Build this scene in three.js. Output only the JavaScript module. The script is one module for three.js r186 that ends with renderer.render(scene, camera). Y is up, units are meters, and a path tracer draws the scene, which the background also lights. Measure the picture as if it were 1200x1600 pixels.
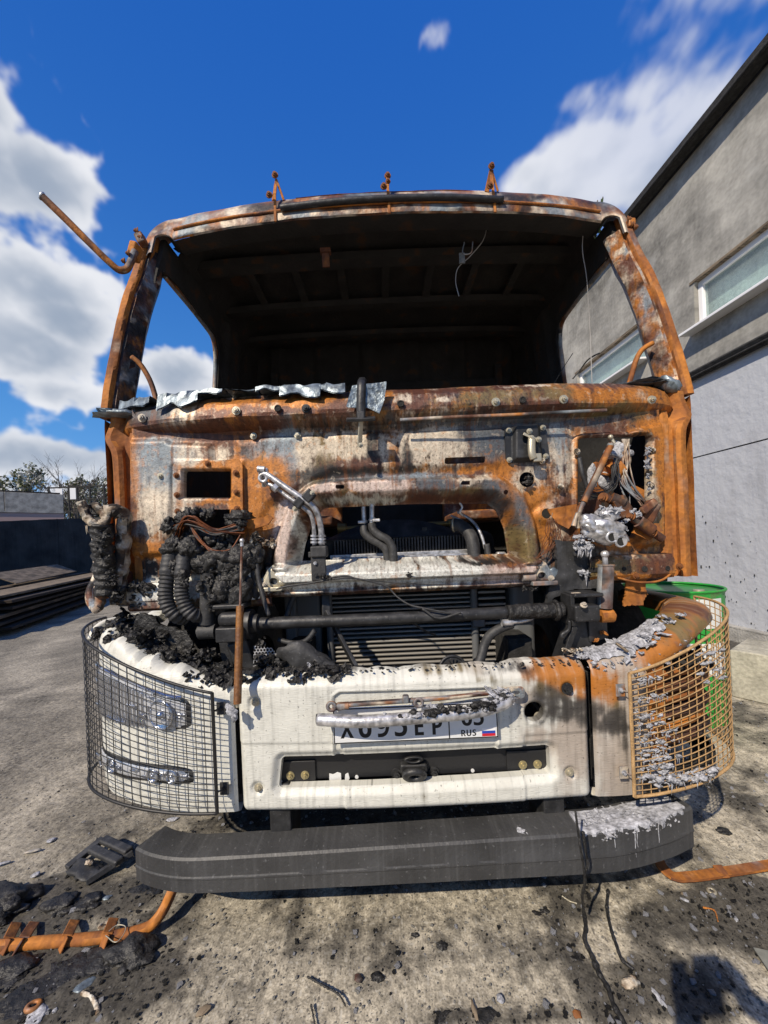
import * as THREE from 'three';
import { RoundedBoxGeometry } from 'three/addons/geometries/RoundedBoxGeometry.js';
import { MarchingCubes } from 'three/addons/objects/MarchingCubes.js';
import { mergeGeometries, mergeVertices, toCreasedNormals } from 'three/addons/utils/BufferGeometryUtils.js';

// ------------------------------------------------------------------ camera, sun, exposure
const EYE = 1.22;                              // eye height in metres
const scene = new THREE.Scene();
const camera = new THREE.PerspectiveCamera(106.26, 768 / 1024, 0.03, 600);   // ultra wide phone lens
camera.position.set(0, EYE, 0);
camera.rotation.z = THREE.MathUtils.degToRad(-2.4);                           // phone held slightly tilted
camera.setViewOffset(768, 1024, 0, -30, 768, 1024);                           // level lens, shifted a little
const renderer = new THREE.WebGLRenderer({ antialias: true });
renderer.setSize(768, 1024);
renderer.shadowMap.enabled = true;
renderer.toneMapping = THREE.LinearToneMapping;
renderer.toneMappingExposure = 1.3;
const SUN = new THREE.Vector3(-0.68, 1, 0.918).normalize();                   // behind the photographer, to the left
const sun = new THREE.DirectionalLight(0xfff1dc, 4.2);
sun.name = 'sun';
sun.position.set(0, 0, -2).addScaledVector(SUN, 30);
sun.target.position.set(0, 0, -2);
sun.castShadow = true; sun.shadow.radius = 1;
sun.shadow.mapSize.set(4096, 4096);
Object.assign(sun.shadow.camera, { left: -14, right: 14, top: 14, bottom: -14, near: 1, far: 80 });
scene.add(sun, sun.target);

// ------------------------------------------------------------------ random numbers and noise
function rng(seed) { let a = seed >>> 0; return () => { a = (a + 0x6D2B79F5) >>> 0; let t = a; t = Math.imul(t ^ (t >>> 15), t | 1); t ^= t + Math.imul(t ^ (t >>> 7), t | 61); return ((t ^ (t >>> 14)) >>> 0) / 4294967296; }; }
const R0 = rng(20240);
const PERM = new Uint8Array(512);
{ const p = [...Array(256).keys()]; for (let i = 255; i > 0; i--) { const j = Math.floor(R0() * (i + 1)); [p[i], p[j]] = [p[j], p[i]]; } for (let i = 0; i < 512; i++) PERM[i] = p[i & 255]; }
const GX = new Float32Array(256), GY = new Float32Array(256), GZ = new Float32Array(256);
for (let i = 0; i < 256; i++) { const a = R0() * 6.28318, z = R0() * 2 - 1, q = Math.sqrt(1 - z * z); GX[i] = Math.cos(a); GY[i] = Math.sin(a); GZ[i] = z; }
const fade = (t) => t * t * t * (t * (t * 6 - 15) + 10);
function pn(x, y, per = 256) {                 // 2-D gradient noise with a period
  const xf = Math.floor(x), yf = Math.floor(y), u = x - xf, v = y - yf;
  let x0, y0, x1, y1; if (per === 256) { x0 = xf & 255; y0 = yf & 255; x1 = (x0 + 1) & 255; y1 = (y0 + 1) & 255; } else { x0 = xf % per; if (x0 < 0) x0 += per; y0 = yf % per; if (y0 < 0) y0 += per; x1 = x0 + 1 === per ? 0 : x0 + 1; y1 = y0 + 1 === per ? 0 : y0 + 1; }
  const a = PERM[PERM[x0 & 255] + (y0 & 255)], b = PERM[PERM[x1 & 255] + (y0 & 255)], c = PERM[PERM[x0 & 255] + (y1 & 255)], d = PERM[PERM[x1 & 255] + (y1 & 255)];
  const s = fade(u), t = fade(v);
  const n0 = GX[a] * u + GY[a] * v, n1 = GX[b] * (u - 1) + GY[b] * v, n2 = GX[c] * u + GY[c] * (v - 1), n3 = GX[d] * (u - 1) + GY[d] * (v - 1);
  return (n0 + s * (n1 - n0) + t * (n2 + s * (n3 - n2) - n0 - s * (n1 - n0))) * 1.4;
}
function fb(x, y, oct = 4, per = 256) { let s = 0, a = 0.5, f = 1; for (let i = 0; i < oct; i++) { s += a * pn(x * f + i * 7, y * f + i * 13, per === 256 ? 256 : per * f); a *= 0.5; f *= 2; } return s; }
const HX = new Float32Array(256), HY = new Float32Array(256);
for (let i = 0; i < 256; i++) { const q = Math.sqrt(1 - GZ[i] * GZ[i]); HX[i] = GX[i] * q; HY[i] = GY[i] * q; }
function pn3(x, y, z) {
  const xf = Math.floor(x), yf = Math.floor(y), zf = Math.floor(z), u = x - xf, v = y - yf, w = z - zf, X = xf & 255, Y = yf & 255, Z = zf & 255, X1 = (X + 1) & 255, Y1 = (Y + 1) & 255, Z1 = (Z + 1) & 255;
  const A = PERM[PERM[X] + Y], B = PERM[PERM[X1] + Y], C = PERM[PERM[X] + Y1], D = PERM[PERM[X1] + Y1];
  const s = fade(u), t = fade(v), r = fade(w), u1 = u - 1, v1 = v - 1, w1 = w - 1;
  let h = PERM[A + Z]; const a0 = HX[h] * u + HY[h] * v + GZ[h] * w; h = PERM[B + Z]; const b0 = HX[h] * u1 + HY[h] * v + GZ[h] * w; h = PERM[C + Z]; const c0 = HX[h] * u + HY[h] * v1 + GZ[h] * w; h = PERM[D + Z]; const d0 = HX[h] * u1 + HY[h] * v1 + GZ[h] * w;
  h = PERM[A + Z1]; const a1 = HX[h] * u + HY[h] * v + GZ[h] * w1; h = PERM[B + Z1]; const b1 = HX[h] * u1 + HY[h] * v + GZ[h] * w1; h = PERM[C + Z1]; const c1 = HX[h] * u + HY[h] * v1 + GZ[h] * w1; h = PERM[D + Z1]; const d1 = HX[h] * u1 + HY[h] * v1 + GZ[h] * w1;
  const e0 = a0 + (b0 - a0) * s, f0 = c0 + (d0 - c0) * s, e1 = a1 + (b1 - a1) * s, f1 = c1 + (d1 - c1) * s, g0 = e0 + (f0 - e0) * t, g1 = e1 + (f1 - e1) * t;
  return 1.4 * (g0 + (g1 - g0) * r);
}
const fb3 = (x, y, z, o = 3) => { let s = 0, a = 0.5, f = 1; for (let i = 0; i < o; i++) { s += a * pn3(x * f + i * 5, y * f, z * f); a *= 0.5; f *= 2; } return s; };
const clamp = (x, a = 0, b = 1) => Math.min(b, Math.max(a, x));
const ss = (a, b, x) => { const t = clamp((x - a) / (b - a)); return t * t * (3 - 2 * t); };
const mix3 = (a, b, t) => [a[0] + (b[0] - a[0]) * t, a[1] + (b[1] - a[1]) * t, a[2] + (b[2] - a[2]) * t];
const mul3 = (a, k) => [a[0] * k, a[1] * k, a[2] * k];

// ------------------------------------------------------------------ survey of the truck: sightings turned to metres
// a sighting is (across, down, distance): taken with the level lens, turned upright, scaled by its measured distance
const CR = Math.cos(2.4 * Math.PI / 180), SR = Math.sin(2.4 * Math.PI / 180);
const TX = 0.072, TZ = -1.43;                  // the truck's middle and the plane of its firewall
const surveyW = (px, py, d) => { const u = px - 600, v = py - 847; return [(u * CR - v * SR) * d / 600, EYE - (u * SR + v * CR) * d / 600, -d]; };
const sv = (px, py, d) => { const p = surveyW(px, py, d); return [p[0] - TX, p[1], p[2] - TZ]; };
const back = (x, y, d) => { const a = (x + TX) * 600 / d, b = (EYE - y) * 600 / d; return [600 + a * CR + b * SR, 847 - a * SR + b * CR]; };
const V = (p) => new THREE.Vector3(p[0], p[1], p[2]);
const svs = (list) => list.map((p) => V(sv(...p)));

// ------------------------------------------------------------------ sky: air and clouds by direction
{
  const W = 2048, Hh = 1024, data = new Float32Array(W * Hh * 4);
  const D = Math.PI / 180;
  // azimuth, elevation, half width, half height, strength of the cloud banks
  // puffed edges on the left, drawn-out streaks high on the right
  const near2 = (x, y, z, az, el) => { const w = ss(5, 22, az) * ss(30, 38, el), puff = 0.20 - 1.15 * Math.abs(fb3(x * 11, y * 14 + 9, z * 11, 5)); if (w <= 0) return puff * 0.95; const p = x * 0.8 + y * 0.6, q = y * 0.8 - x * 0.6; return puff * 0.95 * (1 - w) + w * 0.8 * fb3(p * 10, q * 17, z * 12, 5); };
  const banks = [[-44.5, 40.5, 2.6, 3, 1.0], [-40, 36.8, 4.4, 3.2, 1.2], [-46, 36, 7, 4, 1.1], [-41, 28, 7, 3.2, 1.15], [-39, 25.5, 4.6, 3.5, 1.15], [-43, 22, 7, 4, 1.15], [-40, 18, 6, 2, 0.9], [-27.3, 21.8, 4.4, 3.0, 1.2],
    [-50, 27, 9, 6, 1.1], [25, 39.6, 5, 2.4, 1.1], [31, 40, 6.5, 3.4, 1.2], [22.5, 40.8, 3.2, 1.8, 0.95], [27, 37.5, 7, 3, 1.15], [40, 40, 6, 4, 1.0], [36, 42.6, 6, 2.6, 0.95], [37, 37, 8, 4, 1.2], [29, 44.3, 4, 1.6, 0.7], [10.5, 52.2, 3.4, 2.0, 0.31], [13.8, 53.4, 2.6, 1.2, 0.3], [34.5, 47.5, 3.4, 2.4, 0.55], [46, 45.5, 4, 3, 0.6], [-43, 11, 12, 2.6, 1.0], [-34, 9.5, 9, 1.6, 0.85], [-33, 14.5, 6, 1.2, 0.6], [-40, 7, 10, 1.2, 0.8]];
  const keepClear = [[-12, 48, 22, 14], [2, 44, 16, 10], [-22, 33, 9, 9], [-32, 21, 2.5, 4], [-30.5, 28, 5, 4], [-20, 52, 20, 10], [20, 54, 14, 6]];
  for (let j = 0; j < Hh; j++) {
    const el = (j + 0.5) / Hh * 180 - 90;
    for (let i = 0; i < W; i++) {
      const phi = ((i + 0.5) / W - 0.5) * 2 * Math.PI, ce = Math.cos(el * D), x = ce * Math.cos(phi), y = Math.sin(el * D), z = ce * Math.sin(phi);
      const az = Math.atan2(x, -z) / D;
      const h = Math.max(y, 0);
      const t = Math.pow(1 - h, 2.2);
      let col = mix3([0.011, 0.085, 0.37], [0.085, 0.30, 0.64], clamp(t * 1.3));
      col = mix3(col, [0.33, 0.46, 0.62], Math.pow(1 - h, 9) * 0.8);
      if (y > -0.02) {
        const near = Math.abs(az) < 60, n1 = fb3(x * 5 + 3, y * 8, z * 5, near ? 5 : 3), n2 = near ? near2(x, y, z, az, el) : 0;
        let m = -0.16 + 0.95 * fb3(x * 1.7 + 11, y * 2.8 + 4, z * 1.7 + 2, 3), clear = 0;
        let inside = 0;
        if (az > -75 && az < 75 && el > 0) {
          for (let b = 0; b < banks.length; b++) { const B = banks[b], dy = (el - B[1]) / B[3], dx = (az - B[0]) * ce / B[2], q = dx * dx + dy * dy; if (q < 6) { const g = B[4] * Math.exp(-q * 0.75); if (g > inside) inside = g; } }
          if (inside > 0) m = Math.max(m, -0.35 + inside * 0.95);
          for (let b = 0; b < keepClear.length; b++) { const B = keepClear[b], dy = (el - B[1]) / B[3], dx = (az - B[0]) * ce / B[2], q = dx * dx + dy * dy; if (q < 3) clear = Math.max(clear, Math.exp(-q * q)); }
        }
        m -= 0.6 * clear * (1 - ss(0.12, 0.5, inside));
        const dens = m + n1 * 0.66 + n2;
        const soft = 0.30 + 0.3 * ss(5, 22, az) * ss(30, 38, el), c = ss(0.0, soft, dens);
        const wispy = ss(15, 40, az) * ss(30, 40, el);
        const cover = c * (1 - 0.25 * wispy);
        const lit = clamp(0.62 + n1 * 0.9 + n2 * 0.5 - 0.45 * ss(0.2, 0.9, dens) * (1 - wispy) + 0.004 * (el - 25));
        const cc = mix3([0.27, 0.32, 0.40], [0.66, 0.67, 0.70], ss(0.1, 0.75, lit));
        col = mix3(col, cc, cover * 0.97);
      } else col = mix3(col, [0.16, 0.15, 0.13], ss(-0.02, -0.2, y));
      const k = (j * W + i) * 4;
      data[k] = col[0]; data[k + 1] = col[1]; data[k + 2] = col[2]; data[k + 3] = 1;
    }
  }
  const sky = new THREE.DataTexture(data, W, Hh, THREE.RGBAFormat, THREE.FloatType);
  sky.mapping = THREE.EquirectangularReflectionMapping; sky.magFilter = sky.minFilter = THREE.LinearFilter; sky.colorSpace = THREE.LinearSRGBColorSpace; sky.needsUpdate = true;
  scene.background = sky; scene.environment = sky;
}

// ------------------------------------------------------------------ textures
const LUT = new Uint8Array(4097);
for (let i = 0; i <= 4096; i++) { const l = i / 4096; LUT[i] = Math.round(255 * (l < 0.0031308 ? 12.92 * l : 1.055 * Math.pow(l, 1 / 2.4) - 0.055)); }
function colorTex(w, h, fn, wrap = true) {     // fn(u, v) -> linear colour
  const d = new Uint8Array(w * h * 4);
  for (let j = 0; j < h; j++) for (let i = 0; i < w; i++) { const c = fn((i + 0.5) / w, (j + 0.5) / h), k = (j * w + i) * 4; for (let q = 0; q < 3; q++) d[k + q] = LUT[clamp(c[q]) * 4096 | 0]; d[k + 3] = 255; }
  const t = new THREE.DataTexture(d, w, h, THREE.RGBAFormat, THREE.UnsignedByteType);
  t.colorSpace = THREE.SRGBColorSpace; t.wrapS = t.wrapT = wrap ? THREE.RepeatWrapping : THREE.ClampToEdgeWrapping; t.magFilter = t.minFilter = THREE.LinearFilter; t.needsUpdate = true;
  return t;
}
function greyTex(w, h, fn, wrap = true) {
  const d = new Uint8Array(w * h * 4);
  for (let j = 0; j < h; j++) for (let i = 0; i < w; i++) { const c = clamp(fn((i + 0.5) / w, (j + 0.5) / h)) * 255, k = (j * w + i) * 4; d[k] = d[k + 1] = d[k + 2] = c; d[k + 3] = 255; }
  const t = new THREE.DataTexture(d, w, h, THREE.RGBAFormat, THREE.UnsignedByteType);
  t.wrapS = t.wrapT = wrap ? THREE.RepeatWrapping : THREE.ClampToEdgeWrapping; t.magFilter = t.minFilter = THREE.LinearFilter; t.needsUpdate = true;
  return t;
}
const rep = (t, n, m = n) => { const c = t.clone(); c.repeat.set(n, m); c.needsUpdate = true; return c; };
const grain = greyTex(512, 512, (u, v) => 0.5 + 0.9 * fb(u * 16, v * 16, 5, 16));                       // 1 unit = whatever its repeat says
const lumpy = greyTex(512, 512, (u, v) => 0.5 + 0.8 * fb(u * 6, v * 6, 6, 6));
const PAL = { O: [0.41, 0.150, 0.022], o: [0.225, 0.075, 0.016], D: [0.095, 0.034, 0.018], G: [0.20, 0.235, 0.26], g: [0.085, 0.095, 0.105], A: [0.56, 0.48, 0.37], P: [0.54, 0.43, 0.37], W: [0.63, 0.63, 0.575], K: [0.016, 0.015, 0.0145], S: [0.05, 0.045, 0.04], B: [0.40, 0.345, 0.29], Y: [0.17, 0.125, 0.05] };
function blend(w, sharp = 5) {                  // softened winner of the named weights
  let s = 0, c = [0, 0, 0];
  for (const k in w) { if (w[k] <= 0) continue; const q = Math.pow(w[k], sharp), p = PAL[k]; s += q; c[0] += p[0] * q; c[1] += p[1] * q; c[2] += p[2] * q; }
  return s ? mul3(c, 1 / s) : PAL.D;
}
function rustTile(seed, o, d, g, a, k, size = 640) {        // tile of burnt rusty sheet; weights of orange, dark, grey, ash, soot
  return colorTex(size, size, (u, v) => {
    const s = seed * 17.3, wx = u + 0.03 * fb(u * 5 + s, v * 5, 3, 5), wy = v + 0.03 * fb(u * 5, v * 5 + s, 3, 5);
    const n = (f, q, sy = 1) => fb(wx * f + q + s, wy * f * sy + q * 1.7, 5, f);
    const st = fb(wx * 48 + s, wy * 6, 3, 48);
    const w = { O: o + n(6, 1) * 1.1 + st * 0.35, o: o * 0.95 + n(8, 5) * 1.1, D: d + n(5, 9) * 1.2 - st * 0.3, G: g + n(6, 13) * 1.1, A: a + n(9, 17) * 1.2, K: k + n(5, 23) * 1.2 };
    const c = blend(w, 4), f = 1 + 0.5 * fb(u * 64, v * 64, 3, 64) + 0.25 * fb(u * 24, v * 24, 3, 24);
    return mul3(c, f);
  });
}
const T = {};
T.rust = rustTile(1, 0.62, 0.34, 0.0, 0.02, 0.05);
T.rustDark = rustTile(2, 0.30, 0.55, 0.12, 0.05, 0.40);
T.burnt = rustTile(3, 0.18, 0.34, 0.42, 0.28, 0.36);      // grey steel, ash and soot with little rust
const sootFn = (lo, hi, tint = [1, 0.96, 0.92]) => colorTex(512, 512, (u, v) => { const n = 0.5 + 0.9 * fb(u * 10, v * 10, 5, 10), q = fb(u * 60, v * 60, 2, 60); const k = lo + (hi - lo) * clamp(n * n * 1.3) + (q > 0.36 ? hi * 0.8 : 0); return mul3(tint, k); });
T.soot = sootFn(0.008, 0.032);
T.plastic = sootFn(0.018, 0.055, [1, 1.01, 1.05]);
T.dross = colorTex(512, 512, (u, v) => { const n = 0.5 + 0.9 * fb(u * 9, v * 9, 5, 9), q = fb(u * 40, v * 40, 3, 40); return mul3([1, 1.02, 1.07], clamp(0.24 + 0.34 * n + q * 0.5, 0.05, 0.70)); });
T.crustAsh = colorTex(512, 512, (u, v) => { const n = fb(u * 8, v * 8, 5, 8), m = fb(u * 14 + 4, v * 14, 4, 14); return mul3(blend({ A: 0.42 + n, D: 0.33 + m, K: 0.35 - n, Y: 0.35 + m * 0.6, W: 0.2 + n * 0.7 - m }, 5), 1 + 0.6 * fb(u * 50, v * 50, 3, 50)); });
T.paint = colorTex(1024, 1024, (u, v) => { const n = fb(u * 6, v * 6, 5, 6), st = fb(u * 70, v * 5, 3, 70), s = fb(u * 90, v * 90, 2, 90); let c = mul3(PAL.W, 1 - 0.10 * clamp(n + 0.3) - 0.14 * clamp(st * 1.5)); if (s > 0.36) c = mix3(c, [0.09, 0.08, 0.07], 0.7); return c; });
T.wood = colorTex(512, 512, (u, v) => { const g = fb(u * 3, v * 40, 5, 8), n = fb(u * 6, v * 6, 4, 6); return mul3([0.20, 0.155, 0.105], 0.75 + 0.9 * g + 0.5 * n); });
T.darkMottle = colorTex(1024, 512, (u, v) => { const n = fb(u * 6, v * 6, 6, 6), st = fb(u * 50, v * 5, 3, 50), s = fb(u * 40, v * 40, 2, 40); return mul3([1, 0.95, 0.88], clamp(0.05 + 0.045 * n + 0.016 * st + (s > 0.40 ? 0.03 : 0), 0.005, 0.2)); });  // one dark grey brown, finely mottled and streaked
T.concrete = colorTex(512, 512, (u, v) => { const n = fb(u * 5, v * 5, 6, 5), q = fb(u * 50, v * 50, 2, 50); return mul3([0.36, 0.35, 0.32], clamp(0.9 + 0.7 * n + 0.4 * q, 0.2, 1.5)); });

const std = (o) => new THREE.MeshStandardMaterial(o);
const bump = (m, t, n, s) => { m.bumpMap = rep(t, n); m.bumpScale = s; return m; };
const M = {
  rust: bump(std({ map: T.rust, roughness: 0.82, metalness: 0.05 }), grain, 3, 0.0016),
  rustDark: bump(std({ map: T.rustDark, roughness: 0.78, metalness: 0.1 }), grain, 3, 0.0016),
  burnt: bump(std({ map: T.burnt, roughness: 0.62, metalness: 0.25 }), grain, 3, 0.0014),
  soot: bump(std({ map: rep(T.soot, 2), roughness: 0.9 }), grain, 4, 0.002),
  plastic: bump(std({ map: rep(T.plastic, 2), roughness: 0.62 }), grain, 4, 0.001),
  char: bump(std({ map: rep(T.soot, 3), roughness: 0.55 }), lumpy, 8, 0.006),
  rubber: bump(std({ map: rep(T.plastic, 3), roughness: 0.6 }), grain, 6, 0.0006),
  blackSteel: bump(std({ map: rep(T.plastic, 2), roughness: 0.48, metalness: 0.3 }), grain, 4, 0.0006),
  dross: bump(std({ map: rep(T.dross, 3), color: new THREE.Color().setRGB(0.78, 0.78, 0.8), roughness: 0.85, metalness: 0.04 }), lumpy, 10, 0.003),
  ash: bump(std({ map: rep(T.crustAsh, 2), roughness: 0.85 }), lumpy, 8, 0.006),
  alu: bump(std({ map: rep(T.dross, 1.3), color: new THREE.Color().setRGB(1.15, 1.12, 1.08), roughness: 0.38, metalness: 0.6 }), grain, 6, 0.0004),
  brass: std({ color: new THREE.Color().setRGB(0.32, 0.22, 0.08), roughness: 0.4, metalness: 0.6 }),
  zinc: bump(std({ color: new THREE.Color().setRGB(0.46, 0.42, 0.32), roughness: 0.42, metalness: 0.55 }), grain, 20, 0.0004),
  copper: std({ map: rep(T.rust, 6), color: new THREE.Color().setRGB(0.36, 0.27, 0.25), roughness: 0.5, metalness: 0.35 }),
  paint: bump(std({ map: rep(T.paint, 0.8), roughness: 0.5 }), grain, 3, 0.0007),
  fins: std({ color: new THREE.Color().setRGB(0.30, 0.285, 0.26), roughness: 0.55, metalness: 0.4 }),
  chrome: std({ color: new THREE.Color().setRGB(0.62, 0.64, 0.68), roughness: 0.16, metalness: 0.95 }),
  lens: new THREE.MeshPhysicalMaterial({ color: 0xffffff, transmission: 1, thickness: 0, roughness: 0.05, ior: 1.45 }),
  wood: bump(std({ map: T.wood, roughness: 0.9 }), grain, 2, 0.002),
  concrete: bump(std({ map: T.concrete, roughness: 0.92 }), grain, 3, 0.003),
};

// ------------------------------------------------------------------ geometry helpers
const used = {};
function numbered(name) { const n = used[name] = (used[name] ?? -1) + 1; return n ? name + '_' + String(n).padStart(3, '0') : name; }
function boxUV(geo, off = 0) {                  // texture coordinates in metres, from the side each face points to
  const g = geo.index ? geo.toNonIndexed() : geo, p = g.attributes.position;
  if (!g.attributes.normal) g.computeVertexNormals();
  const uv = new Float32Array(p.count * 2), a = new THREE.Vector3(), b = new THREE.Vector3(), c = new THREE.Vector3();
  for (let i = 0; i < p.count; i += 3) {
    a.fromBufferAttribute(p, i); b.fromBufferAttribute(p, i + 1).sub(a); c.fromBufferAttribute(p, i + 2).sub(a); b.cross(c);
    const x = Math.abs(b.x), y = Math.abs(b.y), z = Math.abs(b.z);
    for (let k = i; k < i + 3; k++) { const X = p.getX(k), Y = p.getY(k), Z = p.getZ(k); const [s, t] = z >= x && z >= y ? [X, Y] : x >= y ? [Z, Y] : [X, Z]; uv[k * 2] = s + off; uv[k * 2 + 1] = t + off * 0.7; }
  }
  g.setAttribute('uv', new THREE.BufferAttribute(uv, 2));
  return g;
}
function clean(geo, off) { const g = geo.userData.ownUV ? (geo.index ? geo.toNonIndexed() : geo) : boxUV(geo, off); for (const k of Object.keys(g.attributes)) if (!['position', 'normal', 'uv'].includes(k)) g.deleteAttribute(k); g.morphAttributes = {}; g.clearGroups(); return g; }
let meshCount = 0;
function add(name, geos, mat, parent, label) {  // one named mesh out of one or more geometries
  const list = (Array.isArray(geos) ? geos : [geos]).map((g) => clean(g, (meshCount * 0.317) % 1));
  meshCount++;
  const m = new THREE.Mesh(list.length > 1 ? mergeGeometries(list) : list[0], mat);
  m.name = numbered(name); m.castShadow = m.receiveShadow = true;
  if (label) m.userData.label = label;
  (parent ?? scene).add(m);
  return m;
}
function again(mesh, parent, [x, y, z] = [0, 0, 0], rot) { const m = mesh.clone(); m.name = numbered(mesh.name.replace(/_\d{3}$/, '')); m.position.set(x, y, z); if (rot) m.rotation.set(...rot); (parent ?? scene).add(m); return m; }
function thing(name, label, category, at = [0, 0, 0], turn = 0, group) { const o = new THREE.Group(); o.name = numbered(name); o.position.set(...at); o.rotation.y = turn; o.userData = { label, category }; if (group) o.userData.group = group; scene.add(o); return o; }
function tag(o, label, category, group) { Object.assign(o.userData, { label, category }); if (group) o.userData.group = group; return o; }
function struct(o) { o.userData.kind = 'structure'; return o; }
const box = (w, h, d, x = 0, y = 0, z = 0, r = 0.004, rot) => { const g = r ? new RoundedBoxGeometry(w, h, d, 2, Math.min(r, w / 2.1, h / 2.1, d / 2.1)) : new THREE.BoxGeometry(w, h, d); if (rot) g.applyMatrix4(new THREE.Matrix4().makeRotationFromEuler(new THREE.Euler(...rot))); return g.translate(x, y, z); };
const boxAt = (p, w, h, d, r = 0.004, rot) => box(w, h, d, p[0], p[1], p[2], r, rot);
function bar(a, b, w, h = w, r = 0.003) {       // a square bar between two points
  const A = V(a), B = V(b), L = A.distanceTo(B), g = new RoundedBoxGeometry(w, L, h, 1, Math.min(r, w / 2.2, h / 2.2));
  const q = new THREE.Quaternion().setFromUnitVectors(new THREE.Vector3(0, 1, 0), B.clone().sub(A).normalize());
  return g.applyQuaternion(q).translate((A.x + B.x) / 2, (A.y + B.y) / 2, (A.z + B.z) / 2);
}
function rod(a, b, r, r2 = r, seg = 14) {
  const A = V(a), B = V(b), L = A.distanceTo(B), g = new THREE.CylinderGeometry(r2, r, L, seg, 1);
  return g.applyQuaternion(new THREE.Quaternion().setFromUnitVectors(new THREE.Vector3(0, 1, 0), B.clone().sub(A).normalize())).translate((A.x + B.x) / 2, (A.y + B.y) / 2, (A.z + B.z) / 2);
}
function tube(pts, r, seg = 40, sides = 10, caps = true) {   // r: number or function of 0..1; a closed tube along a smooth line
  const cv = new THREE.CatmullRomCurve3(pts.map((p) => (p.isVector3 ? p : V(p))), false, 'centripetal'), fr = cv.computeFrenetFrames(seg), pos = [], idx = [];
  for (let i = 0; i <= seg; i++) { const t = i / seg, p = cv.getPointAt(t), q = typeof r === 'function' ? r : () => r; for (let j = 0; j < sides; j++) { const a = j / sides * 2 * Math.PI, k = q(t, a); pos.push(p.x + k * (Math.cos(a) * fr.normals[i].x + Math.sin(a) * fr.binormals[i].x), p.y + k * (Math.cos(a) * fr.normals[i].y + Math.sin(a) * fr.binormals[i].y), p.z + k * (Math.cos(a) * fr.normals[i].z + Math.sin(a) * fr.binormals[i].z)); } }
  for (let i = 0; i < seg; i++) for (let j = 0; j < sides; j++) { const a = i * sides + j, b = i * sides + (j + 1) % sides, c = a + sides, d = b + sides; idx.push(a, b, c, b, d, c); }
  if (caps) for (const [i, f] of [[0, 1], [seg, 0]]) { const p = cv.getPointAt(i / seg), n = pos.length / 3; pos.push(p.x, p.y, p.z); for (let j = 0; j < sides; j++) { const a = i * sides + j, b = i * sides + (j + 1) % sides; f ? idx.push(n, b, a) : idx.push(n, a, b); } }
  const g = new THREE.BufferGeometry(); g.setAttribute('position', new THREE.Float32BufferAttribute(pos, 3)); g.setIndex(idx); g.computeVertexNormals(); return g;
}
function lump(rand, r, sc = [1, 1, 1], rough = 0.5, detail = 2, freq = 1.6) {   // an uneven clod
  let g = new THREE.IcosahedronGeometry(1, detail); g.deleteAttribute('uv'); g.deleteAttribute('normal'); g = mergeVertices(g);
  const p = g.attributes.position, s = rand() * 100, v = new THREE.Vector3();
  for (let i = 0; i < p.count; i++) { v.fromBufferAttribute(p, i); const n = 1 + rough * (1.3 * pn3(v.x * freq + s, v.y * freq, v.z * freq) + 0.7 * pn3(v.x * freq * 2.7, v.y * freq * 2.7 + s, v.z * freq * 2.7)); v.multiplyScalar(n * r); p.setXYZ(i, v.x * sc[0], v.y * sc[1], v.z * sc[2]); }
  g.computeVertexNormals(); return g;
}
function molten(rand, spots, rough = 0.55) {      // smoother melted clods at [x, y, z, spread, count, size]
  const out = [];
  for (const [x, y, z, sp, count, size] of spots) for (let i = 0; i < count; i++) { const k = size * (0.5 + 0.8 * rand()), g = lump(rand, k, [0.7 + rand() * 0.8, 0.7 + rand() * 0.8, 0.6 + rand() * 0.4], rough, 3, 2.2); g.rotateZ((rand() - 0.5) * 2).rotateY((rand() - 0.5)); out.push(g.translate(x + (rand() - 0.5) * 2 * sp[0], y + (rand() - 0.5) * 2 * sp[1], z + (rand() - 0.5) * 2 * sp[2])); }
  return out;
}
function crust(rand, spots, rough = 0.6, flat = 1, detail = 1) {   // clods at [x, y, z, spread, count, size]
  const out = [];
  for (const [x, y, z, spread, count, size] of spots) for (let i = 0; i < count; i++) {
    const k = size * 0.85 * (0.3 + 1.1 * rand() * rand() + 0.25 * rand()); let g = lump(rand, k, [0.6 + rand() * 1.1, flat * (0.4 + rand() * 0.9), 0.5 + rand() * 0.9], rough * 1.3, detail, 1.9); g.deleteAttribute('normal'); g = g.toNonIndexed(); g.computeVertexNormals();
    g.rotateX((rand() - 0.5) * 1.6).rotateY(rand() * 6).rotateZ((rand() - 0.5) * 1.2);
    const sp = Array.isArray(spread) ? spread : [spread, spread, spread];
    out.push(g.translate(x + (rand() - 0.5) * 2 * sp[0], y + (rand() - 0.5) * 2 * sp[1], z + (rand() - 0.5) * 2 * sp[2]));
  }
  return out;
}
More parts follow.
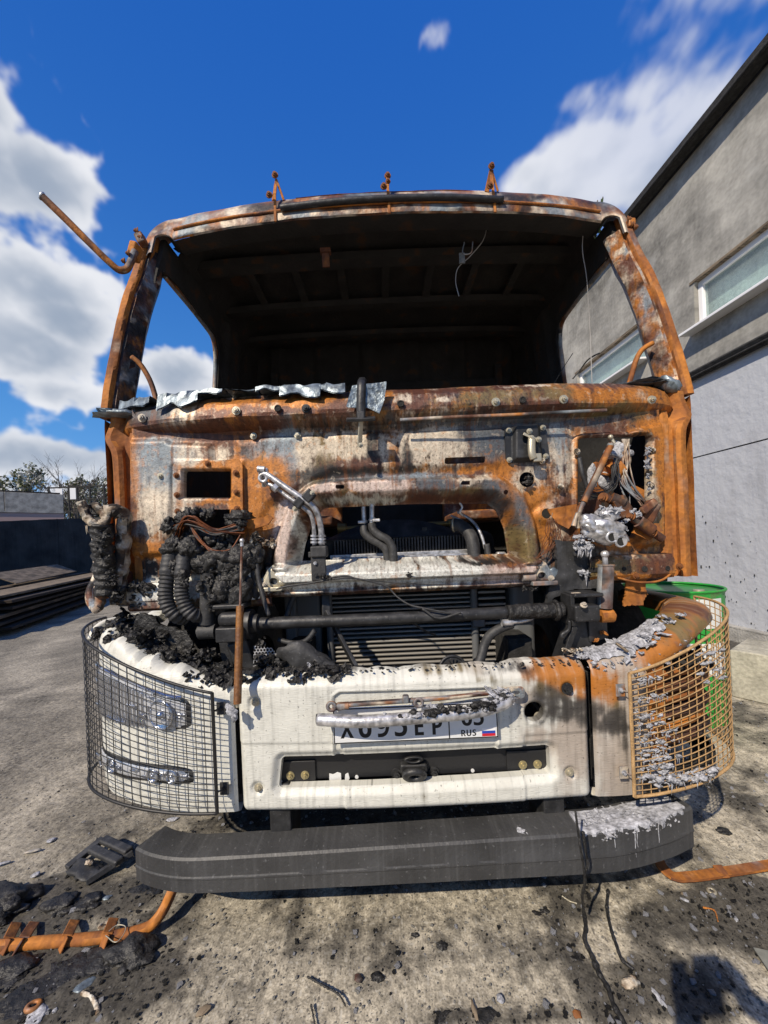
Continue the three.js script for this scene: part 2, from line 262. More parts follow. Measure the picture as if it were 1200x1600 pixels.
function loft(rows, { close = false, caps = false, crease = 0.6, uv } = {}) {   // a skin over rows of points
  const n = rows[0].length, pos = rows.flat(2), idx = [], m = close ? n : n - 1;
  for (let i = 0; i < rows.length - 1; i++) for (let j = 0; j < m; j++) { const a = i * n + j, b = i * n + (j + 1) % n, c = a + n, d = b + n; idx.push(a, c, b, b, c, d); }
  if (caps && close) for (const [i, f] of [[0, 1], [rows.length - 1, 0]]) { const cx = [0, 1, 2].map((k) => rows[i].reduce((s, p) => s + p[k], 0) / n), q = pos.length / 3; pos.push(...cx); for (let j = 0; j < n; j++) { const a = i * n + j, b = i * n + (j + 1) % n; f ? idx.push(q, a, b) : idx.push(q, b, a); } }
  let g = new THREE.BufferGeometry(); g.setAttribute('position', new THREE.Float32BufferAttribute(pos, 3));
  if (uv) { const u = []; for (let i = 0; i < pos.length / 3; i++) u.push(...uv(pos[i * 3], pos[i * 3 + 1], pos[i * 3 + 2], Math.floor(i / n), i % n)); g.setAttribute('uv', new THREE.Float32BufferAttribute(u, 2)); }
  g.setIndex(idx); g = toCreasedNormals(g, crease); if (uv) g.userData.ownUV = true; return g;
}
function polySdf(poly) {                        // signed distance to a closed outline, negative inside
  return (x, y) => { let d = 1e9, s = 1; for (let i = 0, j = poly.length - 1; i < poly.length; j = i++) { const [ax, ay] = poly[i], [bx, by] = poly[j], ex = bx - ax, ey = by - ay, wx = x - ax, wy = y - ay, t = clamp((wx * ex + wy * ey) / (ex * ex + ey * ey)), dx = wx - ex * t, dy = wy - ey * t; d = Math.min(d, dx * dx + dy * dy); const c1 = y >= ay, c2 = y < by, c3 = ex * wy > ey * wx; if ((c1 && c2 && c3) || (!c1 && !c2 && !c3)) s = -s; } return s * Math.sqrt(d); };
}
const rectPoly = (x0, y0, x1, y1) => [[x0, y0], [x1, y0], [x1, y1], [x0, y1]];
// a pressed sheet: heights z(x, y) over a grid, cut where solid(x, y) < 0, its cut edges turned back by th
function sheet({ x0, x1, y0, y1, step, z, solid = () => 1, th = 0.006, uv, place = (x, y, h) => [x, y, h], crease = 0 }) {
  const nx = Math.ceil((x1 - x0) / step), ny = Math.ceil((y1 - y0) / step), sd = new Float32Array((nx + 1) * (ny + 1)), px = [], py = [];
  for (let j = 0; j <= ny; j++) for (let i = 0; i <= nx; i++) { let x = x0 + (x1 - x0) * i / nx, y = y0 + (y1 - y0) * j / ny; const k = j * (nx + 1) + i, s = sd[k] = solid(x, y); if (s < 0 && s > -2 * step) { const e = step * 0.2, gx = (solid(x + e, y) - solid(x - e, y)) / (2 * e), gy = (solid(x, y + e) - solid(x, y - e)) / (2 * e), q = gx * gx + gy * gy || 1; x -= gx * s / q; y -= gy * s / q; } px[k] = x; py[k] = y; }
  const idx = [], edges = new Map(), map = new Map(), pos = [], uvs = [];
  const vert = (k) => { if (!map.has(k)) { map.set(k, pos.length / 3); pos.push(...place(px[k], py[k], z(px[k], py[k]))); uvs.push(...uv(px[k], py[k])); } return map.get(k); };
  const tri = (a, b, c) => { if (sd[a] <= 0 && sd[b] <= 0 && sd[c] <= 0) return; const A = vert(a), B = vert(b), C = vert(c); idx.push(A, B, C); for (const [p, q] of [[A, B], [B, C], [C, A]]) { const r = q * 1e6 + p; if (edges.has(r)) edges.delete(r); else edges.set(p * 1e6 + q, [p, q]); } };
  for (let j = 0; j < ny; j++) for (let i = 0; i < nx; i++) { const a = j * (nx + 1) + i, b = a + 1, c = a + nx + 1, d = c + 1; if ((i + j) & 1) { tri(a, b, c); tri(b, d, c); } else { tri(a, b, d); tri(a, d, c); } }
  let g = new THREE.BufferGeometry(); g.setAttribute('position', new THREE.Float32BufferAttribute(pos, 3)); g.setAttribute('uv', new THREE.Float32BufferAttribute(uvs, 2)); g.setIndex(idx);
  if (crease) g = toCreasedNormals(g, crease); else { g.computeVertexNormals(); g = g.toNonIndexed(); }
  if (th) { const P = [], U = []; for (const [p, q] of edges.values()) { const a = pos.slice(p * 3, p * 3 + 3), b = pos.slice(q * 3, q * 3 + 3), n = place(0, 0, 0), m = place(0, 0, th), o = [n[0] - m[0], n[1] - m[1], n[2] - m[2]], c = [a[0] + o[0], a[1] + o[1], a[2] + o[2]], d = [b[0] + o[0], b[1] + o[1], b[2] + o[2]]; P.push(...a, ...c, ...b, ...b, ...c, ...d); const ua = uvs.slice(p * 2, p * 2 + 2), ub = uvs.slice(q * 2, q * 2 + 2); U.push(...ua, ...ua, ...ub, ...ub, ...ua, ...ub); } if (P.length) { const e = new THREE.BufferGeometry(); e.setAttribute('position', new THREE.Float32BufferAttribute(P, 3)); e.setAttribute('uv', new THREE.Float32BufferAttribute(U, 2)); e.computeVertexNormals(); g = mergeGeometries([g, e]); } }
  g.userData.ownUV = true; return g;
}
function boltGeo(r) { const w = new THREE.CylinderGeometry(r * 1.35, r * 1.45, r * 0.35, 18).rotateX(Math.PI / 2).translate(0, 0, r * 0.17), h = new THREE.CylinderGeometry(r * 0.92, r, r * 0.9, 6).rotateX(Math.PI / 2).rotateZ(0.3).translate(0, 0, r * 0.75), s = new THREE.CylinderGeometry(r * 0.45, r * 0.5, r * 0.5, 10).rotateX(Math.PI / 2).translate(0, 0, r * 1.35); return mergeGeometries([w, h, s].map((g) => clean(g))); }
const BOLT = {};
function bolt(p, r, mat, parent, rot) { const key = r.toFixed(4); const g = BOLT[key] ??= Object.assign(boltGeo(r), { userData: { ownUV: true } }); const m = new THREE.Mesh(g, mat); m.name = numbered('bolt'); m.castShadow = m.receiveShadow = true; m.position.set(...p); m.rotation.set(...(rot ?? [0, 0, r0(p) * 6])); parent.add(m); return m; }
const r0 = (p) => { const s = Math.sin(p[0] * 127.1 + p[1] * 311.7) * 43758.5; return s - Math.floor(s); };
// ================================================================== the place: ground, building, walls, trees
const gnd = (px, py, y = 0) => { const u = px - 600, v = py - 847, a = u * CR - v * SR, b = u * SR + v * CR, d = (EYE - y) * 600 / b; return [a * d / 600, y, -d]; };
// dark ash and pale ash on the yard: x, z, half sizes, strength
const ASH = [[100, 1400, 0.22, 0.10, 1.1], [40, 1440, 0.2, 0.1, 1.2], [190, 1400, 0.14, 0.08, 1], [60, 1540, 0.26, 0.12, 1.3], [170, 1545, 0.16, 0.08, 1.1], [200, 1490, 0.1, 0.05, 0.9], [230, 1440, 0.08, 0.05, 0.6], [1110, 1440, 0.22, 0.12, 1.0], [1180, 1400, 0.2, 0.1, 0.9], [1050, 1540, 0.2, 0.10, 0.9], [1000, 1470, 0.1, 0.08, 0.6], [700, 1596, 0.10, 0.03, 0.7], [850, 1596, 0.16, 0.04, 0.7], [930, 1560, 0.05, 0.12, 0.9], [900, 1420, 0.12, 0.08, 0.7], [880, 1490, 0.06, 0.04, 0.6], [1120, 1210, 0.3, 0.5, 0.5], [30, 1100, 1.2, 0.5, 0.35], [60, 1230, 0.5, 0.3, 0.2], [130, 960, 3, 1.5, 0.35], [1160, 1120, 0.6, 0.5, 0.6]].map(([x, y, a, b, s]) => { const p = gnd(x, y); return [p[0], p[2], a, b, s]; });
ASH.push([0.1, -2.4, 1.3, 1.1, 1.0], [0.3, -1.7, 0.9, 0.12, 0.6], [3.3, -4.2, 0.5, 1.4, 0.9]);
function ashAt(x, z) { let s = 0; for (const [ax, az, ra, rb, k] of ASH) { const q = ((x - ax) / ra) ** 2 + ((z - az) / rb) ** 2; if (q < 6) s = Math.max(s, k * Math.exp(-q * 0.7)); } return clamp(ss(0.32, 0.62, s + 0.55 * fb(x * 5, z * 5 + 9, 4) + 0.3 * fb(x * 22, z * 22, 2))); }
const heightAt = (x, z) => { const near = Math.exp(-((x * x + (z + 1.5) ** 2) / 30)); return near * (0.012 * fb(x * 2.2, z * 2.2, 3) + 0.007 * fb(x * 11, z * 11, 3)) + 0.018 * ashAt(x, z) * (0.35 + 0.8 * Math.max(0, fb(x * 14 + 3, z * 14, 3))) * (Math.abs(x - 0.1) < 0.75 && z < -1.7 ? 0.3 : 1); };
{
  T.ground = colorTex(2048, 2048, (u, v) => {
    const n = fb(u * 5, v * 5, 6, 5), m = fb(u * 18 + 4, v * 18, 5, 18), s = fb(u * 110, v * 110, 3, 110), q = pn(u * 200 + 3, v * 200, 200), p2 = pn(u * 90 + 9, v * 90, 90);
    let c = mul3([0.41, 0.37, 0.29], clamp(0.92 + 0.45 * n + 0.40 * m + 0.8 * s, 0.2, 2));
    const r4 = pn(u * 430, v * 430, 430), r8 = pn(u * 800 + 5, v * 800, 800); c = mul3(c, 1 + 0.42 * r4 + 0.34 * r8 + 0.25 * fb(u * 40 + 3, v * 40, 3, 40)); if (r4 > 0.62) c = mix3(c, [0.55, 0.52, 0.45], 0.6); if (r4 < -0.66) c = mix3(c, [0.07, 0.065, 0.06], 0.6);
    if (q > 0.5) c = mix3(c, [0.5, 0.47, 0.40], 0.75); if (q < -0.55) c = mix3(c, [0.06, 0.055, 0.05], 0.7);
    if (p2 > 0.66) c = mix3(c, [0.44, 0.41, 0.34], 0.7);
    return c;
  });
  M.ground = bump(std({ map: T.ground, vertexColors: true, roughness: 0.95 }), grain, 5, 0.006);
  M.ground.bumpMap = rep(greyTex(1024, 1024, (u, v) => 0.45 + 0.5 * fb(u * 60, v * 60, 5, 60)), 1); M.ground.bumpScale = 0.009;
  const N = 230, warp = (t) => 4.2 * t + 240 * Math.pow(t, 7), pos = [], uv = [], col = [], idx = [];
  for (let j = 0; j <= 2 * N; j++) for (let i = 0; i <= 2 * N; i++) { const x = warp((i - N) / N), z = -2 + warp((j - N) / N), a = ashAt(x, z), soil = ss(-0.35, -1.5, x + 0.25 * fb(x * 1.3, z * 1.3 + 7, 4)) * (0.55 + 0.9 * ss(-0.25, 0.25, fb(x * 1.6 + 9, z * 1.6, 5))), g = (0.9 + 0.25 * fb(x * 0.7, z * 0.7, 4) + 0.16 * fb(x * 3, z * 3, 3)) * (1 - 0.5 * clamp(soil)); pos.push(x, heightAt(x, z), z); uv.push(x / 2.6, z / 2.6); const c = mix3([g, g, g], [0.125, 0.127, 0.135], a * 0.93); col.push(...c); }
  for (let j = 0; j < 2 * N; j++) for (let i = 0; i < 2 * N; i++) { const a = j * (2 * N + 1) + i, b = a + 1, c = a + 2 * N + 1, d = c + 1; idx.push(a, c, b, b, c, d); }
  const g = new THREE.BufferGeometry(); g.setAttribute('position', new THREE.Float32BufferAttribute(pos, 3)); g.setAttribute('uv', new THREE.Float32BufferAttribute(uv, 2)); g.setAttribute('color', new THREE.Float32BufferAttribute(col, 3)); g.setIndex(idx); g.computeVertexNormals();
  const ground = new THREE.Mesh(g, M.ground); ground.name = 'ground'; ground.receiveShadow = true; ground.userData.label = 'sandy concrete yard strewn with ash'; scene.add(struct(ground));
}
// ---- grey building on the right
{
  const b = thing('grey_building', 'grey rendered building with strip windows and white painted lower wall', 'building', [3.8, 0, -3.7], THREE.MathUtils.degToRad(3.2));
  T.plaster = colorTex(1536, 768, (u, v) => {
    const x = u * 20, y = v * 3, wx = x + 0.3 * fb(x * 0.8, y * 0.8, 3), n = fb(wx * 0.8, y * 1.0 + 3, 5), m = fb(wx * 2.6 + 9, y * 2.6, 5), st = fb(x * 5, y * 0.7, 4), s = fb(x * 24, y * 24, 3);
    let c = mul3([0.31, 0.30, 0.27], clamp(0.85 + 0.75 * n + 0.5 * m + 0.3 * s + 0.25 * st, 0.35, 1.7));
    c = mul3(c, 1 + 0.35 * fb(x * 1.3 + 3 * fb(x * 2, y * 2, 2), y * 5, 4));
    const w = ss(0.16, 0.4, fb(wx * 1.3 + 50, y * 1.6, 5)); return mix3(c, [0.42, 0.415, 0.39], 0.45 * w);
  }, false);
  M.plaster = bump(std({ map: T.plaster, roughness: 0.93 }), lumpy, 1, 0.02);
  T.white = colorTex(1024, 1024, (u, v) => { const n = fb(u * 4, v * 4, 6, 4), st = fb(u * 30, v * 3, 4, 30), s = fb(u * 60, v * 60, 2, 60), m = fb(u * 11, v * 11, 4, 11); let c = mul3([0.44, 0.455, 0.485], clamp(1 + 0.28 * n + 0.22 * st + 0.12 * m)); return c; });
  M.whiteWall = bump(std({ map: rep(T.white, 0.4), roughness: 0.75 }), lumpy, 2, 0.006);
  const y0 = 2.98, y1 = 5.66, Z0 = -11, Z1 = 7;
  const wins = [[-0.86, 1.7, 3.56, 4.14], [-3.35, -1.65, 3.62, 4.16], [-7.6, -5.2, 3.62, 4.16]];
  const win = (z, y) => Math.min(...wins.map(([a, c, e, f]) => Math.max(a - z, z - c, e - y, y - f)));
  add('rendered_wall', sheet({ x0: Z0, x1: Z1, y0, y1, step: 0.04, z: (z, y) => 0.012 * fb(z * 1.2, y * 1.2, 4) + 0.004 * fb(z * 5, y * 5, 3), solid: (z, y) => win(z, y), th: 0.16, uv: (z, y) => [(z - Z0) / (Z1 - Z0), (y - 2.9) / 2.9], place: (z, y, h) => [0.05 - h, y, z] }), M.plaster, b);
  // solid back of the building, with openings left behind the windows
  add('rear_wall', [box(0.2, 5.6, Z1 - Z0, 3.2, 2.8, (Z0 + Z1) / 2, 0), box(3.2, 5.6, 0.2, 1.6 + 0.1, 2.8, Z0 + 0.1, 0), box(3.2, 5.6, 0.2, 1.6 + 0.1, 2.8, Z1 - 0.1, 0)], M.plaster, b);
  add('roof', [box(3.4, 0.12, Z1 - Z0 + 0.3, 1.74, 5.68, (Z0 + Z1) / 2, 0)], M.soot, b);
  add('roof_edge', [box(0.14, 0.10, Z1 - Z0 + 0.3, -0.05, 5.67, (Z0 + Z1) / 2, 0.01), tube([...Array(60).keys()].map((i) => [-0.115, 5.63 + 0.02 * fb(i * 0.9, 3, 2), Z0 + (Z1 - Z0) * i / 59]), 0.02, 200, 6)], M.soot, b, 'black tarred edge of the flat roof');
  const frameM = std({ color: new THREE.Color().setRGB(0.8, 0.8, 0.8), roughness: 0.45 });
  M.pane = new THREE.MeshPhysicalMaterial({ color: new THREE.Color().setRGB(0.8, 0.86, 0.86), transmission: 0.92, thickness: 0, roughness: 0.22, ior: 1.5 });
  const paleBoard = bump(std({ map: rep(T.concrete, 0.6), color: new THREE.Color().setRGB(2.1, 2.3, 2.3), roughness: 0.9 }), grain, 2, 0.002);  // added pale board behind each pane, coloured bright so the glass looks lit
  wins.forEach(([a, c, e, f], i) => {
    const zc = (a + c) / 2, w = c - a, yc = (e + f) / 2, h = f - e, t = 0.06;
    const fr = add('window', [box(0.07, t, w, 0.135, f - t / 2, zc, 0.006), box(0.07, t, w, 0.135, e + t / 2, zc, 0.006), box(0.07, h - 2 * t, t, 0.135, yc, a + t / 2, 0.006), box(0.07, h - 2 * t, t, 0.135, yc, c - t / 2, 0.006)], frameM, b, ['white framed strip window nearest the camera', 'white framed strip window seen through the cab', 'white framed strip window farthest along the wall'][i]);
    add('pane', box(0.008, h - 2 * t, w - 2 * t, 0.14, yc, zc, 0), M.pane, fr);
    add('sill', box(0.24, 0.03, w + 0.12, 0.005, e - 0.012, zc, 0.006, [0, 0, 0.06]), frameM, fr);
    add('added_pale_board', box(0.02, h + 0.3, w + 0.3, 0.235, yc, zc, 0), paleBoard, fr);
    add('lintel_board', box(0.16, 0.035, w + 0.1, 0.12, f + 0.014, zc, 0.004), M.wood, fr);
  });
  add('flashing', [box(0.14, 0.10, Z1 - Z0, -0.03, 3.03, (Z0 + Z1) / 2, 0.012, [0, 0, 0.5]), tube([...Array(80).keys()].map((i) => [-0.095, 2.985 + 0.012 * fb(i * 0.8, 9, 2), Z0 + (Z1 - Z0) * i / 79]), 0.012, 240, 6)], M.soot, b, 'black tarred ledge above the white wall');
  const lower = (ya, yb, za, zb, k) => add('painted_panel', sheet({ x0: za, x1: zb, y0: ya, y1: yb, step: 0.06, z: (z, y) => 0.004 * fb(z * 2, y * 2 + k, 3), th: 0.05, uv: (z, y) => [z / 1.1, y / 1.1], place: (z, y, h) => [-0.02 - h, y, z] }), M.whiteWall, b);
  for (let i = 0; i < 6; i++) { const za = Z0 + 3 * i, zb = za + 3 - 0.012; lower(2.075, 2.97, za, zb, i); lower(0.16, 2.06, za, zb, i + 9); }
  add('panel_backing', box(0.12, 2.9, Z1 - Z0, 0.06, 1.5, (Z0 + Z1) / 2, 0), M.soot, b);
  // grime matter splashed up the foot of the wall
  const rr = rng(7), gr = []; for (let i = 0; i < 170; i++) { const z = -1.7 + 1.6 * rr(), y = 0.16 + Math.pow(rr(), 2.2) * (1.3 - 0.5 * Math.abs(z + 0.9)); gr.push(new THREE.CircleGeometry(0.002 + 0.009 * Math.pow(rr(), 3), 7).scale(1, 0.6 + rr() * 1.4, 1).rotateY(-Math.PI / 2).translate(-0.0255 - 0.002, y, z)); }
  const spat = add('grime_spots', gr, M.soot, b); spat.userData.kind = 'stuff';
  add('plinth', [sheet({ x0: Z0, x1: Z1, y0: 0, y1: 0.16, step: 0.05, z: (z, y) => 0.015 * fb(z * 3, y * 6, 3), th: 0.09, uv: (z, y) => [z, y], place: (z, y, h) => [-0.09 - h, y, z] }), box(0.09, 0.02, Z1 - Z0, -0.05, 0.155, (Z0 + Z1) / 2, 0.004)], M.concrete, b);
}
// added tall house, out of view on the left, to shade the dark wall
{
  const h = thing('added_shade_house', 'added unseen house at the far left, put in to shade the dark wall', 'building', [-13.25, 0, -6]);
  const br = bump(std({ map: rep(T.concrete, 0.5), color: new THREE.Color().setRGB(0.75, 0.4, 0.3), roughness: 0.9 }), grain, 3, 0.004);
  add('added_house_wall', [box(8, 7, 0.3, -4, 3.5, -2.85, 0), box(8, 7, 0.3, -4, 3.5, 2.85, 0), box(0.3, 7, 5.4, -0.15, 3.5, 0, 0), box(0.3, 7, 5.4, -7.85, 3.5, 0, 0)], br, h); add('roof', box(8.3, 0.2, 6.3, -4, 7.1, 0, 0.02), M.soot, h);
  for (const y of [1.6, 4.4]) for (const z of [-1.4, 1.4]) { const f = add('window', [box(0.06, 1.3, 0.06, 0.02, y, z - 0.45, 0.004), box(0.06, 1.3, 0.06, 0.02, y, z + 0.45, 0.004), box(0.06, 0.06, 0.84, 0.02, y + 0.62, z, 0.004), box(0.06, 0.06, 0.84, 0.02, y - 0.62, z, 0.004)], M.paint, h); add('pane', box(0.01, 1.18, 0.84, 0.012, y, z, 0), std({ color: new THREE.Color().setRGB(0.03, 0.035, 0.04), roughness: 0.1 }), f); }
}
// weeds on the roof edge
{
  const leafy = (n, seed, w, h) => { const r = rng(seed), st = [], lf = []; for (let i = 0; i < n; i++) { const a = r() * 6.28, L = h * (0.5 + 0.5 * r()), tip = [Math.cos(a) * w * (0.3 + r()), L, Math.sin(a) * w * (0.3 + r())]; st.push(tube([[0, 0, 0], [tip[0] * 0.4, L * 0.6, tip[2] * 0.4], tip], 0.008, 6, 5)); for (let k = 0; k < 9; k++) { const t = 0.35 + 0.65 * r(), q = new THREE.PlaneGeometry(0.05, 0.10, 1, 1).rotateX(r() * 3).rotateY(r() * 6).rotateZ(r() * 3); lf.push(q.translate(tip[0] * t + (r() - 0.5) * 0.1, tip[1] * t + (r() - 0.5) * 0.08, tip[2] * t + (r() - 0.5) * 0.1)); } } return [st, lf]; };
  M.leaf = new THREE.MeshPhysicalMaterial({ color: new THREE.Color().setRGB(0.06, 0.10, 0.03), roughness: 0.8, transmission: 0.3, thickness: 0, side: THREE.DoubleSide });
  const [st, lf] = leafy(10, 3, 0.3, 0.75); const p = [3.60, 5.79, -6.2];
  const t = thing('roof_weed', 'small weed growing on the roof edge above the cab corner', 'plant', p); add('stem', st, M.wood, t); add('leaves', lf, M.leaf, t);
}
// ---- left side: dark wall, plank stack, concrete shed, metal frame, trees
{
  M.darkSlab = bump(std({ map: rep(T.darkMottle, 0.4), roughness: 0.9 }), lumpy, 1, 0.012);
  const w = thing('dark_wall', 'long dark concrete wall behind the plank stack', 'wall', [-12, 0, -13]);
  for (let i = 0; i < 9; i++) { const a = -14 + 2.5 * i, top = 2.46 + 0.03 * pn(i * 1.7, 3); add('wall_slab', sheet({ x0: a, x1: a + 2.485, y0: 0, y1: 2.52, step: 0.09, z: (x, y) => 0.02 * fb(x * 1.5, y * 1.5, 3) + 0.012 * pn(i * 2.3, 8), solid: (x, y) => top + 0.02 * fb(x * 3, 1, 3) - y, th: 0.2, uv: (x, y) => [x / 1.2, y / 1.2] }), M.darkSlab, w); } add('wall_rear', box(22.8, 2.4, 0.15, -2.5, 1.2, -0.3, 0), M.darkSlab, w);
  // planks: rows of boards lying along the wall, going away from the yard
  const rr = rng(52), A = [-6.62, 0, -5.9], ang = Math.atan2(-1.9, -4.9);
  const shadedWood = std({ map: T.wood, color: new THREE.Color().setRGB(0.16, 0.14, 0.13), roughness: 0.9 });  // darker copy of the wood: shade painted into lower boards and bearers
  const woods = [M.wood, shadedWood, shadedWood, std({ map: T.wood, color: new THREE.Color().setRGB(0.5, 0.46, 0.42), roughness: 0.9 })]; const protos = [];
  const names = ['lowest', 'second lowest', 'third', 'fourth', 'fifth', 'topmost'];
  for (let layer = 0; layer < 6; layer++) for (let k = 0; k < 3; k++) {
    const L = 5.9 + rr() * 1.7, g = box(0.30 + 0.06 * rr(), 0.04 + 0.025 * rr(), L, 0, 0, 0, 0.006), off = (rr() - 0.5) * 1.3, y = 0.09 + layer * 0.105 + (k === 0 ? 0 : 0.004 * k), x = (k - 0.5) * 0.37 - 0.10 + (rr() - 0.5) * 0.2;
    const m = add('plank', g, layer === 5 ? (k ? M.wood : woods[3]) : woods[(layer + k) % 4 === 0 ? 3 : 1 + (k % 2)]); tag(m, ['weathered plank in the front row, ', 'weathered plank in the middle row, ', 'weathered plank in the back row, '][2 - k] + names[layer] + ' layer of the stack', 'plank', 'planks stacked by the dark wall');
    const dir = [Math.sin(ang), Math.cos(ang)], nrm = [dir[1], -dir[0]]; m.rotation.y = ang + (rr() - 0.5) * 0.05; m.rotation.x = layer === 5 ? 0.010 : (rr() - 0.5) * 0.012; m.rotation.z = (rr() - 0.5) * 0.08;
    m.position.set(A[0] + dir[0] * (2.9 + off) - nrm[0] * x, y, A[2] + dir[1] * (2.9 + off) - nrm[1] * x);
  }
  for (let i = 0; i < 3; i++) { const s = 0.6 + i * 2.3, g = box(1.15, 0.06, 0.09, 0, 0, 0, 0.004), m = add('bearer', g, shadedWood); m.rotation.y = ang; m.position.set(A[0] + Math.sin(ang) * s, 0.032, A[2] + Math.cos(ang) * s); tag(m, ['nearest', 'middle', 'farthest'][i] + ' timber bearer under the plank stack', 'timber', 'bearers under the planks'); }
  const board = add('loose_board', box(0.02, 0.5, 3.4, 0, 0, 0, 0.003), M.wood); board.rotation.set(0.02, ang + 0.02, -1.1); board.position.set(A[0] + Math.sin(ang) * 3.6 - 0.4, 0.83, A[2] + Math.cos(ang) * 3.6); tag(board, 'thin loose board lying tilted on top of the planks', 'board');
  // pale concrete shed beyond the wall
  const shed = thing('concrete_shed', 'low pale concrete shed behind the dark wall with pinkish base', 'building', [-15.1, 0, -18.2], Math.PI / 4);
  const pc = bump(std({ map: T.concrete, color: new THREE.Color().setRGB(1.25, 1.22, 1.15), roughness: 0.9 }), grain, 2, 0.004), pink = std({ color: new THREE.Color().setRGB(0.55, 0.38, 0.32), roughness: 0.9 });
  for (let i = 0; i < 4; i++) { add('wall_panel', box(1.98, 0.9, 0.2, -1 - 2 * i, 3.66, -0.1, 0.01), pc, shed); add('wall_panel', box(0.2, 0.9, 1.98, -0.1, 3.657, -1.22 - 2 * i, 0.01), pc, shed); }
  add('pink_base', [box(8, 3.2, 0.17, -4, 1.60, -0.12, 0), box(0.17, 3.2, 8, -0.13, 1.598, -4.2, 0)], pink, shed); add('roof', box(8, 0.1, 8.2, -4.1, 4.14, -4.2, 0), M.soot, shed);
  { const q = thing('rubble_heap', 'small heap of pale rubble on the ledge by the shed corner', 'rubble', [-13.9, 3.3, -18.6]); add('heap', [lump(rr, 0.12, [1, 0.6, 1], 0.4, 2), lump(rr, 0.10, [1, 0.6, 1], 0.4, 2).translate(0.24, 0, 0)], M.concrete, q); q.userData.label = 'pair of pale stones on the ledge by the shed corner'; q.name = 'stones'; q.userData.category = 'stones'; add('ledge', box(1.6, 0.1, 0.4, 0.5, -0.10, 0, 0.01), M.darkSlab, q); }
  // open steel frame behind the shed
  const fr = thing('metal_gantry', 'open dark steel frame standing behind the shed', 'gantry', [-23.4, 0, -27]);
  const post = add('post', box(0.10, 6.1, 0.10, 0, 3.05, 0, 0.01), M.soot, fr); for (const x of [1.4, 2.0, 2.9, 3.9, 4.9, 5.9, 6.5]) { const m = again(post, fr, [x, x > 6 ? -0.5 : 0, 0]); }
  add('rail', box(6.1, 0.09, 0.09, 2.9, 6.0, 0, 0.01), M.soot, fr); add('rail', box(6.6, 0.07, 0.07, 3.2, 5.1, 0.02, 0.01), M.soot, fr); add('rail', box(6.6, 0.07, 0.07, 3.2, 4.3, 0.02, 0.01), M.soot, fr); add('brace', bar([2.9, 5.9, 0.1], [5.0, 4.4, 0.1], 0.06), M.soot, fr);
  const wp = std({ color: new THREE.Color().setRGB(0.6, 0.62, 0.64), roughness: 0.6 }); add('white_panel', box(0.5, 0.85, 0.05, 0.72, 5.5, 0.0, 0.01), wp, fr); add('white_panel', box(0.42, 0.85, 0.05, 1.7, 5.5, 0.0, 0.01), wp, fr);
  // trees beyond
  M.blossom = new THREE.MeshPhysicalMaterial({ color: new THREE.Color().setRGB(0.55, 0.55, 0.50), roughness: 0.9, transmission: 0.3, thickness: 0, side: THREE.DoubleSide });
  M.bark = std({ color: new THREE.Color().setRGB(0.09, 0.075, 0.065), roughness: 0.95 });
  M.spring = new THREE.MeshPhysicalMaterial({ color: new THREE.Color().setRGB(0.085, 0.10, 0.03), roughness: 0.8, transmission: 0.3, thickness: 0, side: THREE.DoubleSide });
  function tree(at, h, spread, kind, seed, label) {
    const r = rng(seed), t = thing(kind === 0 ? 'bare_tree' : 'blossoming_tree', label, 'tree', at), limbs = [], tips = [];
    const grow = (p, d, L, rad, depth) => { const q = [p[0] + d[0] * L, p[1] + d[1] * L, p[2] + d[2] * L], m = [(p[0] + q[0]) / 2 + (r() - 0.5) * L * 0.15, (p[1] + q[1]) / 2, (p[2] + q[2]) / 2 + (r() - 0.5) * L * 0.15]; limbs.push(tube([p, m, q], (s) => rad * (1 - 0.4 * s), depth > 3 ? 3 : 6, depth > 3 ? 4 : 6, false)); if (depth >= 2) tips.push(m, q); if (depth < 5) { const n = depth === 0 ? 5 : 3; for (let i = 0; i < n; i++) { const a = r() * 6.28, k = (0.45 + r() * 0.5) * spread, e = [d[0] + Math.cos(a) * k, d[1] * 0.75 + 0.22 + r() * 0.15, d[2] + Math.sin(a) * k], l = Math.hypot(...e); const s = 0.5 + 0.5 * r(); grow([p[0] + (q[0] - p[0]) * s, p[1] + (q[1] - p[1]) * s, p[2] + (q[2] - p[2]) * s], e.map((x) => x / l), L * (0.56 + 0.2 * r()), rad * 0.5, depth + 1); } } };
    grow([0, 0, 0], [0, 1, 0], h * 0.42, h * 0.016, 0);
    add('trunk', limbs.slice(0, 1), M.bark, t); add('branches', limbs.slice(1), M.bark, t);
    if (kind) for (const [nm, m, share] of [['leaves', M.spring, 0.65], ['blossom', M.blossom, 0.5]]) { const g = []; for (const p of tips) for (let k = 0; k < 6; k++) if (r() < share * (kind === 2 ? 1 : 0.8)) { const s = 0.07 + 0.09 * r(); g.push(new THREE.PlaneGeometry(s, s * 1.5).rotateX(r() * 6).rotateY(r() * 6).translate(p[0] + (r() - 0.5) * 0.5, p[1] + (r() - 0.5) * 0.5, p[2] + (r() - 0.5) * 0.5)); } add(nm, g, m, t); }
    return t;
  }
  tree([-24.6, 0, -31], 9.6, 0.75, 0, 11, 'tall bare tree rising behind the steel frame');
  tree([-25.2, 0, -35], 8.6, 0.9, 2, 12, 'green tree with white blossom next to the truck post');
  tree([-30.5, 0, -32], 9.2, 0.9, 1, 13, 'half bare blossoming tree at the far left edge');
  tree([-33, 0, -36], 11, 0.8, 0, 14, 'bare tree at the far left edge behind the blossom');
  tree([-29.5, 0, -40], 8.2, 0.9, 1, 15, 'low blossoming tree behind the open steel frame');
}
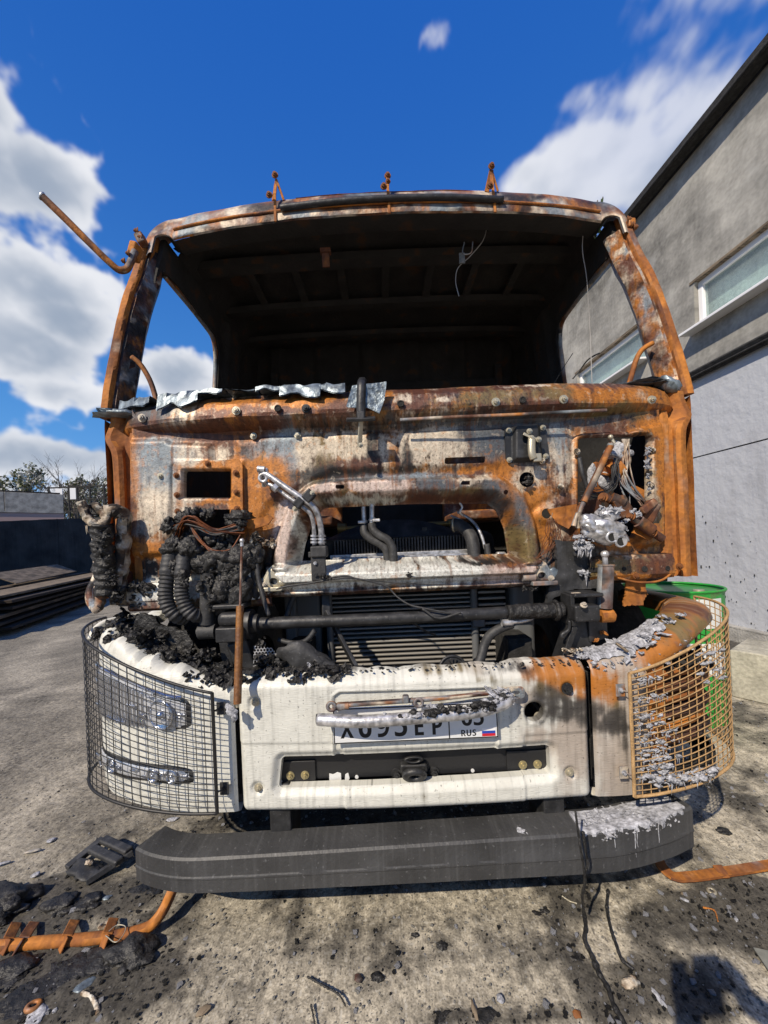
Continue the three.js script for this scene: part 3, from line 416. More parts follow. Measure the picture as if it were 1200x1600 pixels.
// ================================================================== the burnt truck
const truck = thing('burnt_truck', 'burnt out white and rust orange truck cab with wire headlight guards', 'truck', [TX, 0, TZ]);
const FD = 1.43, BD = 1.22;                    // distances of the firewall and of the bumper face
const BZ = FD - BD;
// ---- paint and rust of the firewall, in metres of its own sheet
const FWX0 = -1.15, FWX1 = 1.15, FWY0 = 1.0, FWY1 = 1.87;
// x, y (sighted on the firewall), half width, half height, strength, kind
const FWB = [
  [250, 735, 55, 50, 1.0, 'G'], [235, 700, 30, 20, 0.9, 'G'], [275, 760, 26, 60, 0.9, 'G'], [262, 790, 22, 45, 0.95, 'A'], [235, 800, 10, 35, 0.7, 'A'], [225, 830, 20, 20, 0.6, 'G'], [285, 712, 30, 16, 0.7, 'A'],
  [345, 712, 14, 10, 1.0, 'A'], [335, 735, 60, 10, 0.7, 'O'], [300, 765, 26, 45, 0.7, 'A'], [322, 735, 50, 8, 0.6, 'A'], [240, 860, 40, 20, 1.1, 'O'], [212, 720, 12, 60, 0.9, 'O'], [205, 790, 10, 50, 0.6, 'D'],
  [182, 720, 22, 120, 0.9, 'O'], [175, 640, 20, 40, 0.5, 'D'], [205, 660, 50, 10, 1.0, 'K'], [215, 680, 10, 26, 0.8, 'D'],
  [395, 790, 26, 60, 0.95, 'O'], [420, 700, 24, 30, 0.6, 'G'], [455, 705, 16, 40, 0.9, 'G'], [478, 712, 16, 34, 0.95, 'A'], [440, 740, 22, 30, 0.6, 'O'], [500, 725, 24, 30, 0.85, 'Y'], [520, 740, 26, 14, 0.7, 'K'], [380, 680, 40, 20, 0.6, 'O'],
  [545, 700, 10, 24, 1.1, 'A'], [583, 705, 14, 30, 1.15, 'K'], [565, 690, 8, 26, 0.9, 'A'], [612, 710, 13, 26, 1.05, 'O'], [602, 715, 5, 26, 0.9, 'A'], [637, 712, 13, 24, 1.15, 'K'], [655, 700, 8, 20, 0.7, 'A'], [560, 725, 50, 10, 0.8, 'D'],
  [690, 690, 34, 24, 0.9, 'A'], [745, 680, 40, 12, 1.05, 'g'], [760, 700, 30, 20, 1.0, 'g'], [700, 672, 60, 8, 0.9, 'G'], [735, 733, 36, 6, 0.8, 'O'], [790, 745, 16, 34, 0.8, 'O'],
  [822, 690, 34, 36, 1.1, 'g'], [875, 700, 16, 46, 0.95, 'G'], [885, 735, 12, 36, 0.9, 'A'], [822, 752, 26, 20, 0.85, 'A'], [870, 760, 26, 26, 0.6, 'O'], [835, 790, 26, 30, 0.9, 'O'], [858, 790, 16, 26, 0.75, 'A'], [820, 840, 20, 26, 0.7, 'Y'], [848, 830, 26, 20, 0.9, 'O'], [870, 820, 16, 30, 0.7, 'A'],
  [1055, 760, 28, 150, 0.95, 'O'], [1030, 740, 12, 80, 0.8, 'O'], [1040, 800, 7, 60, 0.5, 'D'], [1012, 760, 10, 70, 0.7, 'A'], [1020, 820, 10, 40, 0.6, 'Y'], [1015, 672, 34, 12, 1.0, 'O'], [905, 760, 8, 70, 0.7, 'O'], [950, 850, 60, 18, 0.9, 'O'], [950, 865, 40, 6, 0.7, 'A'], [940, 885, 80, 14, 0.75, 'Y'], [990, 880, 40, 12, 0.6, 'D'], [950, 900, 100, 5, 0.9, 'O'], [905, 862, 26, 16, 0.8, 'K'], [870, 885, 30, 24, 0.85, 'g'],
  [284, 762, 8, 44, 1.3, 'O'], [330, 728, 50, 6, 1.3, 'O'], [330, 787, 48, 5, 1.0, 'O'], [374, 772, 9, 52, 1.2, 'O'], [300, 727, 20, 4, 0.8, 'A'], [286, 750, 5, 14, 0.7, 'A'], [372, 750, 6, 20, 0.7, 'A'], [270, 922, 80, 13, 1.3, 'W'],
  [620, 700, 90, 26, 0.55, 'A'], [690, 705, 60, 20, 0.5, 'A'], [500, 700, 50, 26, 0.5, 'A'], [250, 760, 40, 60, 0.5, 'A'], [700, 690, 90, 14, 0.4, 'G'], [470, 690, 50, 16, 0.5, 'G'], [870, 715, 22, 40, 0.5, 'A'], [1015, 760, 14, 60, 0.4, 'Y'], [760, 790, 40, 10, 0.4, 'g'],
  // the arch round the opening
  [444, 840, 13, 55, 1.5, 'P'], [450, 800, 16, 20, 1.2, 'P'], [470, 780, 16, 12, 0.9, 'g'], [466, 830, 10, 50, 0.9, 'W'], [510, 764, 24, 9, 1.3, 'P'], [575, 760, 34, 9, 1.4, 'P'], [610, 762, 34, 10, 1.3, 'P'], [690, 760, 40, 12, 1.1, 'g'], [545, 752, 70, 5, 0.9, 'g'], [640, 745, 60, 6, 1.0, 'G'], [730, 752, 40, 7, 0.9, 'A'], [715, 768, 40, 8, 0.8, 'Y'], [770, 765, 20, 12, 1.0, 'g'], [800, 790, 16, 22, 1.1, 'g'], [820, 820, 12, 30, 0.9, 'g'], [815, 850, 14, 20, 0.8, 'Y'], [795, 800, 8, 22, 0.9, 'O'], [788, 840, 10, 26, 0.7, 'A'], [560, 781, 90, 6, 0.8, 'W'], [700, 782, 60, 6, 0.9, 'D'],
  // the pale rail under the opening, sooted on its left
  [560, 893, 130, 20, 1.7, 'W'], [470, 900, 40, 24, 1.4, 'W'], [700, 895, 50, 20, 1.6, 'W'], [780, 898, 50, 18, 1.5, 'P'], [790, 882, 24, 5, 0.9, 'D'], [740, 877, 40, 3, 1.2, 'K'], [835, 896, 18, 16, 0.9, 'P'], [430, 880, 16, 26, 0.7, 'K'], [527, 890, 5, 8, 1.0, 'D'], [250, 915, 60, 20, 1.0, 'W'], [250, 890, 70, 12, 1.0, 'K'], [330, 920, 40, 20, 0.9, 'W'], [370, 890, 40, 26, 1.1, 'K'], [222, 905, 14, 14, 0.9, 'K'], [310, 850, 60, 30, 0.9, 'K'],
  // the sill under the windscreen; dark band below is soot plus painted sill shade
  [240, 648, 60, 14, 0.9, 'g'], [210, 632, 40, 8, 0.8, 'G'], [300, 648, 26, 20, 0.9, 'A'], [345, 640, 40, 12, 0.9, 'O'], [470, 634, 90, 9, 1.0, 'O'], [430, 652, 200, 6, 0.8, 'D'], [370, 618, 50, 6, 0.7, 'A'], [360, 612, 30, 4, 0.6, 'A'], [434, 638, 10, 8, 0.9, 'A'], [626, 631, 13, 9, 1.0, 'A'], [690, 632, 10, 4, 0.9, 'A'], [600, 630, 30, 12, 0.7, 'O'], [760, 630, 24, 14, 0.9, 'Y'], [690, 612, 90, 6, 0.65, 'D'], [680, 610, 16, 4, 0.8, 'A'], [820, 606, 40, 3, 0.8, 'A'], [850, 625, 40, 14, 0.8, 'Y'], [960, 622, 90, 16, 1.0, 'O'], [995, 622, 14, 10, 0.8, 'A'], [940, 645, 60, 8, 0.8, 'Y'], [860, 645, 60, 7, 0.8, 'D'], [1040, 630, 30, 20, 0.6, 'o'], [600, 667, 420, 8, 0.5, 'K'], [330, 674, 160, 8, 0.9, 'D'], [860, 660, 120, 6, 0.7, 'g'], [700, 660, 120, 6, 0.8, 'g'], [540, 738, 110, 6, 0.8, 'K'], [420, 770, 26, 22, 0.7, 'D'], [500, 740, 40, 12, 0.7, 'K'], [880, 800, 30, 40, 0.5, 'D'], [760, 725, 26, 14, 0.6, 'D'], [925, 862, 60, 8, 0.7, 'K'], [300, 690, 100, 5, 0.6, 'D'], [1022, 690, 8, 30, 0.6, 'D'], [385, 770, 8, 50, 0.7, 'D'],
].map(([x, y, rx, ry, s, k]) => { const c = sv(x, y, FD); return [c[0], c[1], rx * FD / 600, ry * FD / 600, s, k]; });
const CELLS = new Map();
function cell(x, y) { const i = Math.floor(x / 0.06), j = Math.floor(y / 0.06), key = i * 1000 + j; let l = CELLS.get(key); if (!l) { const cx = (i + 0.5) * 0.06, cy = (j + 0.5) * 0.06; l = FWB.filter(([bx, by, rx, ry]) => Math.abs(cx - bx) < rx * 2.2 + 0.03 && Math.abs(cy - by) < ry * 2.2 + 0.03); CELLS.set(key, l); } return l; }
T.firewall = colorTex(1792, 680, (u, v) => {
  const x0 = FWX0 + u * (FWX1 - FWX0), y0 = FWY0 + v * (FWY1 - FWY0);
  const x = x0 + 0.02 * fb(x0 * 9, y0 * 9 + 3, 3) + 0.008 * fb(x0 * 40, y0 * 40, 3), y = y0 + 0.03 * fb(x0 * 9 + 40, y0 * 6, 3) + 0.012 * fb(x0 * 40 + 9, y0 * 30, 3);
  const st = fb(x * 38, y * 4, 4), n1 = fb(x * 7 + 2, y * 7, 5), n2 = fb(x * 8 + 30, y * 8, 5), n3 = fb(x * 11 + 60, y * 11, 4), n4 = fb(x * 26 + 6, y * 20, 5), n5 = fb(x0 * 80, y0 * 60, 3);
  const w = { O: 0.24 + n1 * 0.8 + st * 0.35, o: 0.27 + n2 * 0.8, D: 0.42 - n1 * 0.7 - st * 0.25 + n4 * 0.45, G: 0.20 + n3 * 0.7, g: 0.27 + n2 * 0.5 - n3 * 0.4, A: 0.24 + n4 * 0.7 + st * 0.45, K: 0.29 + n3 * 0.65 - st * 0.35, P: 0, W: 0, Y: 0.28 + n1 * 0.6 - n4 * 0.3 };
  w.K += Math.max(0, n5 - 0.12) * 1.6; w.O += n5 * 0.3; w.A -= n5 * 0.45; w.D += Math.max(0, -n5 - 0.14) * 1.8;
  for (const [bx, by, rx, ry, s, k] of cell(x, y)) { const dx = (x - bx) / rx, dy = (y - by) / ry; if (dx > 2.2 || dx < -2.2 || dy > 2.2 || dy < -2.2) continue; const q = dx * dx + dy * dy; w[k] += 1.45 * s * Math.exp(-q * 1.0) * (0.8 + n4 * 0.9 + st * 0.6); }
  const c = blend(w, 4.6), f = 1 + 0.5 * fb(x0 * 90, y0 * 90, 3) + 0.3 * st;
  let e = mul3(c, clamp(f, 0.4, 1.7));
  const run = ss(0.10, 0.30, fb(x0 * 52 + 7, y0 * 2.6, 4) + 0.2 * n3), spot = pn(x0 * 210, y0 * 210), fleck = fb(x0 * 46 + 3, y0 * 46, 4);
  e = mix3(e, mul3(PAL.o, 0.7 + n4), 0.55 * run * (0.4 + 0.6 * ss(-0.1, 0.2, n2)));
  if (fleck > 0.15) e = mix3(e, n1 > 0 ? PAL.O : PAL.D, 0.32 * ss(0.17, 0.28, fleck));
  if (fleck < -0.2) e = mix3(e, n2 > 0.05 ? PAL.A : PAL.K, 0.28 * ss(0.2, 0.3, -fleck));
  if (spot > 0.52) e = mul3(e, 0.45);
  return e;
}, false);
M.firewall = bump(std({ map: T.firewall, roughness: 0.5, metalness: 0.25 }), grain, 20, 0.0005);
const fwUV = (x, y) => [(x - FWX0) / (FWX1 - FWX0), (y - FWY0) / (FWY1 - FWY0)];
const onFW = (poly) => polySdf(poly.map(([x, y]) => { const p = sv(x, y, FD); return [p[0], p[1]]; }));

// ---- firewall
{
  const arch = [[466, 878], [471, 850], [486, 806], [503, 791], [640, 785], [768, 784], [784, 796], [797, 826], [803, 866]];
  const sArch = onFW(arch), sOuter = onFW([[206, 640], [215, 655], [1030, 620], [1032, 905], [930, 908], [860, 914], [640, 925], [420, 934], [206, 944]]);
  const sLeft = onFW(rectPoly(291, 737, 364, 780)), sLeft2 = onFW([[290, 796], [366, 794], [366, 832], [290, 834]]), sRight = onFW([[903, 688], [910, 684], [1004, 682], [1010, 690], [1008, 815], [985, 838], [925, 840], [903, 800]]);
  const sSlot = onFW([[694, 716], [757, 714], [757, 724], [694, 726]]), hole = (x, y, r) => { const p = sv(x, y, FD); return (a, b) => Math.hypot(a - p[0], b - p[1]) - r; };
  const slot1 = onFW([[526, 760], [540, 760], [540, 766], [526, 766]]), slot2 = onFW([[717, 754], [731, 754], [731, 760], [717, 760]]);
  const holes = [sArch, sLeft, sLeft2, sRight, sSlot, slot1, slot2, hole(786, 771, 0.009), hole(852, 803, 0.019), hole(203, 722, 0.007), hole(434, 710, 0.004), hole(700, 760, 0.003), hole(822, 750, 0.028)];
  const pLeft = onFW([[205, 690], [260, 688], [268, 694], [330, 696], [335, 730], [272, 730], [270, 865], [205, 870]]), pRight = onFW([[985, 676], [1030, 662], [1036, 690], [1044, 845], [1000, 855], [990, 850], [1012, 800], [1014, 690]]), pMid = onFW([[370, 690], [440, 680], [790, 668], [890, 672], [894, 760], [820, 800], [780, 730], [520, 738], [420, 790], [390, 860], [372, 850]]);
  const rail = onFW([[416, 884], [850, 872], [856, 912], [640, 922], [420, 932]]), frameL = onFW(rectPoly(276, 722, 382, 800));
  const zf = (x, y) => {
    const a = sArch(x, y);
    let h = 0.006 * fb(x * 5, y * 5, 3) + 0.0022 * fb(x * 16, y * 16, 2);
    h += 0.016 * ss(0.012, -0.012, pLeft(x, y)) + 0.022 * ss(0.010, -0.012, pRight(x, y)) + 0.010 * ss(0.012, -0.02, pMid(x, y));
    const r = sRight(x, y); h += 0.010 * ss(0.02, 0.012, r) * ss(0, 0.004, r);
    const band = ss(0.098, 0.078, a) * ss(0.0, 0.046, a);        // raised arch with a turned-in wall
    if (y > 1.085) h = h * (1 - band) + band * 0.034; if (a < 0.05) h -= 0.07 * ss(0.042, 0.0, a) * (y > 1.115 ? 1 : 0.25);
    const s2 = Math.min(slot1(x, y), slot2(x, y)); h += 0.004 * ss(0.016, 0.008, s2);
    h += 0.034 * ss(0.004, -0.006, rail(x, y)) - 0.012 * ss(0.002, -0.004, Math.abs(rail(x, y) + 0.022) - 0.004);
    h += 0.006 * ss(0.008, -0.004, frameL(x, y));
    const b = sv(852, 803, FD), q = Math.hypot(x - b[0], y - b[1]); h += 0.014 * ss(0.05, 0.02, q);
    const c = sv(875, 790, FD), w = Math.hypot((x - c[0]) * 1.2, y - c[1]); h += 0.02 * ss(0.06, 0.0, w) * (0.6 + 1.2 * fb(x * 30, y * 30, 2));
    return h;
  };
  const solid = (x, y) => { let s = -sOuter(x, y); for (const h of holes) { const q = h(x, y); if (q < s) s = q; } return s; };
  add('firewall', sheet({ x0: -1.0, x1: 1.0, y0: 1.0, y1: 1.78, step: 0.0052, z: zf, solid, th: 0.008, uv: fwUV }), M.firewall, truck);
  // frame plate with bolts round the small left opening
  const sIn = onFW(rectPoly(291, 737, 364, 779)), sIn2 = onFW(rectPoly(296, 797, 364, 826)), sPl = onFW([[280, 724], [376, 720], [383, 728], [384, 830], [366, 840], [283, 842], [276, 834], [276, 732]]);
  const p = sv(330, 760, FD);
  const frame = add('cable_frame', sheet({ x0: p[0] - 0.16, x1: p[0] + 0.16, y0: p[1] - 0.22, y1: p[1] + 0.12, step: 0.004, z: (x, y) => 0.028 - 0.01 * ss(0.006, 0, Math.abs(sIn(x, y))) + 0.002 * fb(x * 20, y * 20, 2), solid: (x, y) => Math.min(-sPl(x, y), sIn(x, y), sIn2(x, y)), th: 0.016, uv: fwUV }), M.firewall, truck, 'rusty plate framing the small left opening');
  for (const [x, y] of [[282, 745], [283, 775], [373, 741], [374, 771], [375, 796], [284, 800], [330, 727]]) { const b = sv(x, y, FD); bolt([b[0], b[1], 0.03], 0.0075, M.rustDark, frame); }
  for (const [x, y] of [[398, 683], [466, 682], [254, 745], [322, 731]]) { const b = sv(x, y, FD); bolt([b[0], b[1], 0.012], 0.009, M.zinc, truck); }
  for (const [x, y] of [[872, 762], [897, 708], [1013, 706], [1011, 760], [1010, 800], [843, 722]]) { const b = sv(x, y, FD); bolt([b[0], b[1], 0.02], 0.0085, M.ash, truck); }
}
// ---- the bowed sill under the windscreen
const bow = (x) => -0.10 * Math.pow(Math.abs(x) / 1.08, 5);     // how far the front falls back towards the corners
{
  const prof = [[-0.13, 1.785], [-0.06, 1.792], [-0.015, 1.790], [0.006, 1.780], [0.040, 1.752], [0.050, 1.745], [0.0565, 1.736], [0.064, 1.714], [0.069, 1.698], [0.068, 1.686], [0.058, 1.674], [0.035, 1.662], [0.014, 1.652], [0.006, 1.638], [0.004, 1.612]];
  const rows = [];
  for (let i = 0; i <= 220; i++) { const x = -1.085 + 2.17 * i / 220, e = ss(1.09, 1.0, Math.abs(x)); rows.push(prof.map(([z, y], k) => [x, y + 0.004 * fb(x * 6, k * 0.4, 3) - 0.03 * (1 - e) * (k < 9 ? 1 : 0), z * (0.55 + 0.45 * e) + bow(x) + 0.006 * fb(x * 9 + 4, k * 0.5, 3)])); }
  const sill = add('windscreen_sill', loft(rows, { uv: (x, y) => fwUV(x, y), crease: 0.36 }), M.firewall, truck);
  for (const [x, y, m] of [[368, 641, 'zinc'], [478, 638, 'blackSteel'], [775, 628, 'zinc'], [882, 623, 'zinc'], [1033, 617, 'zinc'], [208, 646, 'burnt']]) { const b = sv(x, y, FD - 0.075); bolt([b[0], b[1], 0.072 + bow(b[0])], 0.011, M[m], sill); }
  const ring = new THREE.TorusGeometry(0.0095, 0.0035, 8, 20);
  for (const [x, y] of [[434, 638], [626, 631], [817, 625]]) { const b = sv(x, y, FD - 0.075); add('hole_rim', [ring.clone().translate(b[0], b[1], 0.076 + bow(b[0])), new THREE.CylinderGeometry(0.0085, 0.0085, 0.006, 16).rotateX(Math.PI / 2).translate(b[0], b[1], 0.0745 + bow(b[0]))], M.soot, sill); }
  // a folded strip under the sill on the right
  add('trim_strip', tube(svs([[625, 656, 1.365], [700, 652, 1.36], [800, 648, 1.36], [900, 643, 1.36], [948, 641, 1.365]]), (t, a) => 0.004 + 0.0018 * Math.cos(2 * a), 40, 8), M.burnt, truck);
  // torn sheet flaps lying over the sill
  const rf = rng(5);
  const flap = (px0, px1, py, drop, wid, mat) => { const a = sv(px0, py, FD - 0.04), b = sv(px1, py, FD - 0.04); const nx = 14, rows = []; for (let j = 0; j <= 8; j++) { const t = j / 8; rows.push([...Array(nx + 1).keys()].map((i) => { const s = i / nx, x = a[0] + (b[0] - a[0]) * s, rag = drop * (0.7 + 0.6 * fb(x * 12 + px0, 1, 2)), q = t * (wid + rag), y0 = 1.792 + (a[1] + (b[1] - a[1]) * s - 1.79) * 0.2; const zz = q < wid ? -0.06 + q : -0.06 + wid + 0.012 + (q - wid) * 0.32, yy = q < wid ? y0 + 0.002 : y0 + 0.002 - (q - wid) * 0.95; return [x, yy + 0.012 * fb(x * 14 + px0, t * 3, 3) + 0.006, zz + bow(x) + 0.012 * fb(x * 14, t * 4 + px0, 3) + 0.008]; })); } const g = loft(rows, { crease: 0.5 }); const g2 = g.clone().translate(0, -0.003, -0.003); return [g, g2]; };
  M.flap = bump(std({ map: rep(T.dross, 1), color: new THREE.Color().setRGB(0.40, 0.48, 0.52), roughness: 0.42, metalness: 0.45 }), lumpy, 3, 0.004);
  for (const [a, b, y, d, w] of [[166, 228, 622, 0.05, 0.095], [244, 312, 618, 0.085, 0.10], [306, 350, 616, 0.025, 0.10], [352, 398, 614, 0.014, 0.09], [402, 440, 612, 0.03, 0.10], [440, 502, 610, 0.07, 0.10], [500, 540, 608, 0.05, 0.095]]) add('torn_flap', flap(a, b, y, d, w), M.flap, truck, 'torn silvery sheet lying over the sill');
  add('torn_flap', [lump(rf, 0.05, [1.3, 0.25, 0.9], 0.5, 2), lump(rf, 0.035, [1.2, 0.3, 0.9], 0.5, 2).translate(0.06, -0.006, 0.02)].map((g) => g.translate(0.96, 1.79, -0.06)), M.plastic, truck);
  add('torn_flap', [lump(rf, 0.045, [1.2, 0.5, 1], 0.4, 2).rotateZ(-0.7).translate(1.04, 1.775, -0.05)], M.flap, truck);
  add('torn_flap', [lump(rf, 0.06, [1.4, 0.2, 1], 0.4, 2).translate(-1.06, 1.745, -0.03)], M.flap, truck);
  // latch strap and square of scorched sheet at the middle
  const q = sv(574, 628, FD - 0.09);
  const sq = sheet({ x0: -0.075, x1: 0.075, y0: -0.06, y1: 0.055, step: 0.006, z: (x, y) => 0.008 * fb(x * 16, y * 16, 3) + 0.1 * Math.max(0, y) * -0.8, solid: (x, y) => -polySdf([[-0.075, -0.03], [-0.05, 0.045], [0.07, 0.055], [0.06, -0.01], [0.04, -0.058], [0.0, -0.035]])(x, y), th: 0.004, uv: (x, y) => [x * 2, y * 2] });
  add('scorched_sheet', sq.translate(q[0], q[1] + 0.012, 0.098), M.flap, truck);
  add('hood_latch_strap', [tube(svs([[566, 594, 1.40], [565, 600, 1.335], [564, 625, 1.325], [564, 655, 1.325]]), (t, a) => 0.010 + 0.006 * Math.cos(a) ** 2, 20, 8), boxAt(sv(564, 655, 1.32), 0.10, 0.012, 0.03, 0.003, [0.5, 0, 0.0]), boxAt(sv(564, 650, 1.318), 0.028, 0.03, 0.02, 0.006)], M.blackSteel, truck);
  add('latch_tongue', [bar(sv(564, 658, 1.325), sv(562, 695, 1.345), 0.020, 0.006)], M.zinc, truck);
  bolt([...sv(563, 696, 1.35).slice(0, 2), 0.086], 0.007, M.zinc, truck);
}
// ---- corner posts, left and right of the firewall
for (const s of [-1, 1]) {
  const prof = [[1.105, -0.30], [1.108, -0.06], [1.10, -0.02], [1.085, 0.0], [1.062, 0.006], [1.05, -0.004], [1.045, -0.022], [1.03, -0.026], [1.022, -0.012], [1.012, 0.002], [0.99, 0.004], [0.978, -0.008], [0.965, -0.012], [0.955, -0.012]];
  const rows = [];
  for (let i = 0; i <= 60; i++) { const t = i / 60, y = 1.045 + 0.70 * t, bul = 0.02 * Math.exp(-(((y - 1.66) / 0.05) ** 2)) - 0.02 * ss(1.64, 1.60, y) * 0; const inn = 0.018 * ss(1.66, 1.60, y); rows.push(prof.map(([x, z], k) => [s * (x - inn * (k < 6 ? 1 : 0.6) + bul * (k < 6 ? 1 : 0) + 0.003 * fb(y * 7, k * 0.5 + s * 9, 2)), y, z + 0.004 * fb(y * 6 + 3, k * 0.4, 2) + bow(0.95) * 0.5 * ss(1.6, 1.7, y)])); }
  if (s < 0) for (const r of rows) r.reverse();
  add('corner_post', loft(rows, { crease: 0.7 }), M.rust, truck, s < 0 ? 'rust orange corner post beside the melted casting' : 'rust orange corner post beside the wall');
  // lower cab rail at that side
}
// right lower rail with holes and its hanging rusty tab
{
  const g = [], a = sv(918, 905, 1.40), b = sv(1048, 895, 1.40);
  const rows = []; for (let i = 0; i <= 30; i++) { const t = i / 30, x = a[0] + (b[0] - a[0]) * t, y = 1.085; rows.push([[0, 0.052], [0.04, 0.05], [0.052, 0.03], [0.052, -0.02], [0.04, -0.036], [0.0, -0.042]].map(([z, h], k) => [x, y + h + 0.002 * fb(x * 9, k, 2), z + 0.003 * fb(x * 9 + 4, k, 2)])); }
  const rl = add('lower_rail', [loft(rows, { uv: (x, y) => fwUV(x, y) })], M.firewall, truck, 'rusty lower rail under the right opening');
  for (const [x, y, r] of [[975, 889, 0.006], [1007, 889, 0.009], [1043, 888, 0.007]]) { const q = sv(x, y, 1.378); add('hole_rim', [new THREE.CylinderGeometry(r, r, 0.004, 14).rotateX(Math.PI / 2).translate(q[0], q[1], 0.0525), new THREE.TorusGeometry(r, 0.002, 6, 16).translate(q[0], q[1], 0.053)], M.soot, rl); }
  { const q = sv(994, 900, 1.378); bolt([q[0], q[1], 0.05], 0.008, M.rustDark, rl); const w = sv(1072, 886, 1.378); bolt([w[0], w[1], 0.02], 0.009, M.rustDark, truck); }
  { const q = sv(975, 890, 1.378); add('hole_rim', box(0.055, 0.018, 0.004, q[0] - 0.1, q[1] + 0.003, 0.0525, 0.002), M.soot, rl); }
  add('lower_rail', tube(svs([[960, 902, 1.385], [1000, 910, 1.38], [1035, 906, 1.38], [1055, 890, 1.385]]), 0.004, 24, 8), M.rust, truck);
  const tabp = sv(992, 925, 1.42);
  add('hanging_tab', sheet({ x0: -0.05, x1: 0.05, y0: -0.055, y1: 0.055, step: 0.005, z: (x, y) => 0.006 * fb(x * 20, y * 20, 2), solid: (x, y) => -polySdf([[-0.03, 0.055], [0.05, 0.055], [0.04, 0.02], [0.046, -0.01], [0.03, -0.035], [0.028, -0.05], [-0.045, -0.05], [-0.035, 0.0]])(x, y) + 0.004 * pn(x * 120, y * 120), th: 0.006, uv: (x, y) => [x, y] }).translate(tabp[0], tabp[1], 0.01), M.rust, truck);
  // left white lower rail with soot
  const c = sv(203, 925, 1.40), d = sv(425, 905, 1.40), rows2 = [];
  for (let i = 0; i <= 40; i++) { const t = i / 40, x = c[0] + (d[0] - c[0]) * t, y = 1.05; rows2.push([[0, 0.058], [0.034, 0.056], [0.048, 0.04], [0.05, -0.005], [0.044, -0.012], [0.046, -0.034], [0.036, -0.044], [0.0, -0.046]].map(([z, h], k) => [x, y + h + 0.002 * fb(x * 9, k, 2), z + 0.004 * fb(x * 9 + 4, k, 2)])); }
  add('lower_rail', loft(rows2, { uv: (x, y) => fwUV(x, y) }), M.firewall, truck, 'white lower rail under the left opening, sooty');
  add('charred_plastic', crust(rng(61), [[c[0] + 0.05, 1.085, 0.045, [0.05, 0.02, 0.01], 14, 0.016], [c[0] + 0.03, 1.045, 0.045, [0.02, 0.03, 0.01], 9, 0.013], [c[0] + 0.12, 1.06, 0.05, [0.05, 0.02, 0.004], 9, 0.008]]), M.char, truck);
}
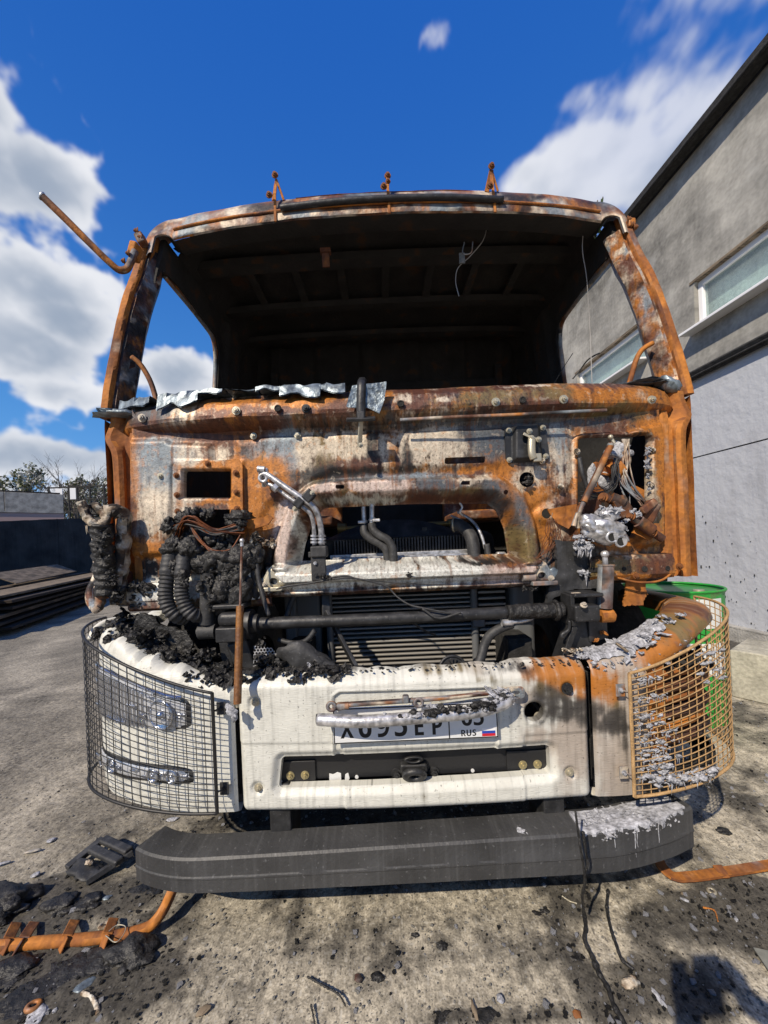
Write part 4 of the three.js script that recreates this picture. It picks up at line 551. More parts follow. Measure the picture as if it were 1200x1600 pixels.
// ---- the shell of the cab: pillars, header, roof, doors, back wall, floor
// inside of the cab: thick soot with a little rust coming through
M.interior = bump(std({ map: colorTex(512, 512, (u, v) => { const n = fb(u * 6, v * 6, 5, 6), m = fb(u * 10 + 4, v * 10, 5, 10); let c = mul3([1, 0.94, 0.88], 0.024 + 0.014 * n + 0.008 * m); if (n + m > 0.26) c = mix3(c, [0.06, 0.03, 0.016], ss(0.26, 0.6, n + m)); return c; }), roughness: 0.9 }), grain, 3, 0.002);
const headY = (x) => { const s = Math.abs(x) / 1.075; return 2.747 - 0.018 * s * s - 0.022 * Math.pow(s, 8); };
const headZ = (x) => -0.25 - 0.08 * Math.pow(Math.abs(x) / 1.05, 2.2);        // front of the roof, behind the firewall plane
{
  M.header = bump(std({ map: rep(rustTile(7, 0.20, 0.32, 0.34, 0.27, 0.26), 0.9), roughness: 0.6, metalness: 0.2 }), grain, 4, 0.0016);
  // header: (up, forward) profile from the roof edge down to the turned lip
  const prof = [[0.036, -0.14], [0.036, -0.09], [0.029, -0.045], [0.012, -0.012], [-0.018, 0.008], [-0.052, 0.018], [-0.066, 0.024], [-0.086, 0.034], [-0.108, 0.040], [-0.118, 0.038], [-0.122, 0.030]];
  // the line of the roof edge: along the top, round each corner and a little way down
  const line = [], XR = 0.955, ex = 0.135, ey = 0.125;
  for (let i = 0; i <= 120; i++) { const x = -XR + 2 * XR * i / 120; line.push([x, headY(x), 0, 1, 0]); }
  const turn = []; for (let i = 1; i <= 22; i++) { const a = Math.PI / 2 * i / 22; turn.push([XR + ex * Math.sin(a), headY(XR) - ey * (1 - Math.cos(a)), Math.sin(a), Math.cos(a), i / 22]); } for (let i = 1; i <= 4; i++) turn.push([XR + ex + 0.002 * i, headY(XR) - ey - 0.02 * i, 1, 0, 1 + i * 0.1]);
  line.push(...turn); line.unshift(...turn.map(([x, y, nx, ny, e]) => [-x, y, -nx, ny, e]).reverse());
  const rows = line.map(([x, y, nx, ny, e]) => prof.map(([u, f], k) => { const q = u * (1 - 0.42 * Math.min(1, e)), z = headZ(x) + f + 0.045 * e; return [x + nx * q, y + ny * q + 0.003 * fb(x * 5, k * 0.3, 3), z + 0.005 * fb(x * 6 + 5, k * 0.3, 3)]; }));
  const header = add('roof_header', loft(rows, { crease: 0.7 }), M.header, truck, 'rusty roof edge above the windscreen opening');
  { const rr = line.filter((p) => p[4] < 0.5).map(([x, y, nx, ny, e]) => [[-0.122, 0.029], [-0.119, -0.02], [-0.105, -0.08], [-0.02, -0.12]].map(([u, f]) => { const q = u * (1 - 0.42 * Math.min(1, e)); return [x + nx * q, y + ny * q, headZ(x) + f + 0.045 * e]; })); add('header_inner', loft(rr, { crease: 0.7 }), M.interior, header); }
  add('header_lip', tube([...Array(41).keys()].map((i) => { const x = -0.95 + 1.9 * i / 40; return [x, headY(x) - 0.076, headZ(x) + 0.035]; }), 0.006, 120, 8), M.rust, header);
  // visor tube with its brackets
  const zt = (x) => headZ(x) + 0.048;
  add('visor_tube', tube([[-0.455, 2.668, zt(-0.45)], [-0.2, 2.676, zt(-0.2)], [0.0, 2.678, zt(0)], [0.25, 2.676, zt(0.25)], [0.50, 2.666, zt(0.5)]], 0.013, 50, 12), M.blackSteel, truck);
  for (const [x, kind] of [[-0.47, 0], [0.02, 1], [0.475, 2]]) {
    const y = headY(x), z = headZ(x);
    const b = add('visor_bracket', [bar([x - 0.01, y - 0.13, z + 0.045], [x - 0.012, y + 0.005, z + 0.028], 0.012, 0.006), bar([x - 0.012, y + 0.0, z + 0.03], [x - 0.01, y + 0.06, z + 0.015], 0.014, 0.006), ...(kind !== 1 ? [bar([x + 0.02, y + 0.0, z + 0.0], [x - 0.008, y + 0.085, z + 0.012], 0.010, 0.005), bar([x - 0.03, y + 0.0, z + 0.0], [x - 0.008, y + 0.085, z + 0.012], kind === 2 ? 0.02 : 0.008, 0.005)] : [])], M.rust, truck);
    bolt([x - 0.01, y + (kind === 1 ? 0.055 : 0.095), z + 0.018], 0.010, M.rustDark, b); bolt([x - 0.03, y - 0.02, z + 0.05], 0.010, M.rustDark, b);
    if (kind === 1) bolt([x - 0.01, y + 0.02, z + 0.03], 0.008, M.rustDark, b);
  }
  for (const x of [-0.29, 0.26]) bolt([x, headY(x) + 0.018, headZ(x) - 0.05], 0.008, M.rustDark, truck, [-Math.PI / 2, 0, 0]);
  add('roof_strip', sheet({ x0: -0.40, x1: 0.42, y0: 0, y1: 0.06, step: 0.01, z: (x, y) => 0.006 * fb(x * 6, y * 20, 3), solid: (x, y) => Math.min(0.06 - y - 0.02 * pn(x * 5, 3), 1), th: 0.004, uv: (x, y) => [x, y], place: (x, y, h) => [x, headY(x) + 0.018 + y * 0.4, headZ(x) - 0.014 - y * 0.8 + h] }), M.rust, header);
  // roof panel with two small holes and cross bows
  const h1 = sv(289, 366, 1.74), h2 = sv(912, 351, 1.76), roofZ = (x, z) => headY(x) + 0.012 + 0.02 * ss(-0.3, -0.8, z);
  const hz1 = FD - 1.74, hz2 = FD - 1.76;
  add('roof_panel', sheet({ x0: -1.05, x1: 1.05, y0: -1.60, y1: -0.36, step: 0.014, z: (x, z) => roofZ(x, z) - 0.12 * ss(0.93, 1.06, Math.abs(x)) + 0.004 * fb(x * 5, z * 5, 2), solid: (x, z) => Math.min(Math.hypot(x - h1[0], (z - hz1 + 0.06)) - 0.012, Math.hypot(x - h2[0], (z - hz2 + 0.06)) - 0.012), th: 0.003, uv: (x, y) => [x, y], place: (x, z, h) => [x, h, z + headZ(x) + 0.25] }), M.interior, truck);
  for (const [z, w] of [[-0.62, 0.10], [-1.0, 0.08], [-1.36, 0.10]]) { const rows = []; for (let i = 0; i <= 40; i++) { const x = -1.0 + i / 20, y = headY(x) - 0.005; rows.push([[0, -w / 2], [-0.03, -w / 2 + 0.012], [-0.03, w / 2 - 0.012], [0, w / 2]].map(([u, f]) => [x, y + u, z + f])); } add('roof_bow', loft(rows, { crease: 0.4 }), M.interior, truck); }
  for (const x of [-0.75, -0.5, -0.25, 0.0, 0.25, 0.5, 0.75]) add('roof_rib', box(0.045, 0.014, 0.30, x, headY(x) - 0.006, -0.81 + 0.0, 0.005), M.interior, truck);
  add('ceiling_clip', [box(0.035, 0.07, 0.01, -0.29, 2.56, -0.38, 0.003), box(0.05, 0.02, 0.03, -0.29, 2.60, -0.38, 0.003)], M.rustDark, truck);
  add('ceiling_clip', [tube([[0.36, 2.60, -0.36], [0.35, 2.54, -0.35], [0.385, 2.54, -0.35], [0.40, 2.60, -0.36]], 0.003, 20, 6), box(0.03, 0.05, 0.01, 0.36, 2.57, -0.42, 0.003)], M.burnt, truck);
  const wire = std({ color: new THREE.Color().setRGB(0.35, 0.34, 0.33), roughness: 0.6 });
  add('hanging_wire', tube(svs([[762, 350, 1.85], [755, 375, 1.85], [735, 400, 1.86], [715, 420, 1.87], [712, 440, 1.88], [717, 463, 1.88]]), 0.0022, 40, 6), wire, truck);
  add('hanging_wire', tube(svs([[912, 355, 1.80], [910, 390, 1.82], [916, 430, 1.85], [920, 480, 1.9], [922, 520, 1.92], [925, 598, 1.92]]), 0.0022, 40, 6), wire, truck);
  add('hanging_wire', tube(svs([[895, 592, 2.1], [905, 580, 2.1], [918, 563, 2.05], [930, 555, 2.0], [937, 552, 1.95]]), 0.004, 30, 6), M.rubber, truck);
  add('hanging_wire', tube(svs([[865, 600, 2.2], [880, 575, 2.15], [895, 552, 2.1]]), 0.002, 20, 5), M.rubber, truck);
}
// pillars: flange at the front, web running inwards
for (const s of [-1, 1]) {
  const P = [[1.122, 1.735, -0.035], [1.121, 1.77, -0.042], [1.118, 1.86, -0.06], [1.112, 2.0, -0.095], [1.102, 2.16, -0.135], [1.09, 2.30, -0.175], [1.077, 2.42, -0.22], [1.07, 2.50, -0.245], [1.064, 2.565, -0.268]];
  const cv = new THREE.CatmullRomCurve3(P.map(V)), rows = [], flange = [];
  for (let i = 0; i <= 70; i++) {
    const t = i / 70, p = cv.getPoint(t), w = 0.058 + 0.006 * t, n = (k) => 0.004 * fb(t * 9 + s * 20, k * 0.7, 3);
    rows.push([[0.004, -0.13], [0.004, -0.04], [-0.004, -0.008], [-0.035, -0.012], [-0.045, -0.03], [-w * 0.8, -0.04], [-w, -0.055], [-w - 0.004, -0.075], [-w + 0.012, -0.095], [-0.03, -0.13]].map(([dx, dz], k) => [s * (p.x + dx + (s < 0 ? 0.022 * t : 0)) + n(k), p.y, p.z + dz + n(k + 20)]));
    flange.push([[0.006, -0.035], [0.010, 0.004], [0.002, 0.012], [-0.020, 0.010], [-0.026, 0.002], [-0.022, -0.03]].map(([dx, dz], k) => [s * (p.x + dx + (s < 0 ? 0.022 * t : 0)) + n(k + 40) * 0.7, p.y, p.z + dz + n(k + 60) * 0.7]));
  }
  if (s < 0) for (const r of [...rows, ...flange]) r.reverse();
  M.pillar ??= bump(std({ map: rep(rustTile(11, 0.12, 0.34, 0.22, 0.07, 0.50), 1.6), roughness: 0.5, metalness: 0.25 }), grain, 5, 0.0018);
  M.pillarRight ??= bump(std({ map: rep(rustTile(12, 0.40, 0.34, 0.30, 0.36, 0.16), 1.8), roughness: 0.45, metalness: 0.25 }), grain, 5, 0.0018);
  const pil = add('windscreen_pillar', loft(rows, { close: true, caps: true, crease: 0.8 }), s < 0 ? M.pillar : M.pillarRight, truck, s < 0 ? 'sooty windscreen pillar by the bent mirror arm' : 'rust mottled windscreen pillar beside the building');
  add('pillar_flange', loft(flange, { close: true, caps: true, crease: 0.8 }), M.rust, pil);
  // door shell of that side with its window opening
  const wz = (y) => s * (1.115 - 0.075 * Math.max(0, y - 1.7) - 0.02 * Math.max(0, y - 2.3));
  const win = polySdf([[-0.12, 1.80], [-0.88, 1.80], [-0.905, 1.84], [-0.91, 2.42], [-0.86, 2.485], [-0.46, 2.505], [-0.31, 2.49], [-0.17, 2.2]].map(([z, y]) => [z, y]));
  const solid2 = (z, y) => Math.min(win(z, y), y > 1.72 ? (-0.075 - (y - 1.76) * 0.25 - z) : 1);
  add('door_shell', sheet({ x0: -1.62, x1: -0.03, y0: 1.04, y1: 2.64, step: 0.016, z: (z, y) => 0.005 * fb(z * 4, y * 4 + s, 2), solid: solid2, th: 0.0, uv: (z, y) => [z, y], place: (z, y, h) => [wz(y) + h, y, z] }), M.rust, truck);
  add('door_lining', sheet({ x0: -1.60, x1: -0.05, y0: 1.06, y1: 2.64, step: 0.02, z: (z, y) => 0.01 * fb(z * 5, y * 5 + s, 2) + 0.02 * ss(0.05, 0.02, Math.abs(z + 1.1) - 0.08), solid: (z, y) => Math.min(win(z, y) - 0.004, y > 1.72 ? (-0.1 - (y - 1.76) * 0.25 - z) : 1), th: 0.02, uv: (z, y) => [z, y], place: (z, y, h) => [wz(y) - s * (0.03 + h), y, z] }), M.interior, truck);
  // turned frame round the window opening
  add('window_frame', tube([[wz(1.8) - s * 0.012, 1.80, -0.91], [wz(2.0) - s * 0.012, 2.0, -0.912], [wz(2.4) - s * 0.012, 2.40, -0.91], [wz(2.48) - s * 0.012, 2.48, -0.865], [wz(2.5) - s * 0.012, 2.502, -0.70], [wz(2.5) - s * 0.012, 2.505, -0.36]], (t, a) => 0.016 + 0.006 * Math.cos(2 * a), 60, 8), M.burnt, truck);
  add('grab_handle', tube(s < 0 ? svs([[206, 558, 1.54], [218, 568, 1.545], [230, 586, 1.55], [238, 604, 1.55], [246, 632, 1.55]]) : svs([[1020, 536, 1.54], [1004, 546, 1.545], [995, 560, 1.55], [988, 582, 1.55], [980, 612, 1.55]]), 0.010, 30, 10), s < 0 ? M.rustDark : M.rust, truck);
}
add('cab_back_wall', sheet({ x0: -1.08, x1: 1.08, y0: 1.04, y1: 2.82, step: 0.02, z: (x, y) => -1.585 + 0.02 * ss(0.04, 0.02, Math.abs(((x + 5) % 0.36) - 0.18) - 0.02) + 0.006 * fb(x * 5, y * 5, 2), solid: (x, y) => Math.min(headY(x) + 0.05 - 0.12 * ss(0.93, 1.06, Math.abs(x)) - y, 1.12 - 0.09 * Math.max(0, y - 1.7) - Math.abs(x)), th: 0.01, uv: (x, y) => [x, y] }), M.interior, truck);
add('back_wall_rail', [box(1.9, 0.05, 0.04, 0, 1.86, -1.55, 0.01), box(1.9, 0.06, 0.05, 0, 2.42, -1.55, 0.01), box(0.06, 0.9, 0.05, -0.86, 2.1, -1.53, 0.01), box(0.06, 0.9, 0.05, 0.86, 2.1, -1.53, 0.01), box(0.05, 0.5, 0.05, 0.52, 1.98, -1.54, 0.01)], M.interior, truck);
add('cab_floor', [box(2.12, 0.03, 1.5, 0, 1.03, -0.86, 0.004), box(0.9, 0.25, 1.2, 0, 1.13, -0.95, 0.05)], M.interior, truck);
add('burnt_seat_frame', [box(0.5, 0.06, 0.5, -0.62, 1.36, -1.1, 0.02), box(0.5, 0.5, 0.05, -0.62, 1.6, -1.38, 0.02, [0.15, 0, 0]), box(0.5, 0.06, 0.5, 0.62, 1.36, -1.1, 0.02), box(0.5, 0.5, 0.05, 0.62, 1.6, -1.38, 0.02, [0.15, 0, 0])], M.rustDark, truck);
// bolts at the roof corners and the bent mirror arm
for (const [x, y, d] of [[222, 372, 1.66], [216, 362, 1.66], [985, 352, 1.68], [980, 344, 1.68], [990, 356, 1.68]]) { const p = sv(x, y, d); const b = bolt(p, 0.011, M.rustDark, truck, [0, x < 600 ? -1.1 : 1.1, 0.4]); }
add('mirror_socket', [boxAt(sv(221, 375, 1.67), 0.035, 0.05, 0.04, 0.008, [0, 0, 0.4]), boxAt(sv(984, 352, 1.69), 0.035, 0.04, 0.04, 0.008)], M.rustDark, truck);
{
  const arm = add('mirror_arm', tube(svs([[66, 307, 1.36], [100, 340, 1.38], [140, 380, 1.41], [172, 411, 1.44], [186, 422, 1.455], [197, 421, 1.465], [204, 410, 1.475], [211, 393, 1.49]]), 0.0125, 60, 14), M.rustDark, truck, 'bent rusty mirror arm reaching out from the left pillar');
  const e = sv(66, 307, 1.36); add('arm_end', new THREE.TorusGeometry(0.010, 0.005, 8, 18).rotateY(-0.8).rotateX(-0.7).translate(e[0] - 0.001, e[1] + 0.001, e[2]), M.alu, arm);
  for (const [x, y] of [[207, 396], [200, 408]]) { const p = sv(x, y, 1.465); bolt([p[0] - 0.012, p[1], p[2]], 0.008, M.rustDark, arm, [0, -1.2, 0]); }
  add('arm_mount', [boxAt(sv(211, 394, 1.505), 0.03, 0.06, 0.05, 0.008, [0, 0, -0.3])], M.rust, arm);
}
// ---- bumper: painted metres along its face, s across and y up
const BS0 = -1.5, BS1 = 1.5, BY0 = 0.30, BY1 = 1.05;
const BPB = [[860, 1056, 60, 20, 1.3, 'O'], [900, 1068, 34, 34, 1.5, 'O'], [850, 1085, 34, 22, 1.0, 'S'], [875, 1112, 60, 30, 1.4, 'S'], [880, 1108, 44, 20, 1.2, 'K'], [915, 1125, 26, 34, 1.2, 'S'], [905, 1150, 30, 30, 0.8, 'B'], [845, 1075, 20, 16, 1.0, 'Y'], [840, 1062, 20, 14, 0.9, 'K'], [800, 1050, 40, 8, 1.0, 'K'], [790, 1085, 20, 12, 1.1, 'Y'], [760, 1062, 34, 8, 0.8, 'Y'], [700, 1050, 60, 6, 0.9, 'Y'], [640, 1048, 60, 6, 0.9, 'K'], [540, 1054, 40, 8, 0.8, 'K'], [850, 1150, 40, 20, 0.9, 'B'], [900, 1180, 26, 40, 0.9, 'B'], [820, 1090, 22, 20, 1.0, 'B'], [700, 1245, 80, 8, 0.5, 'Y'], [880, 1088, 30, 12, 0.9, 'Y'], [860, 1100, 16, 12, 0.6, 'A'], [905, 1050, 22, 10, 0.9, 'K'], [752, 1085, 30, 4, 0.9, 'O']].map(([x, y, rx, ry, s, k]) => { const c = sv(x, y, BD); return [c[0], c[1], rx * BD / 600, ry * BD / 600, s, k]; });
BPB.push([0.62, 0.74, 0.06, 0.09, 1.6, 'O'], [0.64, 0.61, 0.07, 0.05, 1.4, 'S'], [0.65, 0.60, 0.05, 0.035, 1.2, 'K'], [0.67, 0.52, 0.03, 0.08, 1.0, 'S'], [0.63, 0.66, 0.05, 0.03, 0.9, 'Y'], [0.75, 0.83, 0.1, 0.05, 0.7, 'O'], [0.98, 0.89, 0.10, 0.03, 0.6, 'Y'], [1.05, 0.90, 0.12, 0.02, 0.5, 'g'], [1.12, 0.945, 0.05, 0.02, 0.6, 'A'], [0.86, 0.42, 0.14, 0.05, 1.5, 'K'], [1.1, 0.45, 0.14, 0.08, 1.6, 'K'], [0.64, 0.44, 0.04, 0.08, 0.8, 'B']);
T.bumper = colorTex(2048, 512, (u, v) => {
  const s0 = BS0 + u * (BS1 - BS0), y0 = BY0 + v * (BY1 - BY0), s = s0 + 0.014 * fb(s0 * 14, y0 * 14, 4), y = y0 + 0.018 * fb(s0 * 14 + 50, y0 * 12, 4);
  const n1 = fb(s * 8, y * 8, 5), st = fb(s0 * 60, y0 * 3.5, 4), n4 = fb(s * 24, y * 24, 4), sp = fb(s0 * 110, y0 * 110, 2);
  const right = ss(0.25, 0.75, s0);
  const end = ss(0.66, 0.85, s0), w = { W: (1.0 - 0.42 * right - 0.2 * ss(0.72, 0.80, y0) * ss(-0.2, 0.2, s0)) * (1 - end), P: 0, B: (0.30 + 0.68 * right + n1 * 0.7 + 0.3 * ss(0.72, 0.80, y0) * ss(-0.2, 0.2, s0)) * (1 - end), K: 0.1 + n4 * 0.6 + 0.1 * right + end * (0.45 + n1 * 0.8), Y: 0.12 + n1 * 0.4 + st * 0.5 + end * (0.5 + n4), O: end * (0.74 + n1 * 0.7), o: end * (0.5 + n4 * 0.8), D: end * (0.5 - n1), A: end * (0.34 + n4 * 0.9 - n1 * 0.5), S: 0.1 + n1 * 0.3, g: end * (0.35 - n4) };
  for (const [bx, by, rx, ry, q, k] of BPB) { const dx = (s - bx) / rx, dy = (y - by) / ry, e = dx * dx + dy * dy; if (e < 5) w[k] += q * Math.exp(-e * 0.9) * (0.9 + n4 * 0.8 + st * 0.6); }
  const c = blend(w, 6); let f = 1 - 0.12 * clamp(n1 + 0.2) - 0.34 * clamp(st * 1.5) - 0.12 * clamp(fb(s0 * 25, y0 * 25 + 4, 4) * 2);
  if (sp > 0.35 && n4 > -0.02) f *= 0.45;
  return mul3(c, f * (1 + 0.1 * fb(s0 * 90, y0 * 90, 2)));
}, false);
M.bumper = bump(std({ map: T.bumper, roughness: 0.5, metalness: 0.02 }), grain, 10, 0.0006);
const bpUV = (s, y) => [(s - BS0) / (BS1 - BS0), (y - BY0) / (BY1 - BY0)];
const onB = (poly) => polySdf(poly.map(([x, y]) => { const p = sv(x, y, BD); return [p[0], p[1]]; }));
{
  const slot = onB([[436, 1194], [440, 1190], [858, 1171], [864, 1174], [866, 1213], [862, 1217], [436, 1240], [432, 1236]]), cR = sv(836, 1114, BD), cPl = onB([[530, 1083], [766, 1076], [777, 1082], [778, 1176], [770, 1182], [530, 1194], [522, 1188], [521, 1090]]);
  const bolts = [[396, 1101], [400, 1238], [895, 1213], [890, 1079]].map(([x, y]) => sv(x, y, BD));
  const top = (x) => 0.806 + 0.010 * fb(x * 12, 5, 3) - 0.004 + (x > 0.3 ? 0.004 : 0);
  const outer = (x, y) => { const dx = Math.max(Math.abs(x + 0.0) - 0.568 + 0.03, 0), dyb = Math.max(0.356 + 0.03 - y, 0); return Math.min(0.03 - Math.hypot(dx, dyb), top(x) - y); };
  const bz = (x, y) => {
    let z = BZ - 0.016 * (x / 0.57) ** 2;
    const e = 0.568 - Math.abs(x), b = y - 0.356, t = 0.806 - y;
    z -= 0.02 * Math.pow(clamp(1 - e / 0.02), 2) + 0.03 * Math.pow(clamp(1 - b / 0.03), 2) + 0.05 * Math.pow(clamp(1 - t / 0.045), 2);
    z -= 0.004 * ss(0.0, 0.004, (0.587 - 0.006 * x) - y) * (Math.abs(x - 0.06) > 0.29 ? 1 : 0);
    const q = cPl(x, y); z -= 0.007 * ss(0.003, -0.004, q) - 0.003 * Math.exp(-(((q - 0.004) / 0.004) ** 2));
    const sl = slot(x, y); z -= 0.016 * ss(0.026, 0.0, sl);
    for (const c of bolts) { const d = Math.hypot(x - c[0], y - c[1]); z -= 0.008 * ss(0.026, 0.014, d); }
    const d = Math.hypot(x - cR[0], y - cR[1]); z += 0.003 * ss(0.05, 0.04, d); z -= 0.006 * ss(0.036, 0.03, d);
    return z + 0.0018 * fb(x * 6, y * 6, 3);
  };
  const bumper = add('bumper', sheet({ x0: -0.58, x1: 0.58, y0: 0.34, y1: 0.83, step: 0.0045, z: bz, solid: (x, y) => Math.min(outer(x, y), slot(x, y), Math.hypot(x - cR[0], y - cR[1]) - 0.031), th: 0.03, uv: bpUV }), M.bumper, truck, 'white middle of the bumper, scorched brown at one end');
  M.brassBolt = std({ color: new THREE.Color().setRGB(0.42, 0.36, 0.2), roughness: 0.4, metalness: 0.6 });
  bolts.forEach((c, i) => bolt([c[0], c[1], bz(c[0], c[1]) + 0.001], i === 3 ? 0.0135 : 0.0095, i === 3 ? M.blackSteel : M.zinc, bumper));
  const bh = sv(840, 1118, 1.27); bolt([bh[0], bh[1], 0.165], 0.010, M.zinc, bumper);
  // scraped bare patch under the round hole
  // tow beam behind the slot with bolts, plates, hook and paper scraps
  M.beam = bump(std({ color: new THREE.Color().setRGB(0.014, 0.014, 0.015), roughness: 0.5 }), grain, 4, 0.0006);
  const beam = add('tow_beam', [box(1.1, 0.11, 0.06, 0.07, 0.49, 0.115, 0.004), box(0.115, 0.066, 0.008, sv(463, 1213, 1.25)[0], sv(463, 1213, 1.25)[1], 0.149, 0.002), box(0.14, 0.066, 0.008, sv(830, 1196, 1.25)[0], sv(830, 1196, 1.25)[1], 0.149, 0.002)], M.beam, truck);
  for (const [x, y] of [[453, 1214], [476, 1213], [818, 1197], [841, 1196]]) { const p = sv(x, y, 1.27); bolt([p[0], p[1], 0.152], 0.010, M.brassBolt, beam); }
  for (const [x, y] of [[620, 1213], [679, 1210]]) { const p = sv(x, y, 1.27); bolt([p[0], p[1], 0.145], 0.013, M.blackSteel, beam); }
  const hp = sv(648, 1213, 1.23);
  add('tow_hook', [new THREE.TorusGeometry(0.024, 0.012, 10, 24).scale(1.15, 0.85, 1).rotateX(0.5).translate(hp[0], hp[1] - 0.002, hp[2] - 0.01), box(0.09, 0.03, 0.03, hp[0], hp[1] + 0.004, hp[2] - 0.045, 0.008), new THREE.TorusGeometry(0.018, 0.006, 8, 20).scale(1.4, 0.5, 1).translate(hp[0], hp[1] + 0.037, hp[2] - 0.03)], M.blackSteel, beam);
  const paper = std({ color: new THREE.Color().setRGB(0.68, 0.68, 0.66), roughness: 0.8 });
  const pp = sv(523, 1222, 1.27), scrap = (pl, c) => sheet({ x0: -0.03, x1: 0.03, y0: -0.025, y1: 0.025, step: 0.004, z: (x, y) => 0.002 * fb(x * 30, y * 30, 2), solid: (x, y) => -polySdf(pl)(x, y), th: 0.001, uv: (x, y) => [x, y] }).translate(c[0], c[1] + 0.006, 0.1475);
  add('paper_scrap', scrap([[-0.02, -0.018], [-0.019, 0.016], [-0.005, 0.012], [0.008, 0.019], [0.02, 0.014], [0.02, -0.016]], pp), paper, beam); add('paper_scrap', scrap([[-0.009, -0.015], [-0.006, 0.012], [0.004, 0.017], [0.008, -0.002], [0.002, -0.014]], sv(542, 1222, 1.27)), paper, beam);
  for (const [x, y] of [[557, 1218], [740, 1208]]) { const p = sv(x, y, 1.27); add('hole_rim', new THREE.CylinderGeometry(0.006, 0.006, 0.003, 12).rotateX(Math.PI / 2).translate(p[0], p[1], 0.146), paper, beam); }
  // number plate
  const cv = document.createElement('canvas'); cv.width = 1040; cv.height = 224; const c = cv.getContext('2d');
  c.fillStyle = '#d9dbdc'; c.fillRect(0, 0, 1040, 224); c.strokeStyle = '#121212'; c.lineWidth = 7; c.strokeRect(7, 7, 1026, 210); c.beginPath(); c.moveTo(730, 7); c.lineTo(730, 217); c.stroke();
  c.fillStyle = '#141416'; c.textAlign = 'center'; c.textBaseline = 'alphabetic';
  const put = (t, x, y, s, k = 1) => { c.save(); c.translate(x, y); c.scale(k, 1); c.font = 'bold ' + s + 'px sans-serif'; c.fillText(t, 0, 0); c.restore(); };
  'X695EP'.split('').forEach((t, i) => put(t, 88 + i * 113, 188, i === 0 || i > 3 ? 158 : 196, 0.86));
  put('65', 880, 140, 150, 0.92); put('RUS', 850, 205, 54, 1.0);
  for (const [k, col] of [[0, '#e8e8ea'], [1, '#2846a8'], [2, '#c4202c']]) { c.fillStyle = col; c.fillRect(935, 160 + k * 17, 84, 17); }
  c.fillStyle = '#6b6b6a'; for (const x of [40, 770, 1005]) { c.beginPath(); c.arc(x, 60, 11, 0, 7); c.fill(); }
  const pt = new THREE.CanvasTexture(cv); pt.colorSpace = THREE.SRGBColorSpace;
  const pl = new RoundedBoxGeometry(0.52, 0.112, 0.006, 2, 0.003); { const p = pl.attributes.position, u = new Float32Array(p.count * 2); for (let i = 0; i < p.count; i++) { u[i * 2] = p.getX(i) / 0.52 + 0.5; u[i * 2 + 1] = p.getY(i) / 0.112 + 0.5; } pl.setAttribute('uv', new THREE.BufferAttribute(u, 2)); pl.userData.ownUV = true; }
  const pc = sv(649, 1129, BD - 0.008);
  pl.rotateX(-0.03).translate(pc[0], pc[1], BZ + 0.010);
  const dirty = std({ map: pt, roughness: 0.55, metalness: 0.15 }); bump(dirty, grain, 2, 0.0005);
  add('number_plate', pl, dirty, truck, 'white number plate half hidden behind the bent tube');
  // bent silver handrail over the plate, with the scorched bar above it
  const rail = add('bent_handrail', tube(svs([[497, 1124, 1.165], [512, 1125, 1.16], [540, 1127, 1.155], [575, 1127, 1.15], [620, 1124, 1.15], [680, 1119, 1.15], [730, 1114, 1.155], [765, 1107, 1.165], [788, 1098, 1.18], [798, 1090, 1.20]]), 0.0185, 70, 16), M.alu, truck, 'bent silver handrail hanging across the number plate');
  add('handrail_end', new THREE.CylinderGeometry(0.0150, 0.0150, 0.004, 16).rotateZ(Math.PI / 2).translate(...sv(496, 1123.6, 1.165)).translate(-0.001, 0, 0), M.soot, rail);
  const rr = rng(31), pp2 = new THREE.CatmullRomCurve3(svs([[600, 1120, 1.145], [680, 1114, 1.142], [730, 1109, 1.147], [765, 1102, 1.158], [795, 1090, 1.19]])), soot = [], dross = [];
  for (let i = 0; i < 95; i++) { const p = pp2.getPoint(rr() ** 0.7), k = 0.004 + rr() * 0.008; (rr() < 0.66 ? soot : dross).push(lump(rr, k, [1.2, 0.8, 1], 0.7, 1).translate(p.x, p.y + (rr() - 0.35) * 0.022, p.z + (rr() - 0.5) * 0.02)); }
  add('charred_plastic', soot, M.char, rail); add('melted_metal', dross, M.dross, rail);
  const bar2 = add('handrail_bracket', [tube(svs([[520, 1104, 1.19], [545, 1101, 1.185], [620, 1096, 1.185], [690, 1091, 1.19], [760, 1084, 1.20], [795, 1083, 1.205]]), (t) => 0.0085 - 0.002 * t, 40, 10), new THREE.TorusGeometry(0.012, 0.006, 8, 18).translate(...sv(518, 1104, 1.185)), rod(sv(528, 1104, 1.185), sv(545, 1102, 1.185), 0.013, 0.011), new THREE.TorusGeometry(0.012, 0.005, 8, 18).translate(...sv(654, 1098, 1.17)), boxAt(sv(634, 1092, 1.18), 0.02, 0.025, 0.02, 0.006)], M.burnt, truck, 'scorched bar above the bent handrail');
  add('melted_metal', crust(rr, [[...sv(780, 1082, 1.19), [0.03, 0.01, 0.012], 16, 0.011], [...sv(796, 1092, 1.19), [0.006, 0.014, 0.01], 10, 0.009], [...sv(672, 1103, 1.16), [0.012, 0.003, 0.008], 6, 0.008]], 0.9, 0.5), M.dross, bar2);
  const bpt = sv(803, 1083, 1.20); add('slotted_plate', sheet({ x0: -0.034, x1: 0.034, y0: -0.018, y1: 0.018, step: 0.004, z: () => 0, solid: (x, y) => Math.min(-(Math.hypot(Math.max(Math.abs(x) - 0.022, 0), Math.max(Math.abs(y) - 0.006, 0)) - 0.012), Math.hypot(Math.max(Math.abs(x - 0.006) - 0.008, 0), y) - 0.007), th: 0.006, uv: (x, y) => [x * 3, y * 3] }).translate(bpt[0], bpt[1], bpt[2] - 0.0), M.burnt, truck);
}
